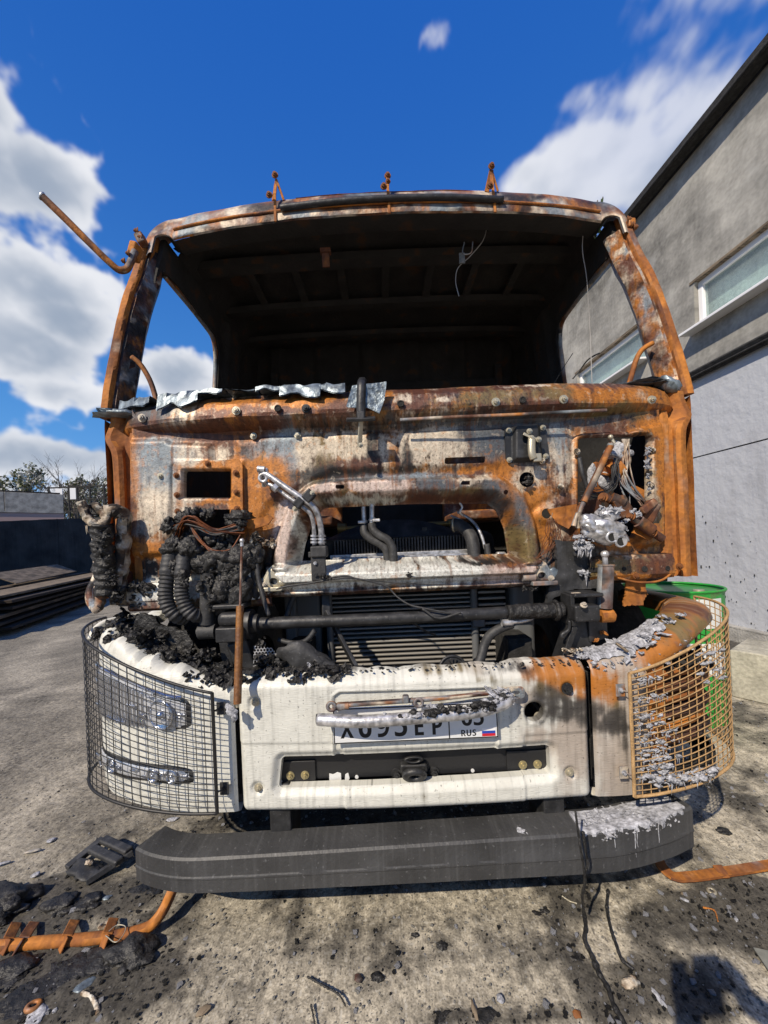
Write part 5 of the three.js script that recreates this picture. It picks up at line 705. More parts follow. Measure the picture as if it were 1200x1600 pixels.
// ---- the plan line of a bumper corner: s metres from the panel joint, going out and round
const CORNER = new THREE.CatmullRomCurve3([[0.578, 0, 0.19], [0.66, 0, 0.19], [0.76, 0, 0.184], [0.86, 0, 0.170], [0.955, 0, 0.142], [1.035, 0, 0.098], [1.088, 0, 0.035], [1.112, 0, -0.05], [1.122, 0, -0.18], [1.122, 0, -0.34]].map(V), false, 'centripetal');
const CL = CORNER.getLength();
function onCorner(side, s, out = 0) { const t = clamp(s / CL), p = CORNER.getPointAt(t), n = CORNER.getTangentAt(t); return [side * (p.x + n.z * -out + (side < 0 ? 0.022 * ss(0.08, 0.5, t) : 0)), p.z + n.x * out]; }   // [x, z] moved out by that much
const browY = (s) => 0.806 + 0.155 * ss(0.02, 0.55, s);                        // top of the corner rises outwards
const footY = (s) => 0.358 + 0.035 * ss(0.1, 0.55, s);
function cornerSkin(side, s0, s1, prof, n = 60) { const rows = []; for (let i = 0; i <= n; i++) { const s = s0 + (s1 - s0) * i / n; rows.push(prof(s).map(([out, y], k) => { const [x, z] = onCorner(side, s, out + 0.002 * fb(s * 8 + side * 7, k * 0.4, 2)); return [x, y, z]; })); } if (side < 0) for (const r of rows) r.reverse(); const m = rows[0].length; return loft(rows, { crease: 0.7, uv: (x, y, z, i) => bpUV(side * (0.578 + s0 + (s1 - s0) * i / n), y) }); }
// a crust lying on a profile carried along some line: at(s, out, up) gives the point, prof the [out, up] stations
function crustSkin(s0, s1, step, prof, at, thick, cover, seed, freq = 22) {
  const L = [0]; for (let i = 1; i < prof.length; i++) L.push(L[i - 1] + Math.hypot(prof[i][0] - prof[i - 1][0], prof[i][1] - prof[i - 1][1]));
  const T_ = L[L.length - 1], on = (v) => { let i = 1; while (i < L.length - 1 && L[i] < v) i++; const t = clamp((v - L[i - 1]) / (L[i] - L[i - 1])), a = prof[i - 1], b = prof[i], l = L[i] - L[i - 1]; return [a[0] + (b[0] - a[0]) * t, a[1] + (b[1] - a[1]) * t, -(b[1] - a[1]) / l, (b[0] - a[0]) / l]; };
  return sheet({ x0: s0, x1: s1, y0: 0, y1: T_, step, th: 0.012, uv: (x, y) => [x, y],
    z: (s, v) => thick * (0.5 + 1.3 * Math.abs(fb(s * freq + seed, v * freq, 4)) + 0.9 * fb(s * freq * 3, v * freq * 3 + seed, 2)),
    solid: (s, v) => Math.min(cover(s, v, T_) + 0.016 * fb(s * freq * 1.3 + seed * 3, v * freq * 1.3, 4), s - s0, s1 - s, v - 0.001),
    place: (s, v, h) => { const [o, u, no, nu] = on(v); return at(s, o + no * h, u + nu * h); } });
}
// ---- left corner: white, melted along its top, with headlight and fog lamp behind a wire guard
{
  const rr = rng(77);
  const melt = (s) => 0.03 * fb(s * 14, 3, 3) + 0.012 * fb(s * 40, 7, 2);
  const topL = (s) => browY(s) - 0.012 + melt(s);
  const left = add('bumper_corner', cornerSkin(-1, 0.0, 0.98, (s) => { const t = topL(s), b = footY(s), e = ss(-0.004, 0.007, s); const f = [[-0.05, b + 0.01], [-0.02, b], [0, b + 0.012], [0.006 * e, b + 0.04]]; for (let k = 1; k < 9; k++) f.push([0.008 * e, b + 0.04 + (t - 0.05 - b - 0.04) * k / 8]); f.push([0.004, t - 0.03], [-0.006, t - 0.012], [-0.022, t - 0.002], [-0.045, t + 0.002 + 0.3 * melt(s + 2)], [-0.08, t - 0.004 + 0.5 * melt(s + 5)], [-0.10, t - 0.03]); return f.map(([o, y]) => [o - 0.008 * (1 - e), y]); }, 110), M.bumper, truck, 'white bumper corner, melted along its top');
  // charred crust along the top of the corner and of the bumper
  const spots = [];
  for (let s = 0.02; s < 0.72; s += 0.03) { const [x, z] = onCorner(-1, s, -0.055 - 0.02 * rr()); spots.push([x, topL(s) + 0.004, z, [0.035, 0.012, 0.03], 8, 0.016]); }
  for (let s = 0.0; s < 0.16; s += 0.02) { const [x, z] = onCorner(-1, s, -0.01); spots.push([x, topL(s) - 0.012, z, [0.02, 0.016, 0.008], 6, 0.010]); }
  for (let s = 0.45; s < 0.62; s += 0.03) { const [x, z] = onCorner(-1, s, 0.006); spots.push([x, 0.72 + rr() * 0.03, z, [0.016, 0.03, 0.004], 4, 0.007]); }
  for (let x = -0.56; x < -0.2; x += 0.03) spots.push([x, 0.806 - 0.018 * ss(-0.3, -0.56, x) + 0.004, 0.165, [0.025, 0.012, 0.02], 7, x < -0.46 || x > -0.33 ? 0.013 : 0.007]);
  for (const x of [-0.39, -0.35, -0.31, -0.27, -0.24]) spots.push([x, 0.80, 0.19, [0.02, 0.016, 0.01], 7, 0.011]);
  const pf = [[-0.115, -0.03], [-0.09, 0.0], [-0.05, 0.004], [-0.022, 0.0], [-0.004, -0.012], [0.008, -0.03], [0.012, -0.07], [0.012, -0.11]];
  add('charred_crust', [crustSkin(0.0, 0.74, 0.005, pf, (s, o, u) => { const [x, z] = onCorner(-1, s, o); return [x, topL(s) + u, z]; }, 0.014, (s, v) => 0.075 + 0.055 * Math.exp(-(((s - 0.02) / 0.07) ** 2)) + 0.02 * Math.exp(-(((s - 0.6) / 0.08) ** 2)) - 0.03 * Math.exp(-(((s - 0.30) / 0.10) ** 2)) - v, 3), crustSkin(-0.57, -0.16, 0.0045, [[-0.07, -0.03], [-0.05, 0.0], [-0.02, 0.004], [0.0, -0.002], [0.018, -0.016], [0.026, -0.05]], (x, o, u) => [x, 0.803 + u, 0.175 + o], 0.012, (x, v) => 0.052 + 0.03 * Math.exp(-(((x + 0.31) / 0.07) ** 2)) + 0.02 * Math.exp(-(((x + 0.52) / 0.06) ** 2)) - 0.03 * ss(-0.24, -0.16, x) - v, 9)], M.char, left);
  add('charred_shards', crust(rr, spots, 0.75, 0.75), M.char, left);
  const thin = []; for (let x = -0.2; x < 0.56; x += 0.02) thin.push([x, 0.803, 0.175, [0.02, 0.004, 0.02], 2, 0.0055]);
  add('charred_crust', crust(rr, thin, 0.7, 0.6), M.char, truck);
  // upright charred plate standing behind the corner
  const pp = sv(250, 1000, 1.38);
  add('charred_plate', [sheet({ x0: -0.13, x1: 0.13, y0: -0.09, y1: 0.10, step: 0.008, z: (x, y) => 0.014 * fb(x * 10, y * 10, 3), solid: (x, y) => -polySdf([[-0.07, 0.1], [-0.03, 0.09], [0.02, 0.045], [0.09, 0.03], [0.12, -0.01], [0.10, -0.07], [-0.09, -0.085], [-0.1, 0.02]])(x, y) + 0.008 * pn(x * 40, y * 40), th: 0.012, uv: (x, y) => [x, y] }).translate(pp[0], pp[1], pp[2])], M.char, truck);
  add('charred_crust', crust(rr, [[...sv(178, 990, 1.40), [0.07, 0.02, 0.04], 34, 0.018], [...sv(215, 1000, 1.36), [0.09, 0.02, 0.03], 34, 0.017], [...sv(300, 1030, 1.33), [0.09, 0.03, 0.03], 40, 0.018], [...sv(340, 1050, 1.31), [0.06, 0.02, 0.03], 24, 0.016], [...sv(200, 965, 1.44), [0.03, 0.03, 0.02], 16, 0.014]], 0.8, 0.8), M.char, truck);
  add('wheel_arch_edge', tube(svs([[143, 1000, 1.40], [150, 985, 1.42], [165, 974, 1.45], [190, 968, 1.5], [220, 962, 1.56]]), (t, a) => 0.016 * (0.7 + 0.3 * Math.cos(a)), 30, 8), M.paint, left);
  // headlight: dark housing, two bowls, clear lens, chrome strip
  const lampPoly = (u) => u;
  const lamp = (s0, s1, yb, yt, out, grid = 18) => cornerSkin(-1, s0, s1, (s) => { const t = (s - s0) / (s1 - s0), a = yb(t), b = yt(t); return [...Array(7).keys()].map((k) => [out - 0.006 * Math.pow(Math.abs(k / 3 - 1), 4) - 0.004 * Math.pow(Math.abs(t * 2 - 1), 8), a + (b - a) * k / 6]); }, grid);
  const ub = (t) => 0.634 + 0.012 * t + 0.03 * Math.pow(t, 6), ut = (t) => 0.634 + 0.122 + 0.075 * ss(0, 0.8, t) + 0.012 * t;
  const house = add('headlight', lamp(0.135, 0.55, ub, ut, 0.0125), M.blackSteel, left, 'clear headlight in its dark housing behind the wire guard');
  const chromeFacets = (list, seed) => { const q = rng(seed), g = []; for (const [s, y, w, h, o] of list) { const [x, z] = onCorner(-1, s, o); for (let k = 0; k < 3; k++) { const b = new RoundedBoxGeometry(w * (0.5 + q() * 0.5), h * (0.12 + q() * 0.2), 0.006, 2, 0.002); b.rotateX((q() - 0.5) * 0.7).rotateY(-0.25 - s + (q() - 0.5) * 0.3).rotateZ((q() - 0.5) * 0.12); g.push(b.translate(x + (q() - 0.5) * w, y + (q() - 0.5) * h, z - 0.004 + q() * 0.004)); } } return g; };
  M.facet = bump(std({ color: new THREE.Color().setRGB(0.62, 0.64, 0.67), roughness: 0.3, metalness: 0.4 }), lumpy, 3, 0.0006);
  add('reflector', lamp(0.15, 0.535, (t) => ub(t) + 0.008, (t) => ut(t) - 0.010, 0.0145), M.facet, house);
  const bowl = (s, y, r) => { const [x, z] = onCorner(-1, s, 0.015); const prof = []; for (let k = 0; k <= 10; k++) { const t = k / 10; prof.push(new THREE.Vector2(0.004 + r * t, -0.012 * (1 - t * t))); } return [new THREE.LatheGeometry(prof, 28).rotateX(Math.PI / 2).rotateY(-0.15 - 0.6 * s).translate(x, y, z + 0.004), new THREE.SphereGeometry(r * 0.32, 14, 10).translate(x, y, z + 0.002), new THREE.TorusGeometry(r, 0.003, 8, 30).rotateY(-0.15 - 0.6 * s).translate(x, y, z + 0.004)]; };
  add('reflector', [...bowl(0.225, 0.695, 0.045), ...[...Array(17).keys()].flatMap((i) => { const s = 0.285 + i * 0.0145, t = (s - 0.135) / 0.415, [x, z] = onCorner(-1, s, 0.0155); return [rod([x, ub(t) + 0.016, z], [x, ut(t) - 0.03, z], 0.0042, 0.0042, 8)]; })], M.chrome, house);
  add('reflector', chromeFacets([[0.16, 0.685, 0.03, 0.03, 0.014], [0.30, 0.70, 0.07, 0.06, 0.014], [0.30, 0.76, 0.08, 0.03, 0.014], [0.46, 0.72, 0.05, 0.08, 0.014], [0.50, 0.77, 0.06, 0.04, 0.014], [0.36, 0.675, 0.10, 0.018, 0.014]], 5), M.chrome, house);
  add('chrome_strip', cornerSkin(-1, 0.16, 0.54, (s) => { const t = (s - 0.135) / 0.415, b = ut(t) - 0.012; return [[0.014, b - 0.006], [0.019, b - 0.002], [0.020, b + 0.003], [0.014, b + 0.008]]; }, 24), M.chrome, house);
  add('lens', lamp(0.14, 0.545, (t) => ub(t) + 0.005, (t) => ut(t) - 0.005, 0.026), M.lens, house);
  const fog = add('fog_lamp', lamp(0.135, 0.56, (t) => 0.462 + 0.015 * t, (t) => 0.53 + 0.03 * t - 0.004, 0.0125), M.blackSteel, left, 'low fog lamp in the white bumper corner');
  add('reflector', [...bowl(0.20, 0.497, 0.020), ...bowl(0.26, 0.498, 0.020), ...bowl(0.42, 0.508, 0.022), ...chromeFacets([[0.17, 0.50, 0.04, 0.025, 0.014], [0.23, 0.50, 0.05, 0.025, 0.014], [0.31, 0.50, 0.04, 0.03, 0.014], [0.39, 0.505, 0.05, 0.03, 0.014], [0.46, 0.51, 0.06, 0.03, 0.014], [0.52, 0.515, 0.04, 0.03, 0.014]], 9)], M.chrome, fog);
  add('reflector', lamp(0.15, 0.55, (t) => 0.472 + 0.015 * t, (t) => 0.520 + 0.03 * t - 0.004, 0.0145), M.facet, fog);
  add('lens', lamp(0.14, 0.555, (t) => 0.467 + 0.015 * t, (t) => 0.525 + 0.03 * t - 0.004, 0.026), M.lens, fog);
}
// ---- wire guards over both corners
function guard(side, mats, s0, s1, y0, y1, label) {
  const at = (s, y, o) => { const [x, z] = onCorner(side, s, o); return [x, y(s), z]; };
  const O = 0.052, dip = rng(side > 0 ? 3 : 4);
  const g = add('headlight_guard', tube([...Array(25).keys()].map((i) => at(s0 + (s1 - s0) * i / 24, y1, O)), 0.0048, 60, 8), mats[0], truck, label);
  add('guard_frame', [tube([...Array(25).keys()].map((i) => at(s0 + (s1 - s0) * i / 24, y0, O)), 0.0048, 60, 8), rod(at(s0, y0, O), at(s0, y1, O), 0.0055), rod(at(s1, y0, O), at(s1, y1, O), 0.0048)], mats[0], g);
  const nV = 23, nH = 21, wr = side < 0 ? 0.0013 : 0.0017, up = [], across = [];
  for (let i = 1; i < nV; i++) { const s = s0 + (s1 - s0) * i / nV, w = (dip() - 0.5) * 0.002; const a = at(s, y0, O - 0.003), b = at(s, y1, O - 0.003), m = at(s + w, (q) => (y0(q) + y1(q)) / 2, O - 0.003 + (dip() - 0.5) * 0.003); up.push(tube([a, m, b], wr, 8, 6, false)); }
  for (let j = 1; j < nH; j++) { const y = (s) => y0(s) + (y1(s) - y0(s)) * j / nH; across.push(tube([...Array(21).keys()].map((i) => at(s0 + (s1 - s0) * i / 20, y, O + 0.0006)), wr, 50, 6, false)); }
  add('upright_wires', up, mats[1], g); add('cross_wires', across, mats[1], g);
  for (const f of [0.16, 0.84]) { const y = y0(s0) + (y1(s0) - y0(s0)) * f, [x, z] = onCorner(side, s0 - 0.014, 0.03); const b = add('guard_tab', [box(0.028, 0.04, 0.005, x, y, z - 0.004, 0.002), bar([x, y, z - 0.004], [x + side * 0.02, y, z + 0.020], 0.010, 0.004)], mats[2], g); bolt([x, y, z - 0.002], 0.006, side > 0 ? M.dross : M.blackSteel, b); }
  return g;
}
M.wireRust = bump(std({ map: rep(T.concrete, 4), color: new THREE.Color().setRGB(1.15, 0.74, 0.36), roughness: 0.8 }), grain, 8, 0.001);
M.wireBlack = std({ color: new THREE.Color().setRGB(0.012, 0.012, 0.013), roughness: 0.5 });
guard(-1, [M.wireBlack, M.wireBlack, M.plastic], 0.045, 0.70, (s) => footY(s) + 0.045, (s) => 0.772 + 0.20 * ss(-0.05, 0.66, s) - 0.006, 'black wire guard over the unburnt headlight');
guard(1, [M.wireRust, M.wireRust, M.burnt], 0.09, 0.72, (s) => footY(s) + 0.042, (s) => 0.785 + 0.175 * ss(0.0, 0.66, s) - 0.012, 'tan rusted wire guard over the burnt out headlight');
// ---- right corner: bare rusty brow, burnt hollow with ribs, dross
{
  const rr = rng(88);
  const inner = add('bumper_corner', cornerSkin(1, 0.0, 0.175, (s) => { const t = browY(s), b = footY(s), e = ss(-0.004, 0.007, s), f = [[-0.05, b + 0.01], [-0.02, b], [0, b + 0.012], [0.006 * e, b + 0.04]]; for (let k = 1; k < 9; k++) f.push([0.008 * e, b + 0.04 + (t - 0.05 - b - 0.04) * k / 8]); f.push([0.004, t - 0.03], [-0.006, t - 0.012], [-0.02, t - 0.003], [-0.05, t + 0.003], [-0.09, t - 0.004]); return f.map(([o, y]) => [o - 0.008 * (1 - e), y]); }, 30), M.bumper, truck, 'rust and soot stained bumper corner by the wall');
  add('corner_brow', cornerSkin(1, 0.17, 0.98, (s) => { const t = browY(s) - 0.004, w = 0.072 - 0.024 * ss(0.3, 0.6, s) + 0.012 * fb(s * 9, 4, 2); return [[-0.012, t - w - 0.004], [0.0, t - w], [0.008, t - w + 0.01], [0.012, t - 0.05], [0.006, t - 0.026], [-0.008, t - 0.010], [-0.03, t], [-0.065, t + 0.006 + 0.006 * fb(s * 8, 2, 2)], [-0.105, t + 0.002], [-0.125, t - 0.014], [-0.128, t - 0.05]]; }, 80), M.bumper, inner, 'orange rusty brow above the burnt headlight');
  add('corner_foot', cornerSkin(1, 0.17, 0.98, (s) => { const b = footY(s); return [[-0.06, b + 0.02], [-0.03, b - 0.004], [0.0, b + 0.002], [0.006, b + 0.02], [0.004, b + 0.045 + 0.012 * fb(s * 16, 4, 2)], [-0.01, b + 0.055]]; }, 60), M.soot, inner);
  // the burnt pack of ribs behind the guard
  for (let k = 0; k < 6; k++) { const y = 0.50 + k * 0.043; add('burnt_rib', cornerSkin(1, 0.165, 0.74 - 0.03 * (k % 2), (s) => { const w = 0.028 + 0.004 * fb(s * 12, k, 2), d = -0.012 - 0.012 * (k % 2) + 0.01 * fb(s * 7, k * 3, 2), yy = y + 0.03 * s + 0.006 * fb(s * 6, k * 2, 2); return [[d - 0.03, yy], [d, yy + 0.002], [d + 0.006, yy + w * 0.5], [d, yy + w], [d - 0.05, yy + w + 0.004]]; }, 40), k % 2 ? M.rust : M.rustDark, inner); }
  add('burnt_rib', cornerSkin(1, 0.17, 0.25, (s) => [[-0.03, 0.45], [-0.008, 0.45], [-0.004, 0.6], [-0.008, 0.80], [-0.03, 0.80]], 10), M.rust, inner);
  add('lamp_cavity', [cornerSkin(1, 0.19, 0.40, (s) => [[-0.09, 0.44], [-0.075, 0.5], [-0.08, 0.6], [-0.09, 0.70], [-0.12, 0.775]], 20), cornerSkin(1, 0.40, 0.72, (s) => [[-0.09, 0.44], [-0.075, 0.5], [-0.08, 0.6], [-0.09, 0.70]], 20), ...crust(rr, [...Array(12).keys()].map((i) => { const [x, z] = onCorner(1, 0.24 + i * 0.028, -0.035); return [x, 0.755 + 0.02 * rr(), z, [0.02, 0.016, 0.02], 4, 0.016]; }), 0.7, 0.8)], M.soot, inner);
  // grey frothy metal: on the brow, on the ribs, dripping from the guard
  const sp = [], wires = [];
  for (let s = -0.03; s < 0.40; s += 0.02) { const ss_ = Math.max(0, s), [x, z] = onCorner(1, ss_, -0.03 - 0.05 * rr()); sp.push([x, browY(ss_) + 0.006, z, [0.024, 0.006, 0.03], s < 0.3 ? 7 : 3, 0.012]); }
  for (let s = 0.0; s < 0.17; s += 0.02) { const [x, z] = onCorner(1, s, 0.002); sp.push([x, browY(s) - 0.016, z, [0.012, 0.012, 0.006], 3, 0.007]); }
  for (let s = 0.17; s < 0.36; s += 0.02) { const [x, z] = onCorner(1, s, 0.004); sp.push([x, browY(s) - 0.03 - 0.05 * rr(), z, [0.012, 0.02, 0.006], 2, 0.008]); }
  const pf = [[-0.13, -0.02], [-0.105, 0.008], [-0.065, 0.012], [-0.03, 0.006], [-0.008, -0.004], [0.010, -0.022], [0.014, -0.05], [0.012, -0.09]];
  add('melted_metal', [crustSkin(0.0, 0.46, 0.0042, pf, (s, o, u) => { const [x, z] = onCorner(1, s, o); return [x, browY(s) + u, z]; }, 0.008, (s, v) => -0.004 - 0.04 * ss(0.20, 0.46, s) + 0.022 * Math.exp(-(((s - 0.12) / 0.1) ** 2)) - 0.035 * ss(0.10, 0.14, v) + 0.022 * Math.exp(-(((v - 0.03 - 0.08 * s) / 0.04) ** 2)) + 0.05 * fb(s * 13, v * 13 + 5, 3), 17, 16), ...crust(rr, sp, 1.0, 0.45)], M.dross, inner, 'grey frothy metal melted over the rusty brow');
  const drips = [];
  for (let r = 0; r < 10; r++) { const y = 0.455 + r * 0.027 + (r > 7 ? 0.03 * (r - 7) : 0), len = r < 5 ? 0.26 : 0.30 * (0.9 - 0.05 * r); for (let i = 0; i < (r < 3 ? 34 : 24); i++) { const s = 0.11 + rr() * len * (0.35 + 0.9 * Math.abs(pn(r * 1.7, 4))) * (0.6 + 0.7 * rr()), [x, z] = onCorner(1, s, 0.046 + rr() * 0.012), k = 0.002 + rr() * rr() * (r < 3 ? 0.009 : 0.0065); drips.push(lump(rr, k, [1.5, 0.6, 0.7], 1.0, 1).rotateZ((rr() - 0.5)).translate(x, y + 0.02 * s + (rr() - 0.5) * (rr() < 0.3 ? 0.03 : 0.010), z)); if (rr() < 0.45) { const L = 0.006 + rr() * 0.016; drips.push(new THREE.ConeGeometry(0.002, L, 5).rotateX(Math.PI).translate(x, y - L / 2, z)); } } }
  for (let i = 0; i < 70; i++) { const s = 0.15 + rr() * 0.22, [x, z] = onCorner(1, s, 0.03 + rr() * 0.03), L = 0.008 + rr() * 0.03; drips.push(new THREE.ConeGeometry(0.003, L, 5).rotateX(Math.PI).rotateZ((rr() - 0.5) * 0.8).translate(x, 0.425 - L * 0.4 + rr() * 0.03, z), lump(rr, 0.004 + rr() * 0.007, [1.3, 0.8, 1], 0.9, 1).translate(x, 0.43 + rr() * 0.025, z)); }
  for (let i = 0; i < 26; i++) { const s = 0.3 + rr() * 0.14, [x, z] = onCorner(1, s, 0.05); drips.push(lump(rr, 0.004 + rr() * 0.005, [1.6, 0.6, 0.7], 1.0, 1).translate(x, 0.76 + 0.03 * Math.floor(rr() * 4) - 0.03, z)); }
  add('melted_metal', drips, M.dross, inner, 'grey metal drips hanging in the wire guard');
  add('wood_splinter', bar(sv(962, 1005, 1.26), sv(982, 1019, 1.235), 0.010, 0.008), M.wood, inner);
  const st = sv(908, 1024, 1.22); add('charred_crust', crust(rr, [[st[0], st[1] + 0.004, 0.17, [0.03, 0.006, 0.02], 10, 0.012]], 0.8, 0.6), M.ash, inner);
  // panel gap filled dark
  for (const x of [0.575, -0.575]) add('bumper_backing', box(0.03, 0.36, 0.02, x, 0.58, 0.14, 0.002), M.soot, truck);
}
// ---- underrun bar
{
  const prof = [[0.000, 0.0], [0.0, 0.045], [0.0025, 0.049], [0.0025, 0.055], [0.0, 0.060], [0.0, 0.118], [-0.006, 0.125], [-0.10, 0.128], [-0.106, 0.122], [-0.106, 0.004], [-0.10, 0.0]];
  const line = new THREE.CatmullRomCurve3([[-0.912, 0, 0.196], [-0.86, 0, 0.222], [-0.79, 0, 0.244], [-0.72, 0, 0.256], [-0.6, 0, 0.26], [0, 0, 0.262], [0.52, 0, 0.26], [0.60, 0, 0.257], [0.70, 0, 0.240], [0.80, 0, 0.215], [0.895, 0, 0.18]].map(V), false, 'centripetal');
  M.bar = bump(std({ map: colorTex(1024, 512, (u, v) => { const n = fb(u * 6, v * 6, 5, 6), st = fb(u * 90, v * 4, 4, 90), sp = fb(u * 70, v * 70, 2, 70); return mul3([1, 1.01, 1.03], clamp(0.042 + 0.03 * n + 0.03 * clamp(st) + (sp > 0.36 ? 0.05 : 0), 0.010, 0.3)); }), roughness: 0.55 }), grain, 5, 0.0008);
  const rows = [], Y = 0.165, n = 120;
  for (let i = 0; i <= n; i++) { const t = i / n, p = line.getPointAt(t), q = line.getTangentAt(t); const lift = 0.006 + 0.016 * t, tall = 0.80 + 0.24 * t; rows.push(prof.map(([o, y], k) => [p.x - q.z * o, Y + lift + y * tall + 0.0015 * fb(t * 20, k, 2), p.z + q.x * o])); }
  const u = add('underrun_bar', loft(rows, { close: true, caps: true, crease: 0.5 }), M.bar, truck, 'long dark underrun bar with curved ends below the bumper');
  const rr = rng(19), sp = [], runs = [];
  for (let i = 0; i < 26; i++) { const t = 0.80 + rr() * 0.17, p = line.getPointAt(t); sp.push([p.x, Y + 0.15, p.z - 0.03 - rr() * 0.05, [0.02, 0.001, 0.02], 6, 0.009]); }
  for (const [t, L] of [[0.83, 0.05], [0.868, 0.09], [0.872, 0.06], [0.915, 0.07]]) { const p = line.getPointAt(t), m = []; for (let k = 0; k < 5; k++) m.push([p.x + 0.004 * pn(k * 0.9, t * 50), Y + 0.142 - L * k / 4, p.z]); runs.push(tube(m, (q) => 0.0022 * (1 - 0.7 * q), 14, 6)); }
  for (let i = 0; i < 50; i++) { const t = 0.80 + rr() * 0.16, p = line.getPointAt(t); sp.push([p.x, Y + 0.143 - rr() * 0.02, p.z - 0.001, [0.004, 0.008, 0.002], 1, 0.006]); }
  sp.push([...sv(818, 1302, 1.19), [0.015, 0.003, 0.01], 8, 0.008]);
  add('melted_metal', [crustSkin(0.775, 0.985, 0.0022, [[-0.085, 0.131], [-0.05, 0.130], [-0.02, 0.129], [-0.004, 0.126], [0.003, 0.118], [0.003, 0.08], [0.003, 0.03]], (t, o, y) => { const p = line.getPointAt(clamp(t)), q = line.getTangentAt(clamp(t)); return [p.x - q.z * o, Y + 0.006 + 0.016 * t + y * (0.80 + 0.24 * t), p.z + q.x * o]; }, 0.004, (t, v) => Math.min(0.016 + 0.03 * fb(t * 60, v * 14, 3) - 0.3 * Math.max(0, 0.80 - t) - 0.3 * Math.max(0, t - 0.95), 0.082 + 0.04 * Math.max(0, fb(t * 60, 3, 3)) - v), 23, 20), ...crust(rr, sp, 1.0, 0.4), ...runs], M.dross, u, 'pale melted metal splashed over one end of the bar');
  // crack gap with a charred strand hanging across it
  add('charred_strand', [tube(svs([[899, 1268, 1.14], [902, 1290, 1.135], [906, 1320, 1.13], [911, 1350, 1.13], [914, 1378, 1.13], [910, 1400, 1.14], [912, 1425, 1.16]]), (t) => 0.0045 * (0.7 + 0.7 * Math.abs(pn(t * 9, 2))), 50, 7), tube(svs([[911, 1300, 1.136], [915, 1330, 1.132], [918, 1350, 1.13], [914, 1365, 1.13]]), (t) => 0.005 * (1 - 0.5 * t), 20, 7)], M.char, u);
  add('bar_hanger', [box(0.07, 0.24, 0.14, -0.45, 0.32, 0.10, 0.006), box(0.07, 0.24, 0.14, 0.45, 0.32, 0.10, 0.006), box(1.3, 0.05, 0.05, 0, 0.33, 0.02, 0.006)], M.blackSteel, truck);
}
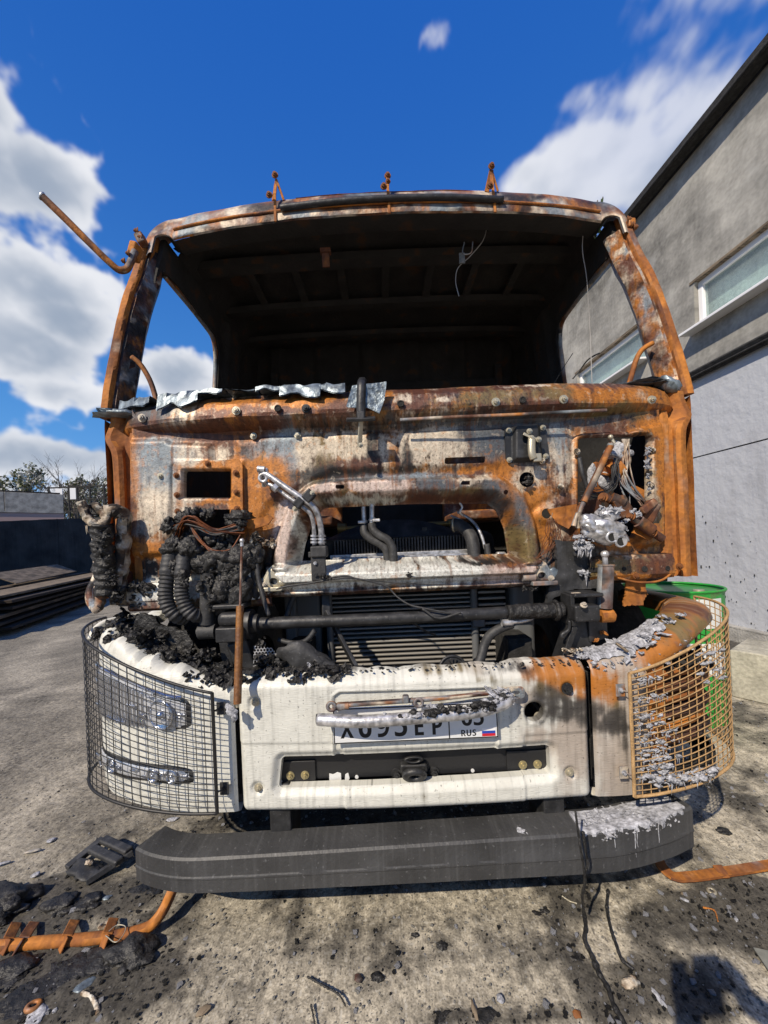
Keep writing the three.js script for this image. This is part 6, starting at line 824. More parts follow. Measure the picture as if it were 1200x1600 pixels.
// ---- what shows through the opening and under the cab: coolers, fan cowl, hoses
const gray = std({ color: new THREE.Color().setRGB(0.13, 0.135, 0.14), roughness: 0.5, metalness: 0.2 });
{
  const D = 1.60, tl = sv(517, 905, D), br = sv(742, 1052, D), cx = (tl[0] + br[0]) / 2, w = br[0] - tl[0];
  const cond = add('condenser', [box(w + 0.03, 0.46, 0.01, cx, 0.83, FD - D - 0.05, 0.002)], M.soot, truck, 'flat finned condenser under the cab');
  const fin = add('cooling_fin', box(w, 0.0085, 0.036, 0, 0, 0, 0.003), M.fins, cond); const ys = []; for (let y = 0.655; y < 1.06; y += 0.0188) ys.push(y);
  ys.forEach((y, i) => { const m = i ? again(fin, cond) : fin; m.position.set(cx, y, FD - D - 0.02); });
  const x2 = sv(770, 960, D)[0], fin2 = add('cooling_fin', box(0.115, 0.011, 0.036, 0, 0, 0, 0.003), M.fins, cond); const y2 = []; for (let y = 0.655; y < 1.06; y += 0.026) y2.push(y);
  y2.forEach((y, i) => { const m = i ? again(fin2, cond) : fin2; m.position.set(x2, y, FD - D - 0.02); });
  add('condenser_tank', [rod([tl[0] - 0.012, 0.63, FD - D], [tl[0] - 0.012, 1.08, FD - D], 0.014), rod([br[0] + 0.008, 0.63, FD - D], [br[0] + 0.008, 1.08, FD - D], 0.015), box(0.05, 0.05, 0.04, br[0] + 0.02, 0.88, FD - D + 0.01, 0.006)], gray, cond);
  add('cooler_tank', [box(0.10, 0.44, 0.10, sv(815, 970, D)[0], 0.85, FD - D - 0.02, 0.03), box(0.12, 0.42, 0.05, sv(478, 975, D)[0], 0.84, FD - D - 0.04, 0.012), box(0.05, 0.40, 0.05, sv(455, 975, D)[0], 0.84, FD - D - 0.02, 0.012)], gray, truck);
  add('radiator_core', [box(1.0, 0.45, 0.05, 0.04, 0.85, FD - D - 0.12, 0.006), box(1.0, 0.3, 0.6, 0.04, 0.80, -0.8, 0.02)], M.soot, truck);
  // upper cooler with upright fins, alloy bar and fan cowl seen through the opening
  const D2 = 1.58, a = sv(515, 866, D2), b = sv(735, 858, D2);
  const up = add('intercooler', [bar([a[0], a[1] - 0.015, FD - D2 - 0.02], [b[0], b[1] - 0.01, FD - D2 - 0.02], 0.02, 0.03)], M.alu, truck, 'cooler with upright fins behind the opening');
  const vf = []; for (let i = 0; i < 46; i++) { const x = a[0] + 0.02 + (b[0] - a[0] - 0.02) * i / 45; vf.push(box(0.006, 0.06, 0.012, x, a[1] + 0.026, FD - D2 - 0.03, 0)); }
  add('upright_fins', vf, M.plastic, up);
  add('fin_backing', box(b[0] - a[0] + 0.05, 0.08, 0.02, (a[0] + b[0]) / 2, a[1] + 0.02, FD - D2 - 0.055, 0.004), M.soot, up);
  add('alloy_bar', [bar(sv(520, 876, 1.55), sv(735, 868, 1.55), 0.022, 0.02), bar(sv(735, 862, 1.55), sv(738, 878, 1.55), 0.008, 0.02), bar(sv(775, 866, 1.55), sv(790, 866, 1.55), 0.02, 0.03, 0.008)], M.alu, up);
  const cowl = []; for (let i = 0; i <= 40; i++) { const t = i / 40, x = a[0] - 0.04 + (b[0] - a[0] + 0.06) * t, h = 0.055 + 0.085 * Math.pow(Math.sin(Math.PI * clamp(t)), 0.8); cowl.push([[x, a[1] + 0.045, FD - D2 - 0.05], [x, a[1] + 0.058, FD - D2 - 0.035], [x, a[1] + 0.062, FD - D2 - 0.06], [x, a[1] + h, FD - D2 - 0.16], [x, a[1] + h + 0.004, FD - D2 - 0.3], [x, a[1], FD - D2 - 0.4]]); }
  add('fan_cowl', loft(cowl, { crease: 0.4 }), M.plastic, up); const tb = sv(663, 832, 1.68); add('cowl_tab', box(0.024, 0.05, 0.02, tb[0], tb[1], tb[2], 0.004), M.plastic, up);
  add('brass_tube', [rod(sv(540, 826, 1.78), sv(700, 818, 1.78), 0.012), rod(sv(528, 826, 1.78), sv(541, 826, 1.78), 0.026), rod(sv(700, 818, 1.78), sv(712, 816, 1.78), 0.02)], M.brass, truck);
  const rad = 0.0095;
  const h1 = add('coolant_hose', tube(svs([[569, 820, 1.52], [570, 833, 1.515], [580, 842, 1.51], [595, 850, 1.505], [604, 860, 1.50], [606, 880, 1.50]]), 0.017, 30, 12), M.rubber, truck), h2 = add('coolant_hose', tube(svs([[581, 818, 1.50], [583, 828, 1.495], [592, 836, 1.49], [605, 843, 1.485], [613, 855, 1.48], [615, 880, 1.48]]), 0.016, 30, 12), M.rubber, truck);
  add('alloy_stub', [rod(sv(568, 790, 1.52), sv(569, 822, 1.52), rad), rod(sv(569, 813, 1.52), sv(569, 817, 1.52), 0.014), boxAt(sv(565, 816, 1.51), 0.03, 0.012, 0.02)], M.alu, h1);
  add('alloy_stub', [rod(sv(581, 788, 1.50), sv(581, 820, 1.50), rad), rod(sv(581, 810, 1.50), sv(582, 814, 1.50), 0.014), boxAt(sv(588, 813, 1.49), 0.03, 0.012, 0.02)], M.alu, h2);
  const big = add('radiator_hose', tube(svs([[708, 820, 1.60], [720, 822, 1.58], [732, 832, 1.55], [738, 845, 1.53], [741, 870, 1.52], [742, 885, 1.52]]), 0.026, 30, 14), M.rubber, truck); add('hose_clamp', new THREE.TorusGeometry(0.027, 0.004, 8, 24).rotateY(1.2).translate(...sv(709, 820, 1.60)), M.zinc, big);
  add('coolant_hose', [tube(svs([[760, 850, 1.52], [763, 870, 1.52], [764, 885, 1.52]]), 0.013, 14, 10)], M.rubber, truck);
  add('steel_pipe', [tube(svs([[715, 800, 1.60], [735, 812, 1.57], [747, 826, 1.54], [755, 845, 1.525], [758, 858, 1.52]]), 0.006, 30, 8), tube(svs([[705, 806, 1.62], [725, 816, 1.58], [740, 830, 1.55], [748, 850, 1.53]]), 0.005, 30, 8), tube(svs([[716, 783, 1.5], [722, 792, 1.5], [719, 800, 1.5], [724, 806, 1.52]]), 0.005, 20, 7)], M.alu, truck);
  add('engine_block', [box(0.9, 0.5, 0.9, 0.02, 0.9, -0.95, 0.06), box(0.3, 0.3, 0.3, 0.34, 1.05, -0.55, 0.08), box(0.3, 0.24, 0.3, -0.36, 1.05, -0.55, 0.08)], M.soot, truck);
}
// ---- cross tube of the cab mount and its brackets
{
  const tubeY = svs([[392, 975, 1.35], [600, 967, 1.35], [795, 957, 1.35]]);
  const cross = add('cab_cross_tube', tube(tubeY, 0.0215, 40, 18), M.blackSteel, truck, 'black cross tube under the cab');
  const rr = rng(44), cr = [];
  add('tube_sleeve', [tube(svs([[792, 957, 1.35], [830, 955, 1.35], [880, 953, 1.35]]), (t, a) => 0.027 + 0.003 * pn(t * 14, a * 2), 40, 14), new THREE.TorusGeometry(0.03, 0.008, 10, 24).rotateY(Math.PI / 2).translate(...sv(868, 954, 1.35))], M.char, cross);
  add('tube_collar', [new THREE.CylinderGeometry(0.052, 0.052, 0.018, 28).rotateZ(Math.PI / 2).translate(...sv(391, 975, 1.35)), new THREE.CylinderGeometry(0.034, 0.034, 0.03, 28).rotateZ(Math.PI / 2).translate(...sv(398, 975, 1.35))], M.blackSteel, cross);
  add('mount_bracket', [boxAt(sv(366, 988, 1.33), 0.095, 0.05, 0.09, 0.006), boxAt(sv(366, 965, 1.35), 0.085, 0.05, 0.10, 0.02), boxAt(sv(365, 945, 1.36), 0.11, 0.016, 0.10, 0.006), bar(sv(372, 1000, 1.36), sv(392, 1060, 1.36), 0.075, 0.05, 0.01), bar(sv(352, 1000, 1.36), sv(358, 1040, 1.36), 0.04, 0.02)], M.blackSteel, truck, 'black cab mount bracket beside the hanging strut');
  add('mount_bracket', [boxAt(sv(907, 955, 1.33), 0.085, 0.055, 0.10, 0.008), boxAt(sv(907, 927, 1.36), 0.10, 0.014, 0.12, 0.006), bar(sv(886, 928, 1.35), sv(888, 975, 1.35), 0.014, 0.08), bar(sv(930, 926, 1.35), sv(934, 1000, 1.36), 0.012, 0.08), bar(sv(912, 965, 1.36), sv(896, 1040, 1.36), 0.09, 0.02, 0.008), bar(sv(892, 975, 1.35), sv(868, 1045, 1.35), 0.02, 0.07), tube(svs([[890, 970, 1.31], [888, 985, 1.31], [878, 992, 1.31], [880, 998, 1.31]]), 0.006, 16, 8)], M.blackSteel, truck, 'black cab mount bracket by the rusty damper');
  add('bracket_cap', [boxAt(sv(900, 929, 1.325), 0.03, 0.014, 0.02, 0.004)], M.burnt, truck);
  { const p = sv(912, 948, 1.27); bolt([p[0], p[1] + 0.004, p[2]], 0.008, M.burnt, truck, [-0.9, 0, 0]); }
  // dampers
  const dl = add('cab_damper', [rod(sv(326, 895, 1.36), sv(324, 975, 1.36), 0.027), rod(sv(312, 987, 1.36), sv(338, 986, 1.36), 0.027), rod(sv(308, 987, 1.36), sv(343, 986, 1.36), 0.012)], M.plastic, truck, 'black cab damper under the melted hoses');
  add('charred_plastic', crust(rr, [[...sv(322, 910, 1.335), [0.02, 0.04, 0.01], 14, 0.014], [...sv(330, 940, 1.335), [0.01, 0.04, 0.008], 10, 0.012]], 0.7), M.char, dl);
  const dr = add('cab_damper', [rod(sv(947, 883, 1.345), sv(944, 950, 1.345), 0.0255, 0.0255, 20), rod(sv(947, 882, 1.345), sv(947, 884, 1.345), 0.028, 0.028, 20)], M.burnt, truck, 'rust and grey cab damper hanging by the right bracket');
  add('damper_eye', [rod(sv(938, 963, 1.335), sv(957, 962, 1.335), 0.022, 0.022, 18), rod(sv(957, 962, 1.335), sv(961, 962, 1.335), 0.012, 0.010, 12)], M.rust, dr); add('damper_stud', [rod(sv(945, 866, 1.345), sv(946, 884, 1.345), 0.009), new THREE.SphereGeometry(0.014, 12, 10).translate(...sv(945, 866, 1.345))], M.alu, dr);
  add('charred_plastic', crust(rr, [[...sv(925, 1003, 1.36), [0.02, 0.03, 0.02], 10, 0.012], [...sv(938, 985, 1.36), [0.01, 0.01, 0.01], 6, 0.010]], 0.7), M.rust, dr);
  // hoses, straps, horn and the perforated screen in front of the condenser
  add('coolant_hose', [tube(svs([[800, 975, 1.36], [786, 980, 1.36], [766, 992, 1.36], [757, 1008, 1.36], [752, 1026, 1.35], [745, 1045, 1.34]]), 0.0165, 40, 12)], M.rubber, truck);
  add('alloy_stub', [tube(svs([[785, 973, 1.345], [800, 972, 1.35], [822, 969, 1.36], [836, 962, 1.37]]), 0.009, 24, 10), rod(sv(784, 973, 1.345), sv(800, 972, 1.35), 0.0135)], M.alu, truck);
  add('support_strut', [bar(sv(510, 955, 1.42), sv(560, 1050, 1.34), 0.04, 0.014), bar(sv(508, 925, 1.46), sv(510, 968, 1.43), 0.03, 0.02)], M.blackSteel, truck);
  add('horn', [new THREE.CylinderGeometry(0.047, 0.05, 0.02, 36).rotateX(Math.PI / 2 - 0.25).translate(...sv(708, 1047, 1.32)), new THREE.TorusGeometry(0.046, 0.005, 8, 36).rotateX(-0.25).translate(...sv(708, 1047, 1.31))], M.blackSteel, truck, 'round black horn behind the bumper edge');
  { const h = sv(708, 1047, 1.30), g = []; for (let i = 0; i < 9; i++) { const a = i / 8 * Math.PI; g.push(bar([h[0] + 0.014 * Math.cos(a), h[1] + 0.014 * Math.sin(a), h[2] - 0.003], [h[0] + 0.036 * Math.cos(a), h[1] + 0.036 * Math.sin(a), h[2] - 0.012], 0.004, 0.006, 0.001)); } add('horn_slot', g, M.soot, truck); }
  const scr = sv(452, 1032, 1.32);
  M.screen = bump(std({ map: rep(T.plastic, 3), roughness: 0.6 }), grain, 4, 0.001);
  { const pitch = 0.011, holes = []; const sp = polySdf([[-0.09, 0.055], [-0.03, 0.045], [-0.01, 0.02], [0.1, -0.04], [0.1, -0.06], [-0.1, -0.06]]); add('perforated_screen', sheet({ x0: -0.1, x1: 0.1, y0: -0.06, y1: 0.06, step: 0.0021, z: (x, y) => -0.03 * (y + 0.06), solid: (x, y) => { const r = Math.round(y / (pitch * 0.866)), ox = (r & 1) * pitch / 2, c = (Math.round((x - ox) / pitch)) * pitch + ox; return Math.min(-sp(x, y), Math.hypot(x - c, y - r * pitch * 0.866) - 0.0042); }, th: 0.002, uv: (x, y) => [x, y] }).translate(scr[0] - 0.03, scr[1] + 0.0, scr[2] + 0.0), M.alu, truck); }
  add('melted_cover', [lump(rr, 0.09, [1.05, 0.55, 0.35], 0.3, 3, 1.2).rotateZ(-0.35).translate(...sv(478, 1030, 1.31)), lump(rr, 0.05, [0.9, 0.6, 0.5], 0.35, 3, 1.2).rotateZ(-0.5).translate(...sv(505, 1040, 1.30))], M.plastic, truck);
  add('charred_plastic', crust(rr, [[...sv(425, 1040, 1.30), [0.05, 0.03, 0.02], 26, 0.014], [...sv(408, 1015, 1.33), [0.012, 0.04, 0.01], 12, 0.010]], 0.8), M.char, truck);
  add('melted_metal', crust(rr, [[...sv(487, 1040, 1.285), [0.025, 0.012, 0.01], 14, 0.009], [...sv(515, 1046, 1.28), [0.012, 0.006, 0.01], 6, 0.007], [...sv(800, 1040, 1.28), [0.014, 0.006, 0.008], 10, 0.009]], 1, 0.6), M.dross, truck);
  // frame rails, axle, wheels
  add('chassis_rail', [box(0.09, 0.24, 4.6, -0.42, 0.72, -2.3, 0.006), box(0.09, 0.24, 4.6, 0.42, 0.72, -2.3, 0.006), box(0.8, 0.14, 0.08, 0, 0.62, -0.05, 0.006)], M.soot, truck);
  add('front_axle', [box(1.7, 0.10, 0.12, 0, 0.46, -0.72, 0.02), box(0.12, 0.2, 1.4, -0.42, 0.48, -0.7, 0.02), box(0.12, 0.2, 1.4, 0.42, 0.48, -0.7, 0.02)], M.soot, truck);
  const prof = [[0.24, -0.13], [0.30, -0.14], [0.44, -0.135], [0.475, -0.11], [0.48, 0], [0.475, 0.11], [0.44, 0.135], [0.30, 0.14], [0.24, 0.13]].map(([a, b]) => new THREE.Vector2(a, b));
  for (const s of [-1, 1]) { const w = add('wheel', new THREE.LatheGeometry(prof, 48).rotateZ(Math.PI / 2).translate(s * 0.90, 0.48, -0.72), M.rubber, truck, s < 0 ? 'left front wheel behind the white corner' : 'scorched right front wheel under the rusty brow'); add('rim', new THREE.CylinderGeometry(0.25, 0.25, 0.2, 36).rotateZ(Math.PI / 2).translate(s * 0.90, 0.48, -0.72), M.rustDark, w);
    const arch = []; for (let i = 0; i <= 30; i++) { const a = Math.PI * (0.02 + 0.96 * i / 30); arch.push([[s * 0.68, 0.48 + 0.56 * Math.sin(a), -0.72 + 0.56 * Math.cos(a)], [s * 1.08, 0.48 + 0.56 * Math.sin(a), -0.72 + 0.56 * Math.cos(a)]]); } add('wheel_arch', loft(arch, { crease: 0.5 }), M.soot, truck); }
  add('rear_crossmember', [box(0.9, 0.2, 0.1, 0, 0.72, -2.2, 0.006), box(0.6, 0.5, 0.6, -0.75, 0.6, -2.4, 0.04), box(0.5, 0.5, 0.9, 0.78, 0.6, -2.4, 0.04)], M.soot, truck);
}
// ---- things fixed to or hanging from the firewall
{
  const rr = rng(101);
  // pair of bare aircon pipes with clamp and valve block
  const ac = add('aircon_pipe', tube(svs([[408, 738, 1.37], [418, 742, 1.36], [440, 757, 1.35], [472, 779, 1.34], [488, 790, 1.345], [496, 803, 1.35], [501, 822, 1.36], [503, 852, 1.365]]), 0.0105, 60, 12), M.alu, truck, 'bare metal aircon pipes bent down to a black valve block');
  add('pipe', tube(svs([[413, 753, 1.375], [430, 762, 1.365], [455, 780, 1.355], [474, 793, 1.35], [485, 803, 1.355], [490, 820, 1.365], [491, 852, 1.37]]), 0.0075, 60, 12), M.alu, ac);
  add('pipe_eye', new THREE.TorusGeometry(0.013, 0.006, 8, 20).translate(...sv(411, 747, 1.36)), M.alu, ac); add('pipe_nut', rod(sv(427, 760, 1.35), sv(433, 765, 1.35), 0.014), M.alu, ac);
  add('pipe_fitting', [rod(sv(403, 733, 1.36), sv(414, 734, 1.36), 0.012), boxAt(sv(412, 740, 1.38), 0.035, 0.04, 0.02, 0.006), rod(sv(412, 750, 1.38), sv(413, 760, 1.39), 0.009)], M.alu, ac);
  const cl = add('pipe_clamp', [boxAt(sv(483, 775, 1.335), 0.04, 0.035, 0.03, 0.005, [0, 0, 0.8]), boxAt(sv(467, 786, 1.34), 0.035, 0.03, 0.03, 0.005, [0, 0, 0.8])], M.blackSteel, ac); { const p = sv(488, 770, 1.32); bolt(p, 0.006, M.zinc, cl); const q = sv(461, 795, 1.36); bolt(q, 0.007, M.zinc, cl); }
  add('pipe_collar', [0, 5, 10].flatMap((k) => [rod(sv(491, 836 + k, 1.368), sv(491, 839 + k, 1.368), 0.0135), rod(sv(503, 836 + k, 1.363), sv(503, 839 + k, 1.363), 0.0145)]), M.alu, ac);
  const vb = add('valve_block', [boxAt(sv(499, 862, 1.36), 0.058, 0.04, 0.04, 0.006), boxAt(sv(497, 866, 1.37), 0.066, 0.02, 0.03, 0.004), boxAt(sv(498, 889, 1.355), 0.052, 0.085, 0.012, 0.004)], M.plastic, ac); for (const [x, y, m] of [[493, 880, M.alu], [494, 899, M.blackSteel], [505, 898, M.blackSteel]]) { const p = sv(x, y, 1.35); bolt([p[0], p[1], p[2] - 0.002], 0.0075, m, vb); }
  // hinge brackets
  const hinge = (px, py, flip, mat, label) => { const p = sv(px, py, 1.375), pl = [[-0.05, -0.04], [-0.048, -0.02], [-0.02, 0.03], [0.0, 0.045], [0.02, 0.02], [0.024, -0.04]].map(([x, y]) => [x * flip, y]); const s = polySdf(pl); const h = add('hinge_bracket', [sheet({ x0: -0.06, x1: 0.06, y0: -0.045, y1: 0.05, step: 0.0035, z: (x, y) => 0.004 * ss(-0.004, -0.012, s(x, y)), solid: (x, y) => Math.min(-s(x, y), Math.hypot((x + flip * 0.002) * 0.8, y + 0.014) - 0.012), th: 0.012, uv: (x, y) => [x * 2, y * 2] }).translate(...p), box(0.09, 0.016, 0.03, p[0] - flip * 0.01, p[1] - 0.042, p[2], 0.004), rod([p[0] + flip * 0.02, p[1] - 0.02, p[2] - 0.005], [p[0] + flip * 0.065, p[1] - 0.02, p[2] - 0.005], 0.014)], mat, truck, label); bolt([p[0] - flip * 0.034, p[1] - 0.026, p[2] + 0.004], 0.008, M.burnt, h); return h; };
  hinge(428, 902, 1, M.zinc, 'pale hinge bracket at the left end of the white rail'); hinge(845, 893, -1, M.burnt, 'sooty hinge bracket at the right end of the rail');
  // gas strut hanging down in front of the bumper
  const gs = add('gas_strut', rod(sv(375, 947, 1.25), sv(371, 1100, 1.175), 0.0118, 0.0118, 16), bump(std({ map: rep(T.rust, 2), color: new THREE.Color().setRGB(0.55, 0.62, 0.75), roughness: 0.55 }), grain, 6, 0.001), truck, 'gas strut with rusty cylinder hanging down over the bumper');
  add('strut_rod', rod(sv(378, 847, 1.29), sv(375.2, 948, 1.25), 0.0038), M.burnt, gs); add('strut_ball', [new THREE.SphereGeometry(0.0085, 16, 12).translate(...sv(378, 845, 1.29)), rod(sv(378, 848, 1.29), sv(378, 854, 1.288), 0.006)], M.alu, gs);
  add('strut_tip', [rod(sv(371, 1099, 1.176), sv(370.6, 1106, 1.173), 0.0075, 0.004)], M.zinc, gs); add('melted_metal', [lump(rr, 0.02, [0.75, 1.2, 0.5], 0.4, 3).rotateZ(0.6).translate(...sv(362, 1112, 1.19)), lump(rr, 0.013, [0.7, 1.2, 0.5], 0.4, 2).translate(...sv(366, 1120, 1.19))], M.dross, gs);
  // corrugated hoses, melted at their tops
  const hose = (pts, r) => tube(svs(pts), (t) => r * (t < 0.38 ? 1.05 + 0.06 * pn(t * 30, r * 900) : 0.94 + 0.08 * Math.sin(t * 150)), 220, 16);
  const ha = add('corrugated_hose', hose([[271, 846, 1.37], [266, 875, 1.345], [261, 905, 1.33], [259, 930, 1.325], [264, 950, 1.325], [276, 962, 1.335], [290, 966, 1.37]], 0.0265), M.rubber, truck, 'ribbed black hose melted at its top, beside the casting'), hb = add('corrugated_hose', hose([[290, 848, 1.37], [287, 875, 1.345], [284, 905, 1.33], [284, 930, 1.325], [291, 950, 1.325], [303, 961, 1.335], [318, 962, 1.37]], 0.0245), M.rubber, truck, 'ribbed black hose melted at its top, nearer the damper');
  add('charred_plastic', molten(rr, [[...sv(270, 856, 1.34), [0.022, 0.02, 0.012], 9, 0.019], [...sv(265, 885, 1.325), [0.014, 0.025, 0.006], 7, 0.014]]), M.char, ha); add('charred_plastic', molten(rr, [[...sv(292, 858, 1.34), [0.022, 0.022, 0.012], 9, 0.019], [...sv(286, 895, 1.32), [0.012, 0.04, 0.006], 9, 0.013]]), M.char, hb);
  // wire bundle out of the second opening
  const wb = [], cu = []; const cen = sv(300, 818, 1.37);
  for (let i = 0; i < 22; i++) { const a = [262 + rr() * 22, 822 + rr() * 22, 1.39], b = [288 + rr() * 18, 806 + rr() * 14, 1.36 - rr() * 0.02], c = [330 + rr() * 12, 826 + rr() * 12, 1.35], d = [372 + rr() * 14, 812 + rr() * 24, 1.37]; (i % 3 ? cu : wb).push(tube(svs(rr() < 0.55 ? [a, b, c, d] : [[296, 814 + rr() * 8, 1.36], [308 + rr() * 8, 838 + rr() * 12, 1.35], [330 + rr() * 14, 860 + rr() * 6, 1.34], [360, 858 + rr() * 6, 1.35], [376, 836, 1.365]]), 0.0022 + rr() * 0.0016, 30, 6)); }
  const bun = add('wire_bundle', cu, M.copper, truck, 'bundle of burnt copper wires spilling from the left opening'); add('black_wires', wb, M.rubber, bun);
  add('charred_plastic', [...molten(rr, [[...sv(275, 818, 1.385), [0.03, 0.02, 0.02], 8, 0.016], [...sv(308, 806, 1.395), [0.05, 0.012, 0.02], 9, 0.016], [...sv(372, 815, 1.38), [0.03, 0.025, 0.02], 10, 0.018], [...sv(330, 845, 1.395), [0.09, 0.03, 0.015], 16, 0.02]]), ...crust(rr, [[...sv(372, 812, 1.365), [0.035, 0.025, 0.01], 12, 0.010]], 0.7)], M.char, bun);
  // melted relay box and looms between hoses and arch
  add('melted_box', [lump(rr, 0.075, [1.1, 0.5, 0.4], 0.4, 5, 3).translate(...sv(345, 880, 1.375)), lump(rr, 0.07, [0.8, 1.1, 0.4], 0.4, 5, 3).translate(...sv(362, 908, 1.365)), lump(rr, 0.055, [0.8, 1.2, 0.4], 0.4, 5, 3).translate(...sv(350, 930, 1.36)), ...molten(rr, [[...sv(345, 880, 1.365), [0.07, 0.025, 0.015], 7, 0.034], [...sv(362, 905, 1.36), [0.045, 0.05, 0.01], 8, 0.036], [...sv(350, 928, 1.36), [0.035, 0.04, 0.01], 6, 0.03], [...sv(318, 872, 1.37), [0.05, 0.015, 0.015], 5, 0.03], [...sv(385, 880, 1.385), [0.03, 0.05, 0.015], 6, 0.03]], 0.38), ...[...Array(16).keys()].map(() => { const x = 318 + rr() * 74, y = 872 + rr() * 40, l = 16 + rr() * 36; return tube(svs([[x, y, 1.345], [x + (rr() - 0.5) * 6, y + l * 0.5, 1.338], [x + (rr() - 0.5) * 9, y + l, 1.345]]), (t) => 0.008 * (1.1 - 0.8 * t) * (1 + 0.4 * pn(t * 7, x)), 14, 7); }), tube(svs([[316, 874, 1.35], [340, 868, 1.34], [365, 874, 1.34], [392, 866, 1.36]]), (t) => 0.018 * (1 + 0.35 * pn(t * 11, 2)), 40, 10), rod(sv(361, 886, 1.345), sv(361, 881, 1.34), 0.022, 0.020), ...crust(rr, [[...sv(355, 895, 1.338), [0.06, 0.06, 0.012], 26, 0.009]], 0.65), boxAt(sv(372, 900, 1.385), 0.16, 0.18, 0.04, 0.03)], M.char, truck, 'charred lump of melted boxes and looms');
  add('charred_plate', [box(0.05, 0.17, 0.012, sv(392, 900, 1.38)[0], sv(392, 900, 1.38)[1], 0.06, 0.004, [0, 0.4, 0.1])], M.paint, truck);
  add('burnt_loom', [tube(svs([[393, 845, 1.38], [401, 880, 1.37], [404, 905, 1.365], [412, 935, 1.35], [420, 962, 1.34]]), 0.0085, 40, 8), tube(svs([[492, 985, 1.33], [480, 1000, 1.33], [460, 1005, 1.35], [435, 1000, 1.37]]), 0.009, 30, 8), tube(svs([[460, 930, 1.45], [452, 950, 1.45], [448, 965, 1.44]]), 0.011, 20, 8)], M.rubber, truck);
  add('rusty_tab', [sheet({ x0: -0.06, x1: 0.06, y0: -0.03, y1: 0.03, step: 0.004, z: (x, y) => 0.03 * (0.03 - y) + 0.006 * fb(x * 20, y * 20, 2), solid: (x, y) => -polySdf([[-0.045, 0.014], [0.02, 0.024], [0.03, 0.03], [0.05, 0.018], [0.03, -0.006], [-0.02, -0.018], [-0.045, -0.016]])(x, y), th: 0.01, uv: (x, y) => [x, y] }).translate(...sv(405, 818, 1.385))], M.rust, truck);
  add('charred_plastic', crust(rr, [[...sv(398, 842, 1.38), [0.016, 0.02, 0.012], 14, 0.012], [...sv(415, 850, 1.40), [0.03, 0.03, 0.01], 10, 0.012]], 0.6), M.ash, truck);
  // black wire sagging along the rail
  const lw = add('sagging_wire', tube(svs([[418, 928, 1.37], [440, 918, 1.36], [480, 912, 1.355], [520, 905, 1.35], [548, 903, 1.35], [580, 909, 1.355], [605, 917, 1.36], [620, 932, 1.35], [640, 945, 1.335], [665, 951, 1.325], [690, 956, 1.32], [722, 961, 1.32]]), (t) => 0.0032 + 0.0015 * Math.abs(pn(t * 40, 4)), 120, 7), M.rubber, truck, 'charred wire sagging below the white rail');
  add('wire', [tube(svs([[545, 903, 1.35], [580, 907, 1.36], [640, 912, 1.37], [700, 914, 1.375]]), 0.0022, 40, 6), tube(svs([[500, 906, 1.355], [540, 900, 1.35], [552, 903, 1.35]]), 0.004, 20, 6), tube(svs([[640, 970, 1.40], [655, 980, 1.42], [668, 988, 1.45], [680, 992, 1.48]]), 0.004, 20, 6), tube(svs([[660, 951, 1.325], [685, 966, 1.318], [720, 957, 1.32]]), 0.005, 20, 6)], M.rubber, lw);
  add('charred_plastic', crust(rr, [[...sv(508, 903, 1.35), [0.012, 0.006, 0.006], 8, 0.007], [...sv(640, 898, 1.35), [0.006, 0.01, 0.006], 8, 0.008], [...sv(448, 922, 1.36), [0.02, 0.004, 0.006], 6, 0.007], [...sv(830, 920, 1.37), [0.03, 0.006, 0.006], 8, 0.008]], 0.8), M.char, lw);
  add('rail_mark', [0.01, 0.02].map((k) => tube(svs([[704 + k, 885, 1.392], [705, 895, 1.39], [707, 903, 1.392]]), 0.002, 8, 5)), M.soot, truck);
  // latch bracket on the right of the middle
  const lb = sv(823, 693, 1.41), pl = polySdf([[-0.078, 0.06], [0.07, 0.066], [0.082, -0.05], [0.07, -0.066], [-0.066, -0.068], [-0.078, -0.05]]), notch = polySdf([[-0.045, 0.07], [0.042, 0.07], [0.05, -0.06], [-0.05, -0.06]]);
  const lat = add('latch_bracket', sheet({ x0: -0.085, x1: 0.09, y0: -0.07, y1: 0.07, step: 0.004, z: (x, y) => 0.018 * ss(0.006, -0.006, notch(x, y)), solid: (x, y) => Math.min(-pl(x, y), Math.hypot(x + 0.004, y - 0.012) - 0.017), th: 0.02, uv: (x, y) => [x + 0.3, y] }).translate(lb[0], lb[1], 0.018), M.blackSteel, truck, 'dark latch bracket right of the middle');
  add('latch_arm', [tube([[lb[0] + 0.006, lb[1] + 0.006, 0.055], [lb[0] + 0.002, lb[1] - 0.02, 0.06], [lb[0] + 0.002, lb[1] - 0.05, 0.062], [lb[0] + 0.008, lb[1] - 0.066, 0.06]], (t, a) => 0.008 + 0.006 * Math.abs(Math.cos(a)), 20, 8), box(0.03, 0.03, 0.012, lb[0] + 0.02, lb[1] - 0.062, 0.06, 0.004), bar([lb[0] - 0.02, lb[1] + 0.03, 0.045], [lb[0] + 0.035, lb[1] + 0.0, 0.05], 0.01, 0.004)], M.zinc, lat);
  for (const [x, y] of [[-0.064, 0.05], [0.062, 0.055], [-0.066, -0.058], [0.068, -0.05], [0.006, 0.012], [0.032, 0.005], [0.0, 0.036]]) bolt([lb[0] + x, lb[1] + y, Math.abs(x) > 0.05 ? 0.02 : 0.05], 0.0075, M.zinc, lat);
  add('charred_strand', [...crust(rr, [[...sv(826, 750, 1.40), [0.016, 0.022, 0.008], 12, 0.008]], 0.8)], M.char, lat);
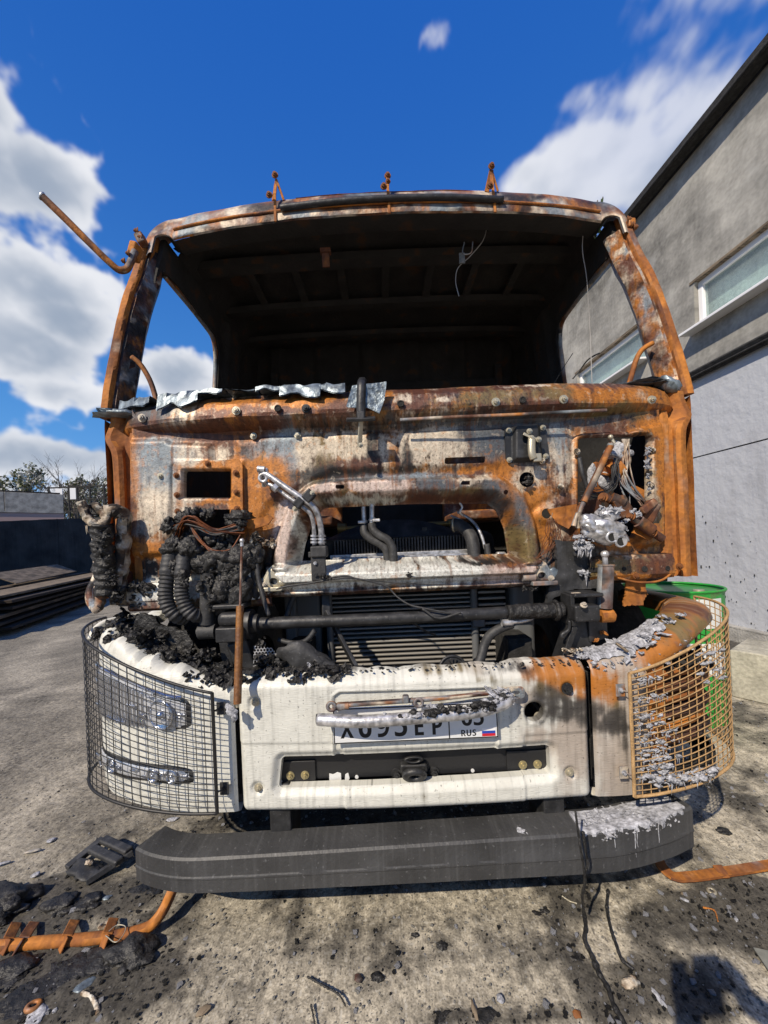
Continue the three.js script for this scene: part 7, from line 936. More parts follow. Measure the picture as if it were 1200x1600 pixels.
  // studs and torn flaps round the right opening
  add('torn_flange', [sheet({ x0: -0.06, x1: 0.06, y0: -0.05, y1: 0.05, step: 0.005, z: (x, y) => 0.05 * (0.5 + x * 6) * 0.4 + 0.01 * fb(x * 18, y * 18, 3), solid: (x, y) => -polySdf([[-0.05, 0.03], [0.055, 0.045], [0.05, -0.01], [0.02, -0.045], [-0.02, -0.02]])(x, y), th: 0.006, uv: (x, y) => [x, y] }).translate(...sv(876, 808, 1.42))], M.rust, truck);
  add('burnt_wires', [0, 1, 2, 3, 4, 5, 6].map((i) => tube(svs([[856 + i * 2, 812, 1.40], [852 + i * 4, 830, 1.39], [858 + i * 2 - (i % 2) * 12, 848, 1.385], [850 - i * 3, 866 + i * 2, 1.39]]), 0.0014, 20, 5)), M.copper, truck);
  // steering shaft and wreckage inside the right opening
  const sh = add('steering_shaft', rod(sv(954, 697, 1.375), sv(912, 785, 1.355), 0.0115, 0.012, 14), M.rustDark, truck, 'brown steering shaft leaning across the right opening');
  add('shaft_end', [rod(sv(912, 785, 1.355), sv(903, 808, 1.35), 0.008, 0.006), rod(sv(902, 802, 1.35), sv(896, 822, 1.35), 0.006, 0.009), new THREE.SphereGeometry(0.012, 14, 10).translate(...sv(954, 696, 1.375)), rod(sv(905, 800, 1.35), sv(903, 825, 1.36), 0.009)], M.burnt, sh);
  add('ball_stud', [new THREE.SphereGeometry(0.009, 12, 10).translate(...sv(954, 683, 1.385)), rod(sv(954, 683, 1.39), sv(960, 693, 1.385), 0.006)], M.zinc, truck);
  const wk = add('burnt_pedal_box', [boxAt(sv(965, 722, 1.47), 0.07, 0.06, 0.05, 0.02, [0, 0, 0.4]), rod(sv(955, 740, 1.46), sv(972, 730, 1.45), 0.034), boxAt(sv(935, 748, 1.50), 0.06, 0.12, 0.02, 0.004, [0, 0.3, -0.2]), boxAt(sv(952, 742, 1.48), 0.06, 0.008, 0.06, 0.002, [0.3, 0, -0.2]), boxAt(sv(996, 770, 1.46), 0.06, 0.035, 0.03, 0.008, [0, 0, -0.5])], M.rust, truck, 'rusty wreckage inside the right opening');
  add('ashy_casting', [lump(rr, 0.04, [1.2, 0.9, 0.7], 0.4, 3).translate(...sv(966, 706, 1.45)), lump(rr, 0.03, [0.6, 1.6, 0.4], 0.3, 2).translate(...sv(925, 745, 1.49)), lump(rr, 0.035, [1, 1, 0.5], 0.3, 2).translate(...sv(948, 752, 1.49))], M.dross, wk);
  add('burnt_wires', [...Array(12).keys()].map((i) => tube(svs([[968 + rr() * 16, 686, 1.42], [972 + rr() * 14, 722, 1.42 + rr() * 0.03], [968 + rr() * 22, 752, 1.41 + rr() * 0.03], [984 + rr() * 30, 780 + rr() * 16, 1.40 + rr() * 0.03]]), 0.0022 + rr() * 0.0018, 30, 6)), M.burnt, wk);
  add('black_wires', [tube(svs([[905, 715, 1.42], [910, 740, 1.41], [918, 765, 1.42]]), 0.008, 20, 7), ...[...Array(9).keys()].map((i) => tube(svs([[905 + rr() * 12, 760 + rr() * 16, 1.40], [930 + rr() * 14, 765 + rr() * 14, 1.41], [952 + rr() * 10, 750 + rr() * 14, 1.42], [960 + rr() * 14, 720, 1.43]]), 0.0016, 24, 5)), ...[...Array(6).keys()].map((i) => tube(svs([[958 + rr() * 8, 716, 1.41], [956 + rr() * 12, 734, 1.40], [955 + rr() * 16, 756, 1.41]]), 0.0025, 14, 5))], M.rubber, wk);
  const lv = add('pedal_linkage', [rod(sv(945, 776, 1.38), sv(985, 800, 1.36), 0.014), boxAt(sv(972, 792, 1.365), 0.05, 0.075, 0.03, 0.008, [0, 0, 0.5]), rod(sv(955, 778, 1.37), sv(975, 786, 1.36), 0.02), rod(sv(985, 808, 1.355), sv(1035, 842, 1.36), 0.014), rod(sv(998, 815, 1.35), sv(1018, 829, 1.35), 0.022), bar(sv(1003, 800, 1.36), sv(1024, 783, 1.38), 0.03, 0.02, 0.008), boxAt(sv(1015, 800, 1.385), 0.05, 0.08, 0.03, 0.01, [0, 0, -0.5]), boxAt(sv(922, 792, 1.40), 0.08, 0.05, 0.008, 0.003, [0.3, 0, 0.2]), bar(sv(908, 790, 1.39), sv(906, 812, 1.37), 0.02, 0.02)], M.rustDark, truck, 'brown pedal linkage across the bottom of the right opening');
  { for (const [x, y] of [[945, 777], [988, 806], [1022, 832]]) { const p = sv(x, y, 1.34); bolt([p[0], p[1], p[2] - 0.01], 0.012, M.rustDark, lv, [0, -0.8, 0.4]); } }
  add('melted_metal', crust(rr, [[...sv(990, 805, 1.345), [0.014, 0.02, 0.008], 12, 0.010], [...sv(1014, 704, 1.385), [0.008, 0.008, 0.006], 5, 0.008], [...sv(1013, 740, 1.40), [0.006, 0.07, 0.004], 18, 0.007], [...sv(1008, 800, 1.39), [0.01, 0.02, 0.006], 6, 0.007]], 0.9), M.dross, lv);
  add('rusty_tab', [sheet({ x0: -0.06, x1: 0.06, y0: -0.04, y1: 0.04, step: 0.005, z: (x, y) => 0.03 + 0.012 * fb(x * 14, y * 14, 2) - 0.2 * y, solid: (x, y) => -polySdf([[-0.05, 0.0], [-0.03, 0.035], [0.05, 0.03], [0.055, 0.0], [0.0, -0.03]])(x, y), th: 0.01, uv: (x, y) => [x, y] }).translate(...sv(1003, 832, 1.40))], M.rust, truck);
  // melted pump with two round ports
  const wm = add('melted_pump', [lump(rr, 0.062, [1.25, 0.72, 0.7], 0.26, 5, 2.0).rotateZ(-0.35).translate(...sv(943, 830, 1.335)), lump(rr, 0.04, [1.1, 0.8, 0.7], 0.3, 3).rotateZ(-0.5).translate(...sv(925, 820, 1.33)), lump(rr, 0.036, [1, 0.75, 0.6], 0.35, 3).translate(...sv(950, 806, 1.33)), rod(sv(955, 836, 1.34), sv(956, 839, 1.285), 0.019, 0.019, 20), rod(sv(969, 842, 1.34), sv(970, 846, 1.285), 0.019, 0.019, 20)], M.alu, truck, 'silver half melted pump with two round ports');
  add('port_rim', [[956, 839.3], [970, 846.3]].map(([x, y]) => new THREE.TorusGeometry(0.0165, 0.0042, 10, 24).rotateX(0.1).translate(...sv(x, y, 1.284))), M.alu, wm); add('port_bore', [[956, 839.3], [970, 846.3]].map(([x, y]) => new THREE.CylinderGeometry(0.0145, 0.0145, 0.003, 18).rotateX(Math.PI / 2).translate(...sv(x, y, 1.2835))), M.soot, wm);
  add('melted_metal', [...crust(rr, [[...sv(912, 848, 1.335), [0.03, 0.025, 0.012], 46, 0.010], [...sv(950, 800, 1.32), [0.03, 0.016, 0.012], 20, 0.012], [...sv(975, 820, 1.33), [0.014, 0.02, 0.01], 14, 0.010], [...sv(912, 895, 1.375), [0.02, 0.006, 0.006], 12, 0.009]], 0.9), ...[...Array(16).keys()].map(() => new THREE.ConeGeometry(0.004, 0.02 + rr() * 0.03, 6).rotateX(Math.PI).rotateZ((rr() - 0.5) * 0.9).translate(...sv(902 + rr() * 22, 856 + rr() * 10, 1.33))), new THREE.ConeGeometry(0.007, 0.05, 7).rotateX(Math.PI).translate(...sv(916, 906, 1.375))], M.dross, wm);
  // bracket hanging below it
  add('melted_hanger', [sheet({ x0: -0.12, x1: 0.12, y0: -0.14, y1: 0.14, step: 0.008, z: (x, y) => 0.02 * fb(x * 8, y * 8, 3) + 0.08 * Math.max(0, -x), solid: (x, y) => -polySdf([[-0.05, 0.12], [0.1, 0.10], [0.1, -0.06], [0.0, -0.06], [-0.06, -0.09], [-0.09, -0.13], [-0.07, -0.02], [-0.045, 0.0]])(x, y) + 0.004 * pn(x * 60, y * 60), th: 0.02, uv: (x, y) => [x, y] }).translate(...sv(890, 895, 1.385))], M.plastic, truck, 'black melted hanger below the silver pump');
  { const p = sv(901, 865, 1.36); add('hanger_bolt', new THREE.SphereGeometry(0.014, 14, 10).translate(...p), M.blackSteel, truck); }
  add('melted_flake', [lump(rr, 0.024, [1, 1, 0.3], 0.4, 2).translate(...sv(864, 898, 1.385))], M.flap, truck);
  // left: melted casting that was the step and mirror foot
  M.ashDark = bump(std({ map: rep(T.crustAsh, 2), color: new THREE.Color().setRGB(0.62, 0.6, 0.58), roughness: 0.8 }), lumpy, 8, 0.006);
  const ct = add('melted_casting', [tube(svs([[127, 786, 1.33], [133, 800, 1.32], [142, 815, 1.315], [155, 820, 1.315], [166, 812, 1.325], [160, 800, 1.345], [146, 790, 1.36]]), (t, a) => 0.015 * (1 + 0.4 * pn(t * 14, a)), 50, 12), tube(svs([[165, 800, 1.34], [178, 798, 1.35], [192, 805, 1.37], [193, 840, 1.38], [190, 880, 1.38], [186, 915, 1.375], [184, 945, 1.37]]), (t, a) => 0.024 * (1 + 0.3 * pn(t * 14, a)), 70, 12)], M.ashDark, truck, 'melted casting hanging at the left corner, ash grey on top');
  add('charred_plastic', [tube(svs([[158, 818, 1.335], [160, 850, 1.34], [163, 880, 1.345], [165, 910, 1.345], [166, 930, 1.345]]), (t, a) => 0.034 * (1 + 0.3 * pn(t * 16, a * 1.3)), 60, 12), ...crust(rr, [[...sv(160, 850, 1.315), [0.02, 0.06, 0.008], 34, 0.010], [...sv(172, 900, 1.32), [0.016, 0.04, 0.008], 20, 0.010], [...sv(186, 930, 1.345), [0.016, 0.02, 0.01], 14, 0.014]], 0.7)], M.char, ct);
  add('cast_prong', [tube(svs([[149, 840, 1.35], [151, 875, 1.35], [152, 895, 1.35], [147, 908, 1.345], [141, 922, 1.34], [142, 938, 1.335], [149, 950, 1.335]]), (t, a) => 0.011 + 0.012 * ss(0.6, 0.95, t) * (0.6 + 0.4 * Math.cos(a)), 60, 12)], bump(std({ map: rep(T.burnt, 3), color: new THREE.Color().setRGB(1.5, 1.5, 1.5), roughness: 0.5, metalness: 0.2 }), grain, 6, 0.001), ct);
  add('cast_prong', [tube(svs([[156, 915, 1.345], [157, 935, 1.34], [153, 950, 1.335], [147, 952, 1.335]]), (t, a) => 0.016 * (1 + 0.2 * pn(t * 9, a)), 30, 10), tube(svs([[172, 900, 1.36], [172, 925, 1.36], [174, 934, 1.36]]), 0.016, 20, 10)], M.burnt, ct);
  add('ash_drips', [...Array(9).keys()].map(() => new THREE.ConeGeometry(0.003, 0.02 + rr() * 0.03, 5).rotateX(Math.PI).translate(...sv(132 + rr() * 34, 826 + rr() * 6, 1.315))), M.ash, ct);
  add('mount_bracket', [boxAt(sv(192, 915, 1.41), 0.05, 0.10, 0.05, 0.008), boxAt(sv(200, 938, 1.42), 0.05, 0.04, 0.05, 0.008)], M.rustDark, truck, 'dark stub bracket behind the melted casting');
}
// ================================================================== loose things in the yard
// green drum
{
  T.green = colorTex(512, 512, (u, v) => { const n = fb(u * 6, v * 6, 5, 6), s = fb(u * 40, v * 40, 3, 40); let c = mul3([0.02, 0.27, 0.035], clamp(1 + 0.5 * n + 0.3 * s, 0.3, 1.6)); if (n > 0.28) c = mix3(c, [0.12, 0.10, 0.06], 0.5); return c; });
  const gm = bump(std({ map: T.green, roughness: 0.42 }), grain, 2, 0.0008), d = thing('green_drum', 'green steel drum with a white label behind the wire guard', 'drum', [1.93, 0, -2.62]);
  const pr = [[0.0, 0.02], [0.27, 0.02], [0.28, 0.0], [0.292, 0.0], [0.292, 0.02], [0.286, 0.03], [0.286, 0.27], [0.294, 0.28], [0.294, 0.295], [0.286, 0.305], [0.286, 0.54], [0.294, 0.55], [0.294, 0.565], [0.286, 0.575], [0.286, 0.81], [0.292, 0.82], [0.294, 0.83]].map(([a, b]) => new THREE.Vector2(a, b));
  add('drum_body', new THREE.LatheGeometry(pr, 72), gm, d); add('rim', new THREE.TorusGeometry(0.29, 0.008, 10, 72).rotateX(Math.PI / 2).translate(0, 0.832, 0), gm, d);
  add('drum_lid', [new THREE.CylinderGeometry(0.284, 0.284, 0.01, 64).translate(0, 0.812, 0)], bump(std({ map: T.green, color: new THREE.Color().setRGB(1, 0.75, 1), roughness: 0.4 }), grain, 2, 0.001), d); add('bung', [new THREE.CylinderGeometry(0.03, 0.032, 0.014, 24).translate(0.08, 0.822, 0.15), new THREE.CylinderGeometry(0.016, 0.016, 0.012, 20).translate(-0.1, 0.822, -0.12)], M.zinc, d);
  const lab = std({ color: new THREE.Color().setRGB(0.66, 0.68, 0.66), roughness: 0.6 }); add('label_sheet', [new THREE.CylinderGeometry(0.2885, 0.2885, 0.18, 20, 1, true, -0.45, 0.9).translate(0, 0.70, 0), new THREE.CylinderGeometry(0.2885, 0.2885, 0.2, 20, 1, true, -0.5, 1.0).translate(0, 0.42, 0)], lab, d);
  const p = thing('steel_post', 'thin dark post leaning against the green drum', 'post', [1.76, 0, -2.30]); add('post', bar([0, 0, 0], [0.02, 0.62, -0.02], 0.03, 0.02), M.blackSteel, p);
}
// concrete block
{
  const b = thing('concrete_block', 'pale grey concrete block by the right edge', 'block', [2.78, 0, -2.72], 0.62); const g = box(0.46, 0.34, 0.46, 0, 0.17, 0, 0.012); add('block_body', g, bump(std({ map: T.concrete, color: new THREE.Color().setRGB(1.15, 1.12, 1.0), roughness: 0.92 }), lumpy, 2, 0.008), b);
  add('tape_scrap', [lump(rng(3), 0.03, [1, 0.7, 0.25], 0.4, 1).translate(-0.05, 0.30, 0.232)], M.plastic, b);
}
// orange rusty tube on the left with four flat clips
{
  const t = thing('rusty_tube', 'bent orange rusty tube lying on the ash at left', 'tube');
  const a = gnd(-60, 1484, 0.02), b = gnd(60, 1473, 0.02), c = gnd(150, 1466, 0.02), d = gnd(205, 1458, 0.022), e = gnd(236, 1446, 0.03), f = gnd(254, 1424, 0.055), g = gnd(270, 1390, 0.085), h = gnd(283, 1362, 0.12);
  const m = add('tube_body', tube([a, b, c, d, e, f, g, h], 0.0165, 90, 16), M.rust, t); const r2 = M.rust;
  for (const [x, y, dx] of [[14, 1466, 12], [38, 1465, 16], [105, 1462, 12], [168, 1459, 10]]) { const p = gnd(x + dx, y - 24, 0.024), q = gnd(x - dx, y + 26, 0.012), mid = gnd(x, y, 0.042); add('clip', [bar(p, mid, 0.030, 0.006), bar(mid, q, 0.030, 0.006)], r2, t); }
}
// rusty flat bar on the right
{
  const t = thing('rusty_flat_bar', 'rusty orange flat bar lying bent on the ground at right', 'bar');
  const pts = [[1026, 1336], [1036, 1356], [1052, 1369], [1075, 1370], [1130, 1363], [1200, 1352], [1290, 1338]].map(([x, y]) => gnd(x, y, 0.022)), cv = new THREE.CatmullRomCurve3(pts.map(V)), rows = [];
  for (let i = 0; i <= 60; i++) { const p = cv.getPointAt(i / 60), q = cv.getTangentAt(i / 60), n = [-q.z, q.x]; const w = 0.017; rows.push([[-w, 0.004], [-w, -0.004], [w, -0.004], [w, 0.004]].map(([o, y]) => [p.x + n[0] * o, p.y + y + 0.3 * o * 0, p.z + n[1] * o])); }
  add('flat_bar', loft(rows, { close: true, caps: true, crease: 0.4 }), M.rust, t); const p = gnd(1120, 1352, 0.03), q = gnd(1134, 1372, 0.02); add('clip', bar(p, q, 0.03, 0.008), M.rust, t);
}
// grey sheet at the bottom right
{ const t = thing('grey_sheet', 'flat grey sheet of metal at the bottom right corner', 'sheet', [1.09, 0.02, -0.98], -0.35); add('sheet_body', sheet({ x0: -0.13, x1: 0.2, y0: -0.16, y1: 0.10, step: 0.02, z: (x, y) => 0.004 * fb(x * 6, y * 6, 2), solid: (x, y) => -polySdf([[-0.12, 0.08], [0.2, 0.09], [0.2, -0.16], [-0.09, -0.16]])(x, y), th: 0.004, uv: (x, y) => [x, y], place: (x, y, h) => [x, h, -y] }), bump(std({ map: T.concrete, color: new THREE.Color().setRGB(0.5, 0.52, 0.5), roughness: 0.7, metalness: 0.1 }), grain, 3, 0.001), t); }
// charred clods
{
  const rr = rng(404);
  const C = [[18, 1415, 0.06, 0.7, 'big black clod at the left edge above the orange tube'], [-10, 1430, 0.07, 0.8, 'black clod cut by the left edge above the tube'], [95, 1418, 0.045, 0.5, 'charred clod between the left edge and the burnt bracket'], [140, 1412, 0.035, 0.5, 'small charred clod next to the burnt bracket'], [205, 1492, 0.055, 0.55, 'crumbly charred clod below the bend of the orange tube'], [160, 1502, 0.045, 0.3, 'flat ashy clod under the orange tube'], [215, 1395, 0.05, 0.12, 'flat grey crust beside the curved end of the bar'], [50, 1560, 0.075, 0.12, 'wide flat slab of ash at the bottom left corner'], [110, 1520, 0.05, 0.2, 'flat ash crust above the bottom left slab'], [15, 1520, 0.055, 0.3, 'ash crust at the left edge below the tube'], [590, 1528, 0.013, 0.5, 'dark crumb alone in the middle of the yard'], [690, 1480, 0.012, 0.7, 'tiny black crumb in the pale middle of the yard'], [648, 1462, 0.009, 0.5, 'small black crumb nearest the middle of the bar'], [900, 1498, 0.018, 0.3, 'dark clod right of the charred strand'], [838, 1428, 0.012, 0.3, 'dark round stain crumb under the cracked bar, left'], [852, 1424, 0.014, 0.3, 'dark round crumb under the cracked bar, right'], [960, 1320, 0.028, 0.7, 'grey clod in the shade under the bar end'], [1130, 1300, 0.02, 0.4, 'flat dark clod beside the bar end shadow'], [760, 1592, 0.025, 0.3, 'dark clod at the bottom edge, middle'], [705, 1594, 0.025, 0.3, 'dark clod at the bottom edge by the wood splinter']];
  for (const [x, y, r, fl, label] of C) { const p = gnd(x, y), t = add('charred_clod', [lump(rr, r, [1.3, fl, 0.9], 0.5, 3, 1.5), lump(rr, r * 0.5, [1.2, fl, 1], 0.6, 2, 1.5).translate(r * 0.7, 0, r * 0.4), lump(rr, r * 0.35, [1.2, fl, 1], 0.6, 2, 1.5).translate(-r * 0.8, 0, r * 0.3), lump(rr, r * 0.25, [1, fl, 1], 0.6, 1).translate(r * 0.2, 0, r * 0.9)], M.char); t.position.set(p[0], r * fl * 0.35, p[2]); tag(t, label, 'clod', 'charred clods on the yard'); }
  // burnt bracket: two black bars and a web
  const p = gnd(165, 1352), t = thing('burnt_bracket', 'burnt black plastic bracket with two bars beside the underrun bar', 'bracket', [p[0], 0.02, p[2]], -0.42);
  add('bracket_bar', box(0.17, 0.02, 0.035, 0.0, 0.03, -0.04, 0.008), M.plastic, t); add('bracket_bar', box(0.18, 0.022, 0.035, 0.01, 0.026, 0.005, 0.008), M.plastic, t); add('bracket_web', [lump(rr, 0.05, [1.6, 0.3, 0.8], 0.4, 3).translate(-0.02, 0.005, 0.06), bar([-0.1, 0.02, -0.05], [-0.1, 0.0, 0.08], 0.03, 0.02), bar([0.09, 0.02, -0.05], [0.04, 0.0, 0.09], 0.03, 0.02)], M.plastic, t); add('melted_flake', lump(rr, 0.014, [1.2, 0.5, 0.8], 0.5, 2).translate(-0.015, 0.025, 0.05), M.ash, t);
  // ring, wire loop, pipe elbow, slats and pale flakes
  const q = gnd(165, 1446, 0.012), ring = add('pale_ring', new THREE.TorusGeometry(0.016, 0.006, 8, 22).rotateX(1.2), M.ash); ring.position.set(...q); tag(ring, 'small pale ring on the ash above the orange tube', 'ring');
  const lo = add('wire_loop', tube([[165, 1462], [182, 1472], [192, 1462], [196, 1448], [182, 1446], [170, 1455]].map(([x, y]) => gnd(x, y, 0.045)), 0.0014, 40, 5), M.zinc); tag(lo, 'thin wire loop over the orange tube', 'wire');
  const cu = add('curved_strip', tube([[128, 1552], [142, 1558], [150, 1570], [153, 1584]].map(([x, y]) => gnd(x, y, 0.01)), 0.006, 20, 7), M.ash); tag(cu, 'curved grey strip on the ash at bottom left', 'strip');
  const r2 = gnd(52, 1572, 0.012), ring2 = add('pale_ring', new THREE.TorusGeometry(0.014, 0.006, 8, 22).rotateX(1.3), M.burnt); ring2.position.set(...r2); tag(ring2, 'small dull ring on the ash slab in the corner', 'ring');
  const r3 = gnd(1112, 1393, 0.006), ring3 = add('washer', new THREE.TorusGeometry(0.010, 0.005, 6, 22).rotateX(Math.PI / 2), M.zinc); ring3.position.set(...r3); tag(ring3, 'small brown washer below the rusty flat bar', 'washer');
  for (const [x, y, l, w, tn, lab, mat] of [[50, 1333, 0.06, 0.014, 0.3, 'grey sliver lying left of the burnt bracket', M.burnt], [5, 1352, 0.05, 0.014, 0.5, 'grey sliver at the left edge', M.dross], [80, 1316, 0.03, 0.03, 0.3, 'pale chip above the grey sliver', M.dross], [55, 1370, 0.03, 0.024, 0.2, 'pale chip left of the burnt bracket', M.dross], [318, 1583, 0.035, 0.02, 0.7, 'cream wood chip at the bottom edge', M.wood], [560, 1533, 0.026, 0.02, -0.3, 'grey chip beside the dark crumb', M.burnt], [742, 1585, 0.012, 0.045, 0.1, 'upright cream splinter at the bottom edge', M.wood], [782, 1565, 0.02, 0.022, 0.5, 'pale chip left of the charred strand', M.dross], [130, 1545, 0.05, 0.03, 0.6, 'bluish grey flake above the curved strip', M.flap], [168, 1406, 0.028, 0.02, 0.2, 'blue green flake left of the bar end', M.flap], [60, 1590, 0.05, 0.05, 0.2, 'pale crumpled foil at the bottom left', M.dross], [270, 1283, 0.05, 0.025, 0.1, 'bright shards under the white corner', M.dross], [902, 1590, 0.02, 0.02, 0.4, 'small orange chip at the bottom edge', M.rust], [86, 1584, 0.012, 0.012, 0.1, 'tiny pale crumb by the foil', M.dross], [1150, 1440, 0.02, 0.01, 0.9, 'white chip on the ash at right', M.dross], [1070, 1410, 0.025, 0.012, -0.6, 'white chip under the flat bar', M.dross], [985, 1540, 0.05, 0.03, 0.3, 'pale flat scrap right of the strand', M.ash], [1030, 1565, 0.012, 0.05, 0.2, 'long white splinter in the phone shadow', M.dross], [1066, 1400, 0.01, 0.01, 0, 'yellow crumb under the flat bar', M.wood]]) { const p2 = gnd(x, y), m = add('scrap', [lump(rr, 0.5, [l, 0.12 * Math.min(l, w) + 0.006, w], 0.35, 2, 1.2)], mat); m.position.set(p2[0], 0.008, p2[2]); m.rotation.y = tn; tag(m, lab, 'scrap'); }
  // charred strands and twigs
  const strand = (list, r, label, mat = M.char) => { const m = add('charred_cable', tube(list.map(([x, y]) => gnd(x, y, 0.012)), (t2) => r * (0.6 + 0.9 * Math.abs(pn(t2 * 13, r * 999))), 70, 7), mat); tag(m, label, 'cable'); };
  strand([[912, 1425], [915, 1450], [913, 1468], [925, 1495], [935, 1520], [950, 1545], [958, 1570], [975, 1600], [985, 1625]], 0.008, 'charred cable running down from the cracked bar');
  strand([[950, 1390], [948, 1420], [955, 1455], [962, 1475], [972, 1500], [990, 1515]], 0.006, 'second charred cable right of the first');
  strand([[480, 1526], [505, 1540], [530, 1555], [540, 1572]], 0.003, 'thin dark twig in the middle foreground');
  strand([[486, 1570], [490, 1590], [494, 1610]], 0.0025, 'short dark twig at the bottom edge');
  strand([[878, 1400], [890, 1408], [902, 1412]], 0.003, 'pale curled wire under the bar crack', M.zinc);
  strand([[1098, 1418], [1115, 1422], [1122, 1440]], 0.0025, 'thin rusty wire on the ash at right', M.rust);
  // gravel, ash crumbs and bright specks nobody could count
  const mats = [M.concrete, M.char, M.dross]; const shape = [lump(rr, 1, [1, 0.7, 0.9], 0.35, 1), lump(rr, 1, [1, 0.6, 1], 0.6, 1), lump(rr, 1, [1, 0.35, 0.7], 0.6, 1)].map((g) => clean(g));
  const put = (name, k, n, where, label) => { const im = new THREE.InstancedMesh(shape[k], mats[k], n), o = new THREE.Object3D(); let c = 0; while (c < n) { const [x, z, s] = where(); o.position.set(x, 0.012 * fb(x * 2.2, z * 2.2, 2) + (k ? 0.01 * ashAt(x, z) : 0.002), z); o.rotation.set(rr() * 0.6, rr() * 6.3, rr() * 0.6); o.scale.setScalar(s); o.updateMatrix(); im.setMatrixAt(c++, o.matrix); } im.name = name; im.castShadow = im.receiveShadow = true; im.userData = { kind: 'stuff', label }; scene.add(im); };
  const anywhere = () => [(rr() - 0.45) * 4.4 * (0.5 + rr()), -0.7 - 3.2 * Math.pow(rr(), 1.7)];
  put('gravel', 0, 34000, () => { const [x, z] = anywhere(); return [x, z, 0.0009 + 0.0045 * Math.pow(rr(), 7)]; }, 'small grey stones on the yard');
  put('ash_crumbs', 1, 16000, () => { let x, z, k = 0; do { [x, z] = anywhere(); } while (ashAt(x, z) < 0.22 + rr() && k++ < 80); return [x, z, 0.001 + 0.0055 * Math.pow(rr(), 7)]; }, 'black ash crumbs');
  put('metal_flecks', 2, 2600, () => { let x, z, k = 0; do { [x, z] = anywhere(); } while ((ashAt(x, z) < rr() || x < -0.4 && rr() < 0.55) && k++ < 80); return [x, z, 0.0015 + 0.010 * Math.pow(rr(), 4)]; }, 'bright flecks of melted metal in the ash');
}
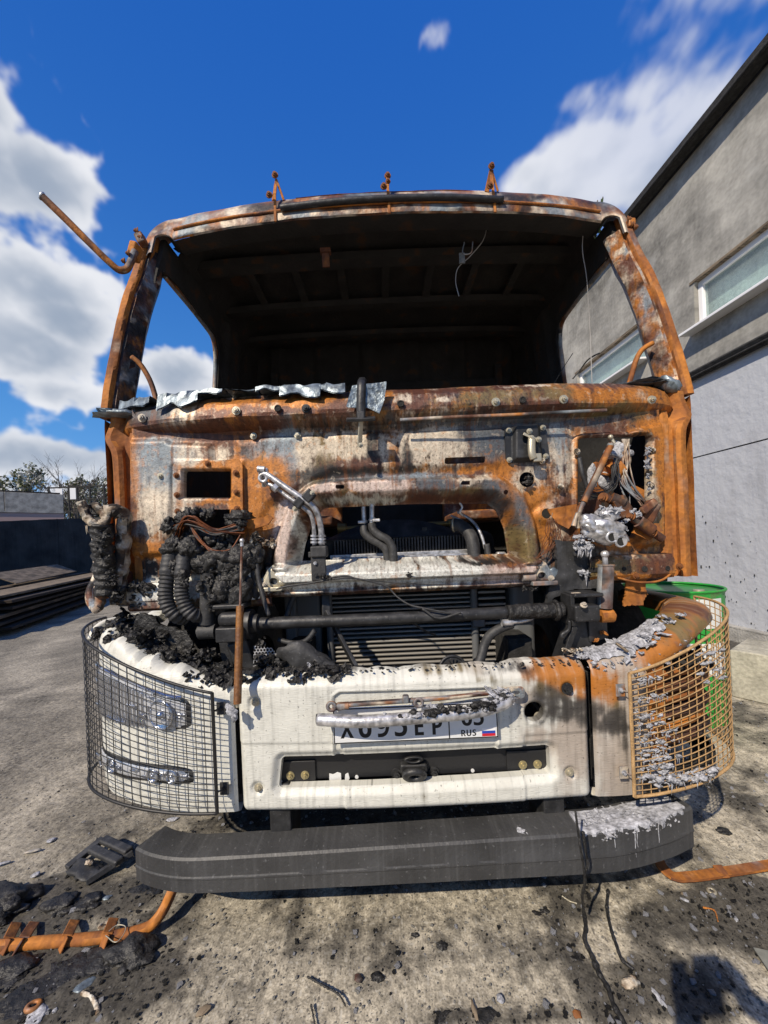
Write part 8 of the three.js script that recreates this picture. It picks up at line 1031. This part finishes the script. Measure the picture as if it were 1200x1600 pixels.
// ---- the photographer behind the lens, whose shadow falls on the yard
{
  const smin = (a, b, k) => { const h = clamp(0.5 + 0.5 * (b - a) / k); return b + (a - b) * h - k * h * (1 - h); };
  const seg = (p, [a, b, ra, rb]) => { const d = [b[0] - a[0], b[1] - a[1], b[2] - a[2]], q = [p[0] - a[0], p[1] - a[1], p[2] - a[2]], t = clamp((d[0] * q[0] + d[1] * q[1] + d[2] * q[2]) / (d[0] * d[0] + d[1] * d[1] + d[2] * d[2] + 1e-9)); return Math.hypot(q[0] - d[0] * t, q[1] - d[1] * t, q[2] - d[2] * t) - (ra + (rb - ra) * t); };
  function flesh(bones, c, half, res, k) { const mc = new MarchingCubes(res, M.soot, false, false, 120000); mc.isolation = 0; for (let z = 0; z < res; z++) for (let y = 0; y < res; y++) for (let x = 0; x < res; x++) { const p = [c[0] + (x - res / 2) / (res / 2) * half, c[1] + (y - res / 2) / (res / 2) * half, c[2] + (z - res / 2) / (res / 2) * half]; let d = 9; for (const b of bones) { const s = seg(p, b); if (s < d + 0.2) d = smin(d, s, k); } mc.field[z * res * res + y * res + x] = -d; } mc.update(); const n = mc.count, g = new THREE.BufferGeometry(); g.setAttribute('position', new THREE.BufferAttribute(mc.positionArray.slice(0, n * 3).map((v, i) => v * half + c[i % 3]), 3)); g.setAttribute('normal', new THREE.BufferAttribute(mc.normalArray.slice(0, n * 3), 3)); return g; }
  const z = 0.52, HL = [-0.085, 1.17, 0.115], HR = [0.125, 1.16, 0.115];
  const p = thing('person', 'person in dark jacket holding up a phone to take a picture', 'person', [0, 0, 0]);
  const coat = bump(std({ color: new THREE.Color().setRGB(0.03, 0.035, 0.05), roughness: 0.9 }), grain, 8, 0.001), jean = std({ color: new THREE.Color().setRGB(0.03, 0.045, 0.09), roughness: 0.95 }), skinM = std({ color: new THREE.Color().setRGB(0.45, 0.28, 0.2), roughness: 0.6 }), hairM = std({ color: new THREE.Color().setRGB(0.03, 0.02, 0.015), roughness: 0.8 });
  const arms = [[-1, HL], [1, HR]].flatMap(([s, h]) => [[[s * 0.19, 1.40, z], [s * 0.27, 1.14, z - 0.12], 0.062, 0.05], [[s * 0.27, 1.14, z - 0.12], h, 0.05, 0.031]]);
  const body = flesh([[[0, 0.98, z], [0, 1.2, z], 0.15, 0.145], [[0, 1.2, z], [0, 1.36, z], 0.145, 0.13], [[-0.15, 1.40, z], [0.15, 1.40, z], 0.075, 0.075], [[-0.07, 0.96, z], [0.07, 0.96, z], 0.13, 0.13], [[0, 1.4, z], [0, 1.53, z - 0.01], 0.06, 0.055], ...arms, ...[-1, 1].flatMap((s) => [[[s * 0.09, 0.9, z], [s * 0.11, 0.49, z - 0.01], 0.09, 0.062], [[s * 0.11, 0.49, z - 0.01], [s * 0.12, 0.09, z + 0.02], 0.06, 0.042], [[s * 0.12, 0.05, z + 0.04], [s * 0.13, 0.04, z - 0.15], 0.045, 0.036]])], [0, 0.86, 0.36], 0.92, 92, 0.05);
  add('body', body, coat, p);
  add('trousers', flesh([...[-1, 1].flatMap((s) => [[[s * 0.085, 0.92, z], [s * 0.11, 0.49, z - 0.01], 0.104, 0.074], [[s * 0.11, 0.49, z - 0.01], [s * 0.12, 0.1, z + 0.02], 0.072, 0.06]]), [[-0.06, 0.95, z], [0.06, 0.95, z], 0.14, 0.14]], [0, 0.55, z], 0.56, 64, 0.03), jean, p);
  const hy = 1.64; const head = add('head', flesh([[[0, hy + 0.03, z + 0.005], [0, hy + 0.04, z + 0.02], 0.092, 0.092], [[0, hy - 0.06, z - 0.035], [0, hy - 0.02, z - 0.02], 0.055, 0.075], [[0, hy + 0.01, z - 0.085], [0, hy - 0.02, z - 0.102], 0.010, 0.014], [[-0.09, hy - 0.01, z], [-0.095, hy + 0.025, z + 0.01], 0.014, 0.018], [[0.09, hy - 0.01, z], [0.095, hy + 0.025, z + 0.01], 0.014, 0.018], [[-0.02, hy - 0.055, z - 0.082], [0.02, hy - 0.055, z - 0.082], 0.008, 0.008], [[0, hy - 0.1, z], [0, hy - 0.14, z], 0.055, 0.056]], [0, hy, z], 0.16, 56, 0.018), skinM, p);
  add('hair', flesh([[[0, hy + 0.05, z + 0.025], [0, hy + 0.07, z + 0.0], 0.098, 0.092], [[0, hy, z + 0.05], [0, hy + 0.03, z + 0.04], 0.075, 0.085]], [0, hy, z], 0.19, 40, 0.02), hairM, head);
  add('eye', [-1, 1].map((s) => new THREE.SphereGeometry(0.011, 14, 10).translate(s * 0.032, hy + 0.012, z - 0.078)), std({ color: 0xe8e4de, roughness: 0.3 }), head);
  for (const [s, h, px] of [[-1, HL, -0.04], [1, HR, 0.078]]) { const palm = [px + s * 0.022, 1.155, 0.075], f = []; f.push([h, palm, 0.028, 0.026], [palm, [px + s * 0.012, 1.20, 0.062], 0.024, 0.02]); for (let i = 0; i < 4; i++) { const y = 1.135 + i * 0.021; f.push([[palm[0], y, 0.06], [px + s * 0.016, y + 0.006, 0.030], 0.009, 0.0085], [[px + s * 0.016, y + 0.006, 0.030], [px - s * 0.014 - s * 0.004 * (i % 2), y + 0.008, 0.028], 0.0085, 0.007]); } f.push([[palm[0], 1.17, 0.08], [px + s * 0.008, 1.195, 0.066], 0.012, 0.010], [[px + s * 0.008, 1.195, 0.066], [px - s * 0.018, 1.205, 0.060], 0.010, 0.008]); add('hand', flesh(f, [px + s * 0.02, 1.165, 0.07], 0.085, 54, 0.008), skinM, p); }
  const ph = thing('phone', 'black phone held up at chest height by the photographer', 'phone', [0.019, 1.175, 0.047]); add('phone_body', box(0.076, 0.152, 0.008, 0, 0, 0, 0.004), M.blackSteel, ph); add('phone_screen', box(0.070, 0.146, 0.001, 0, 0, 0.0046, 0), std({ color: new THREE.Color().setRGB(0.02, 0.02, 0.025), roughness: 0.1 }), ph);
}
renderer.render(scene, camera);
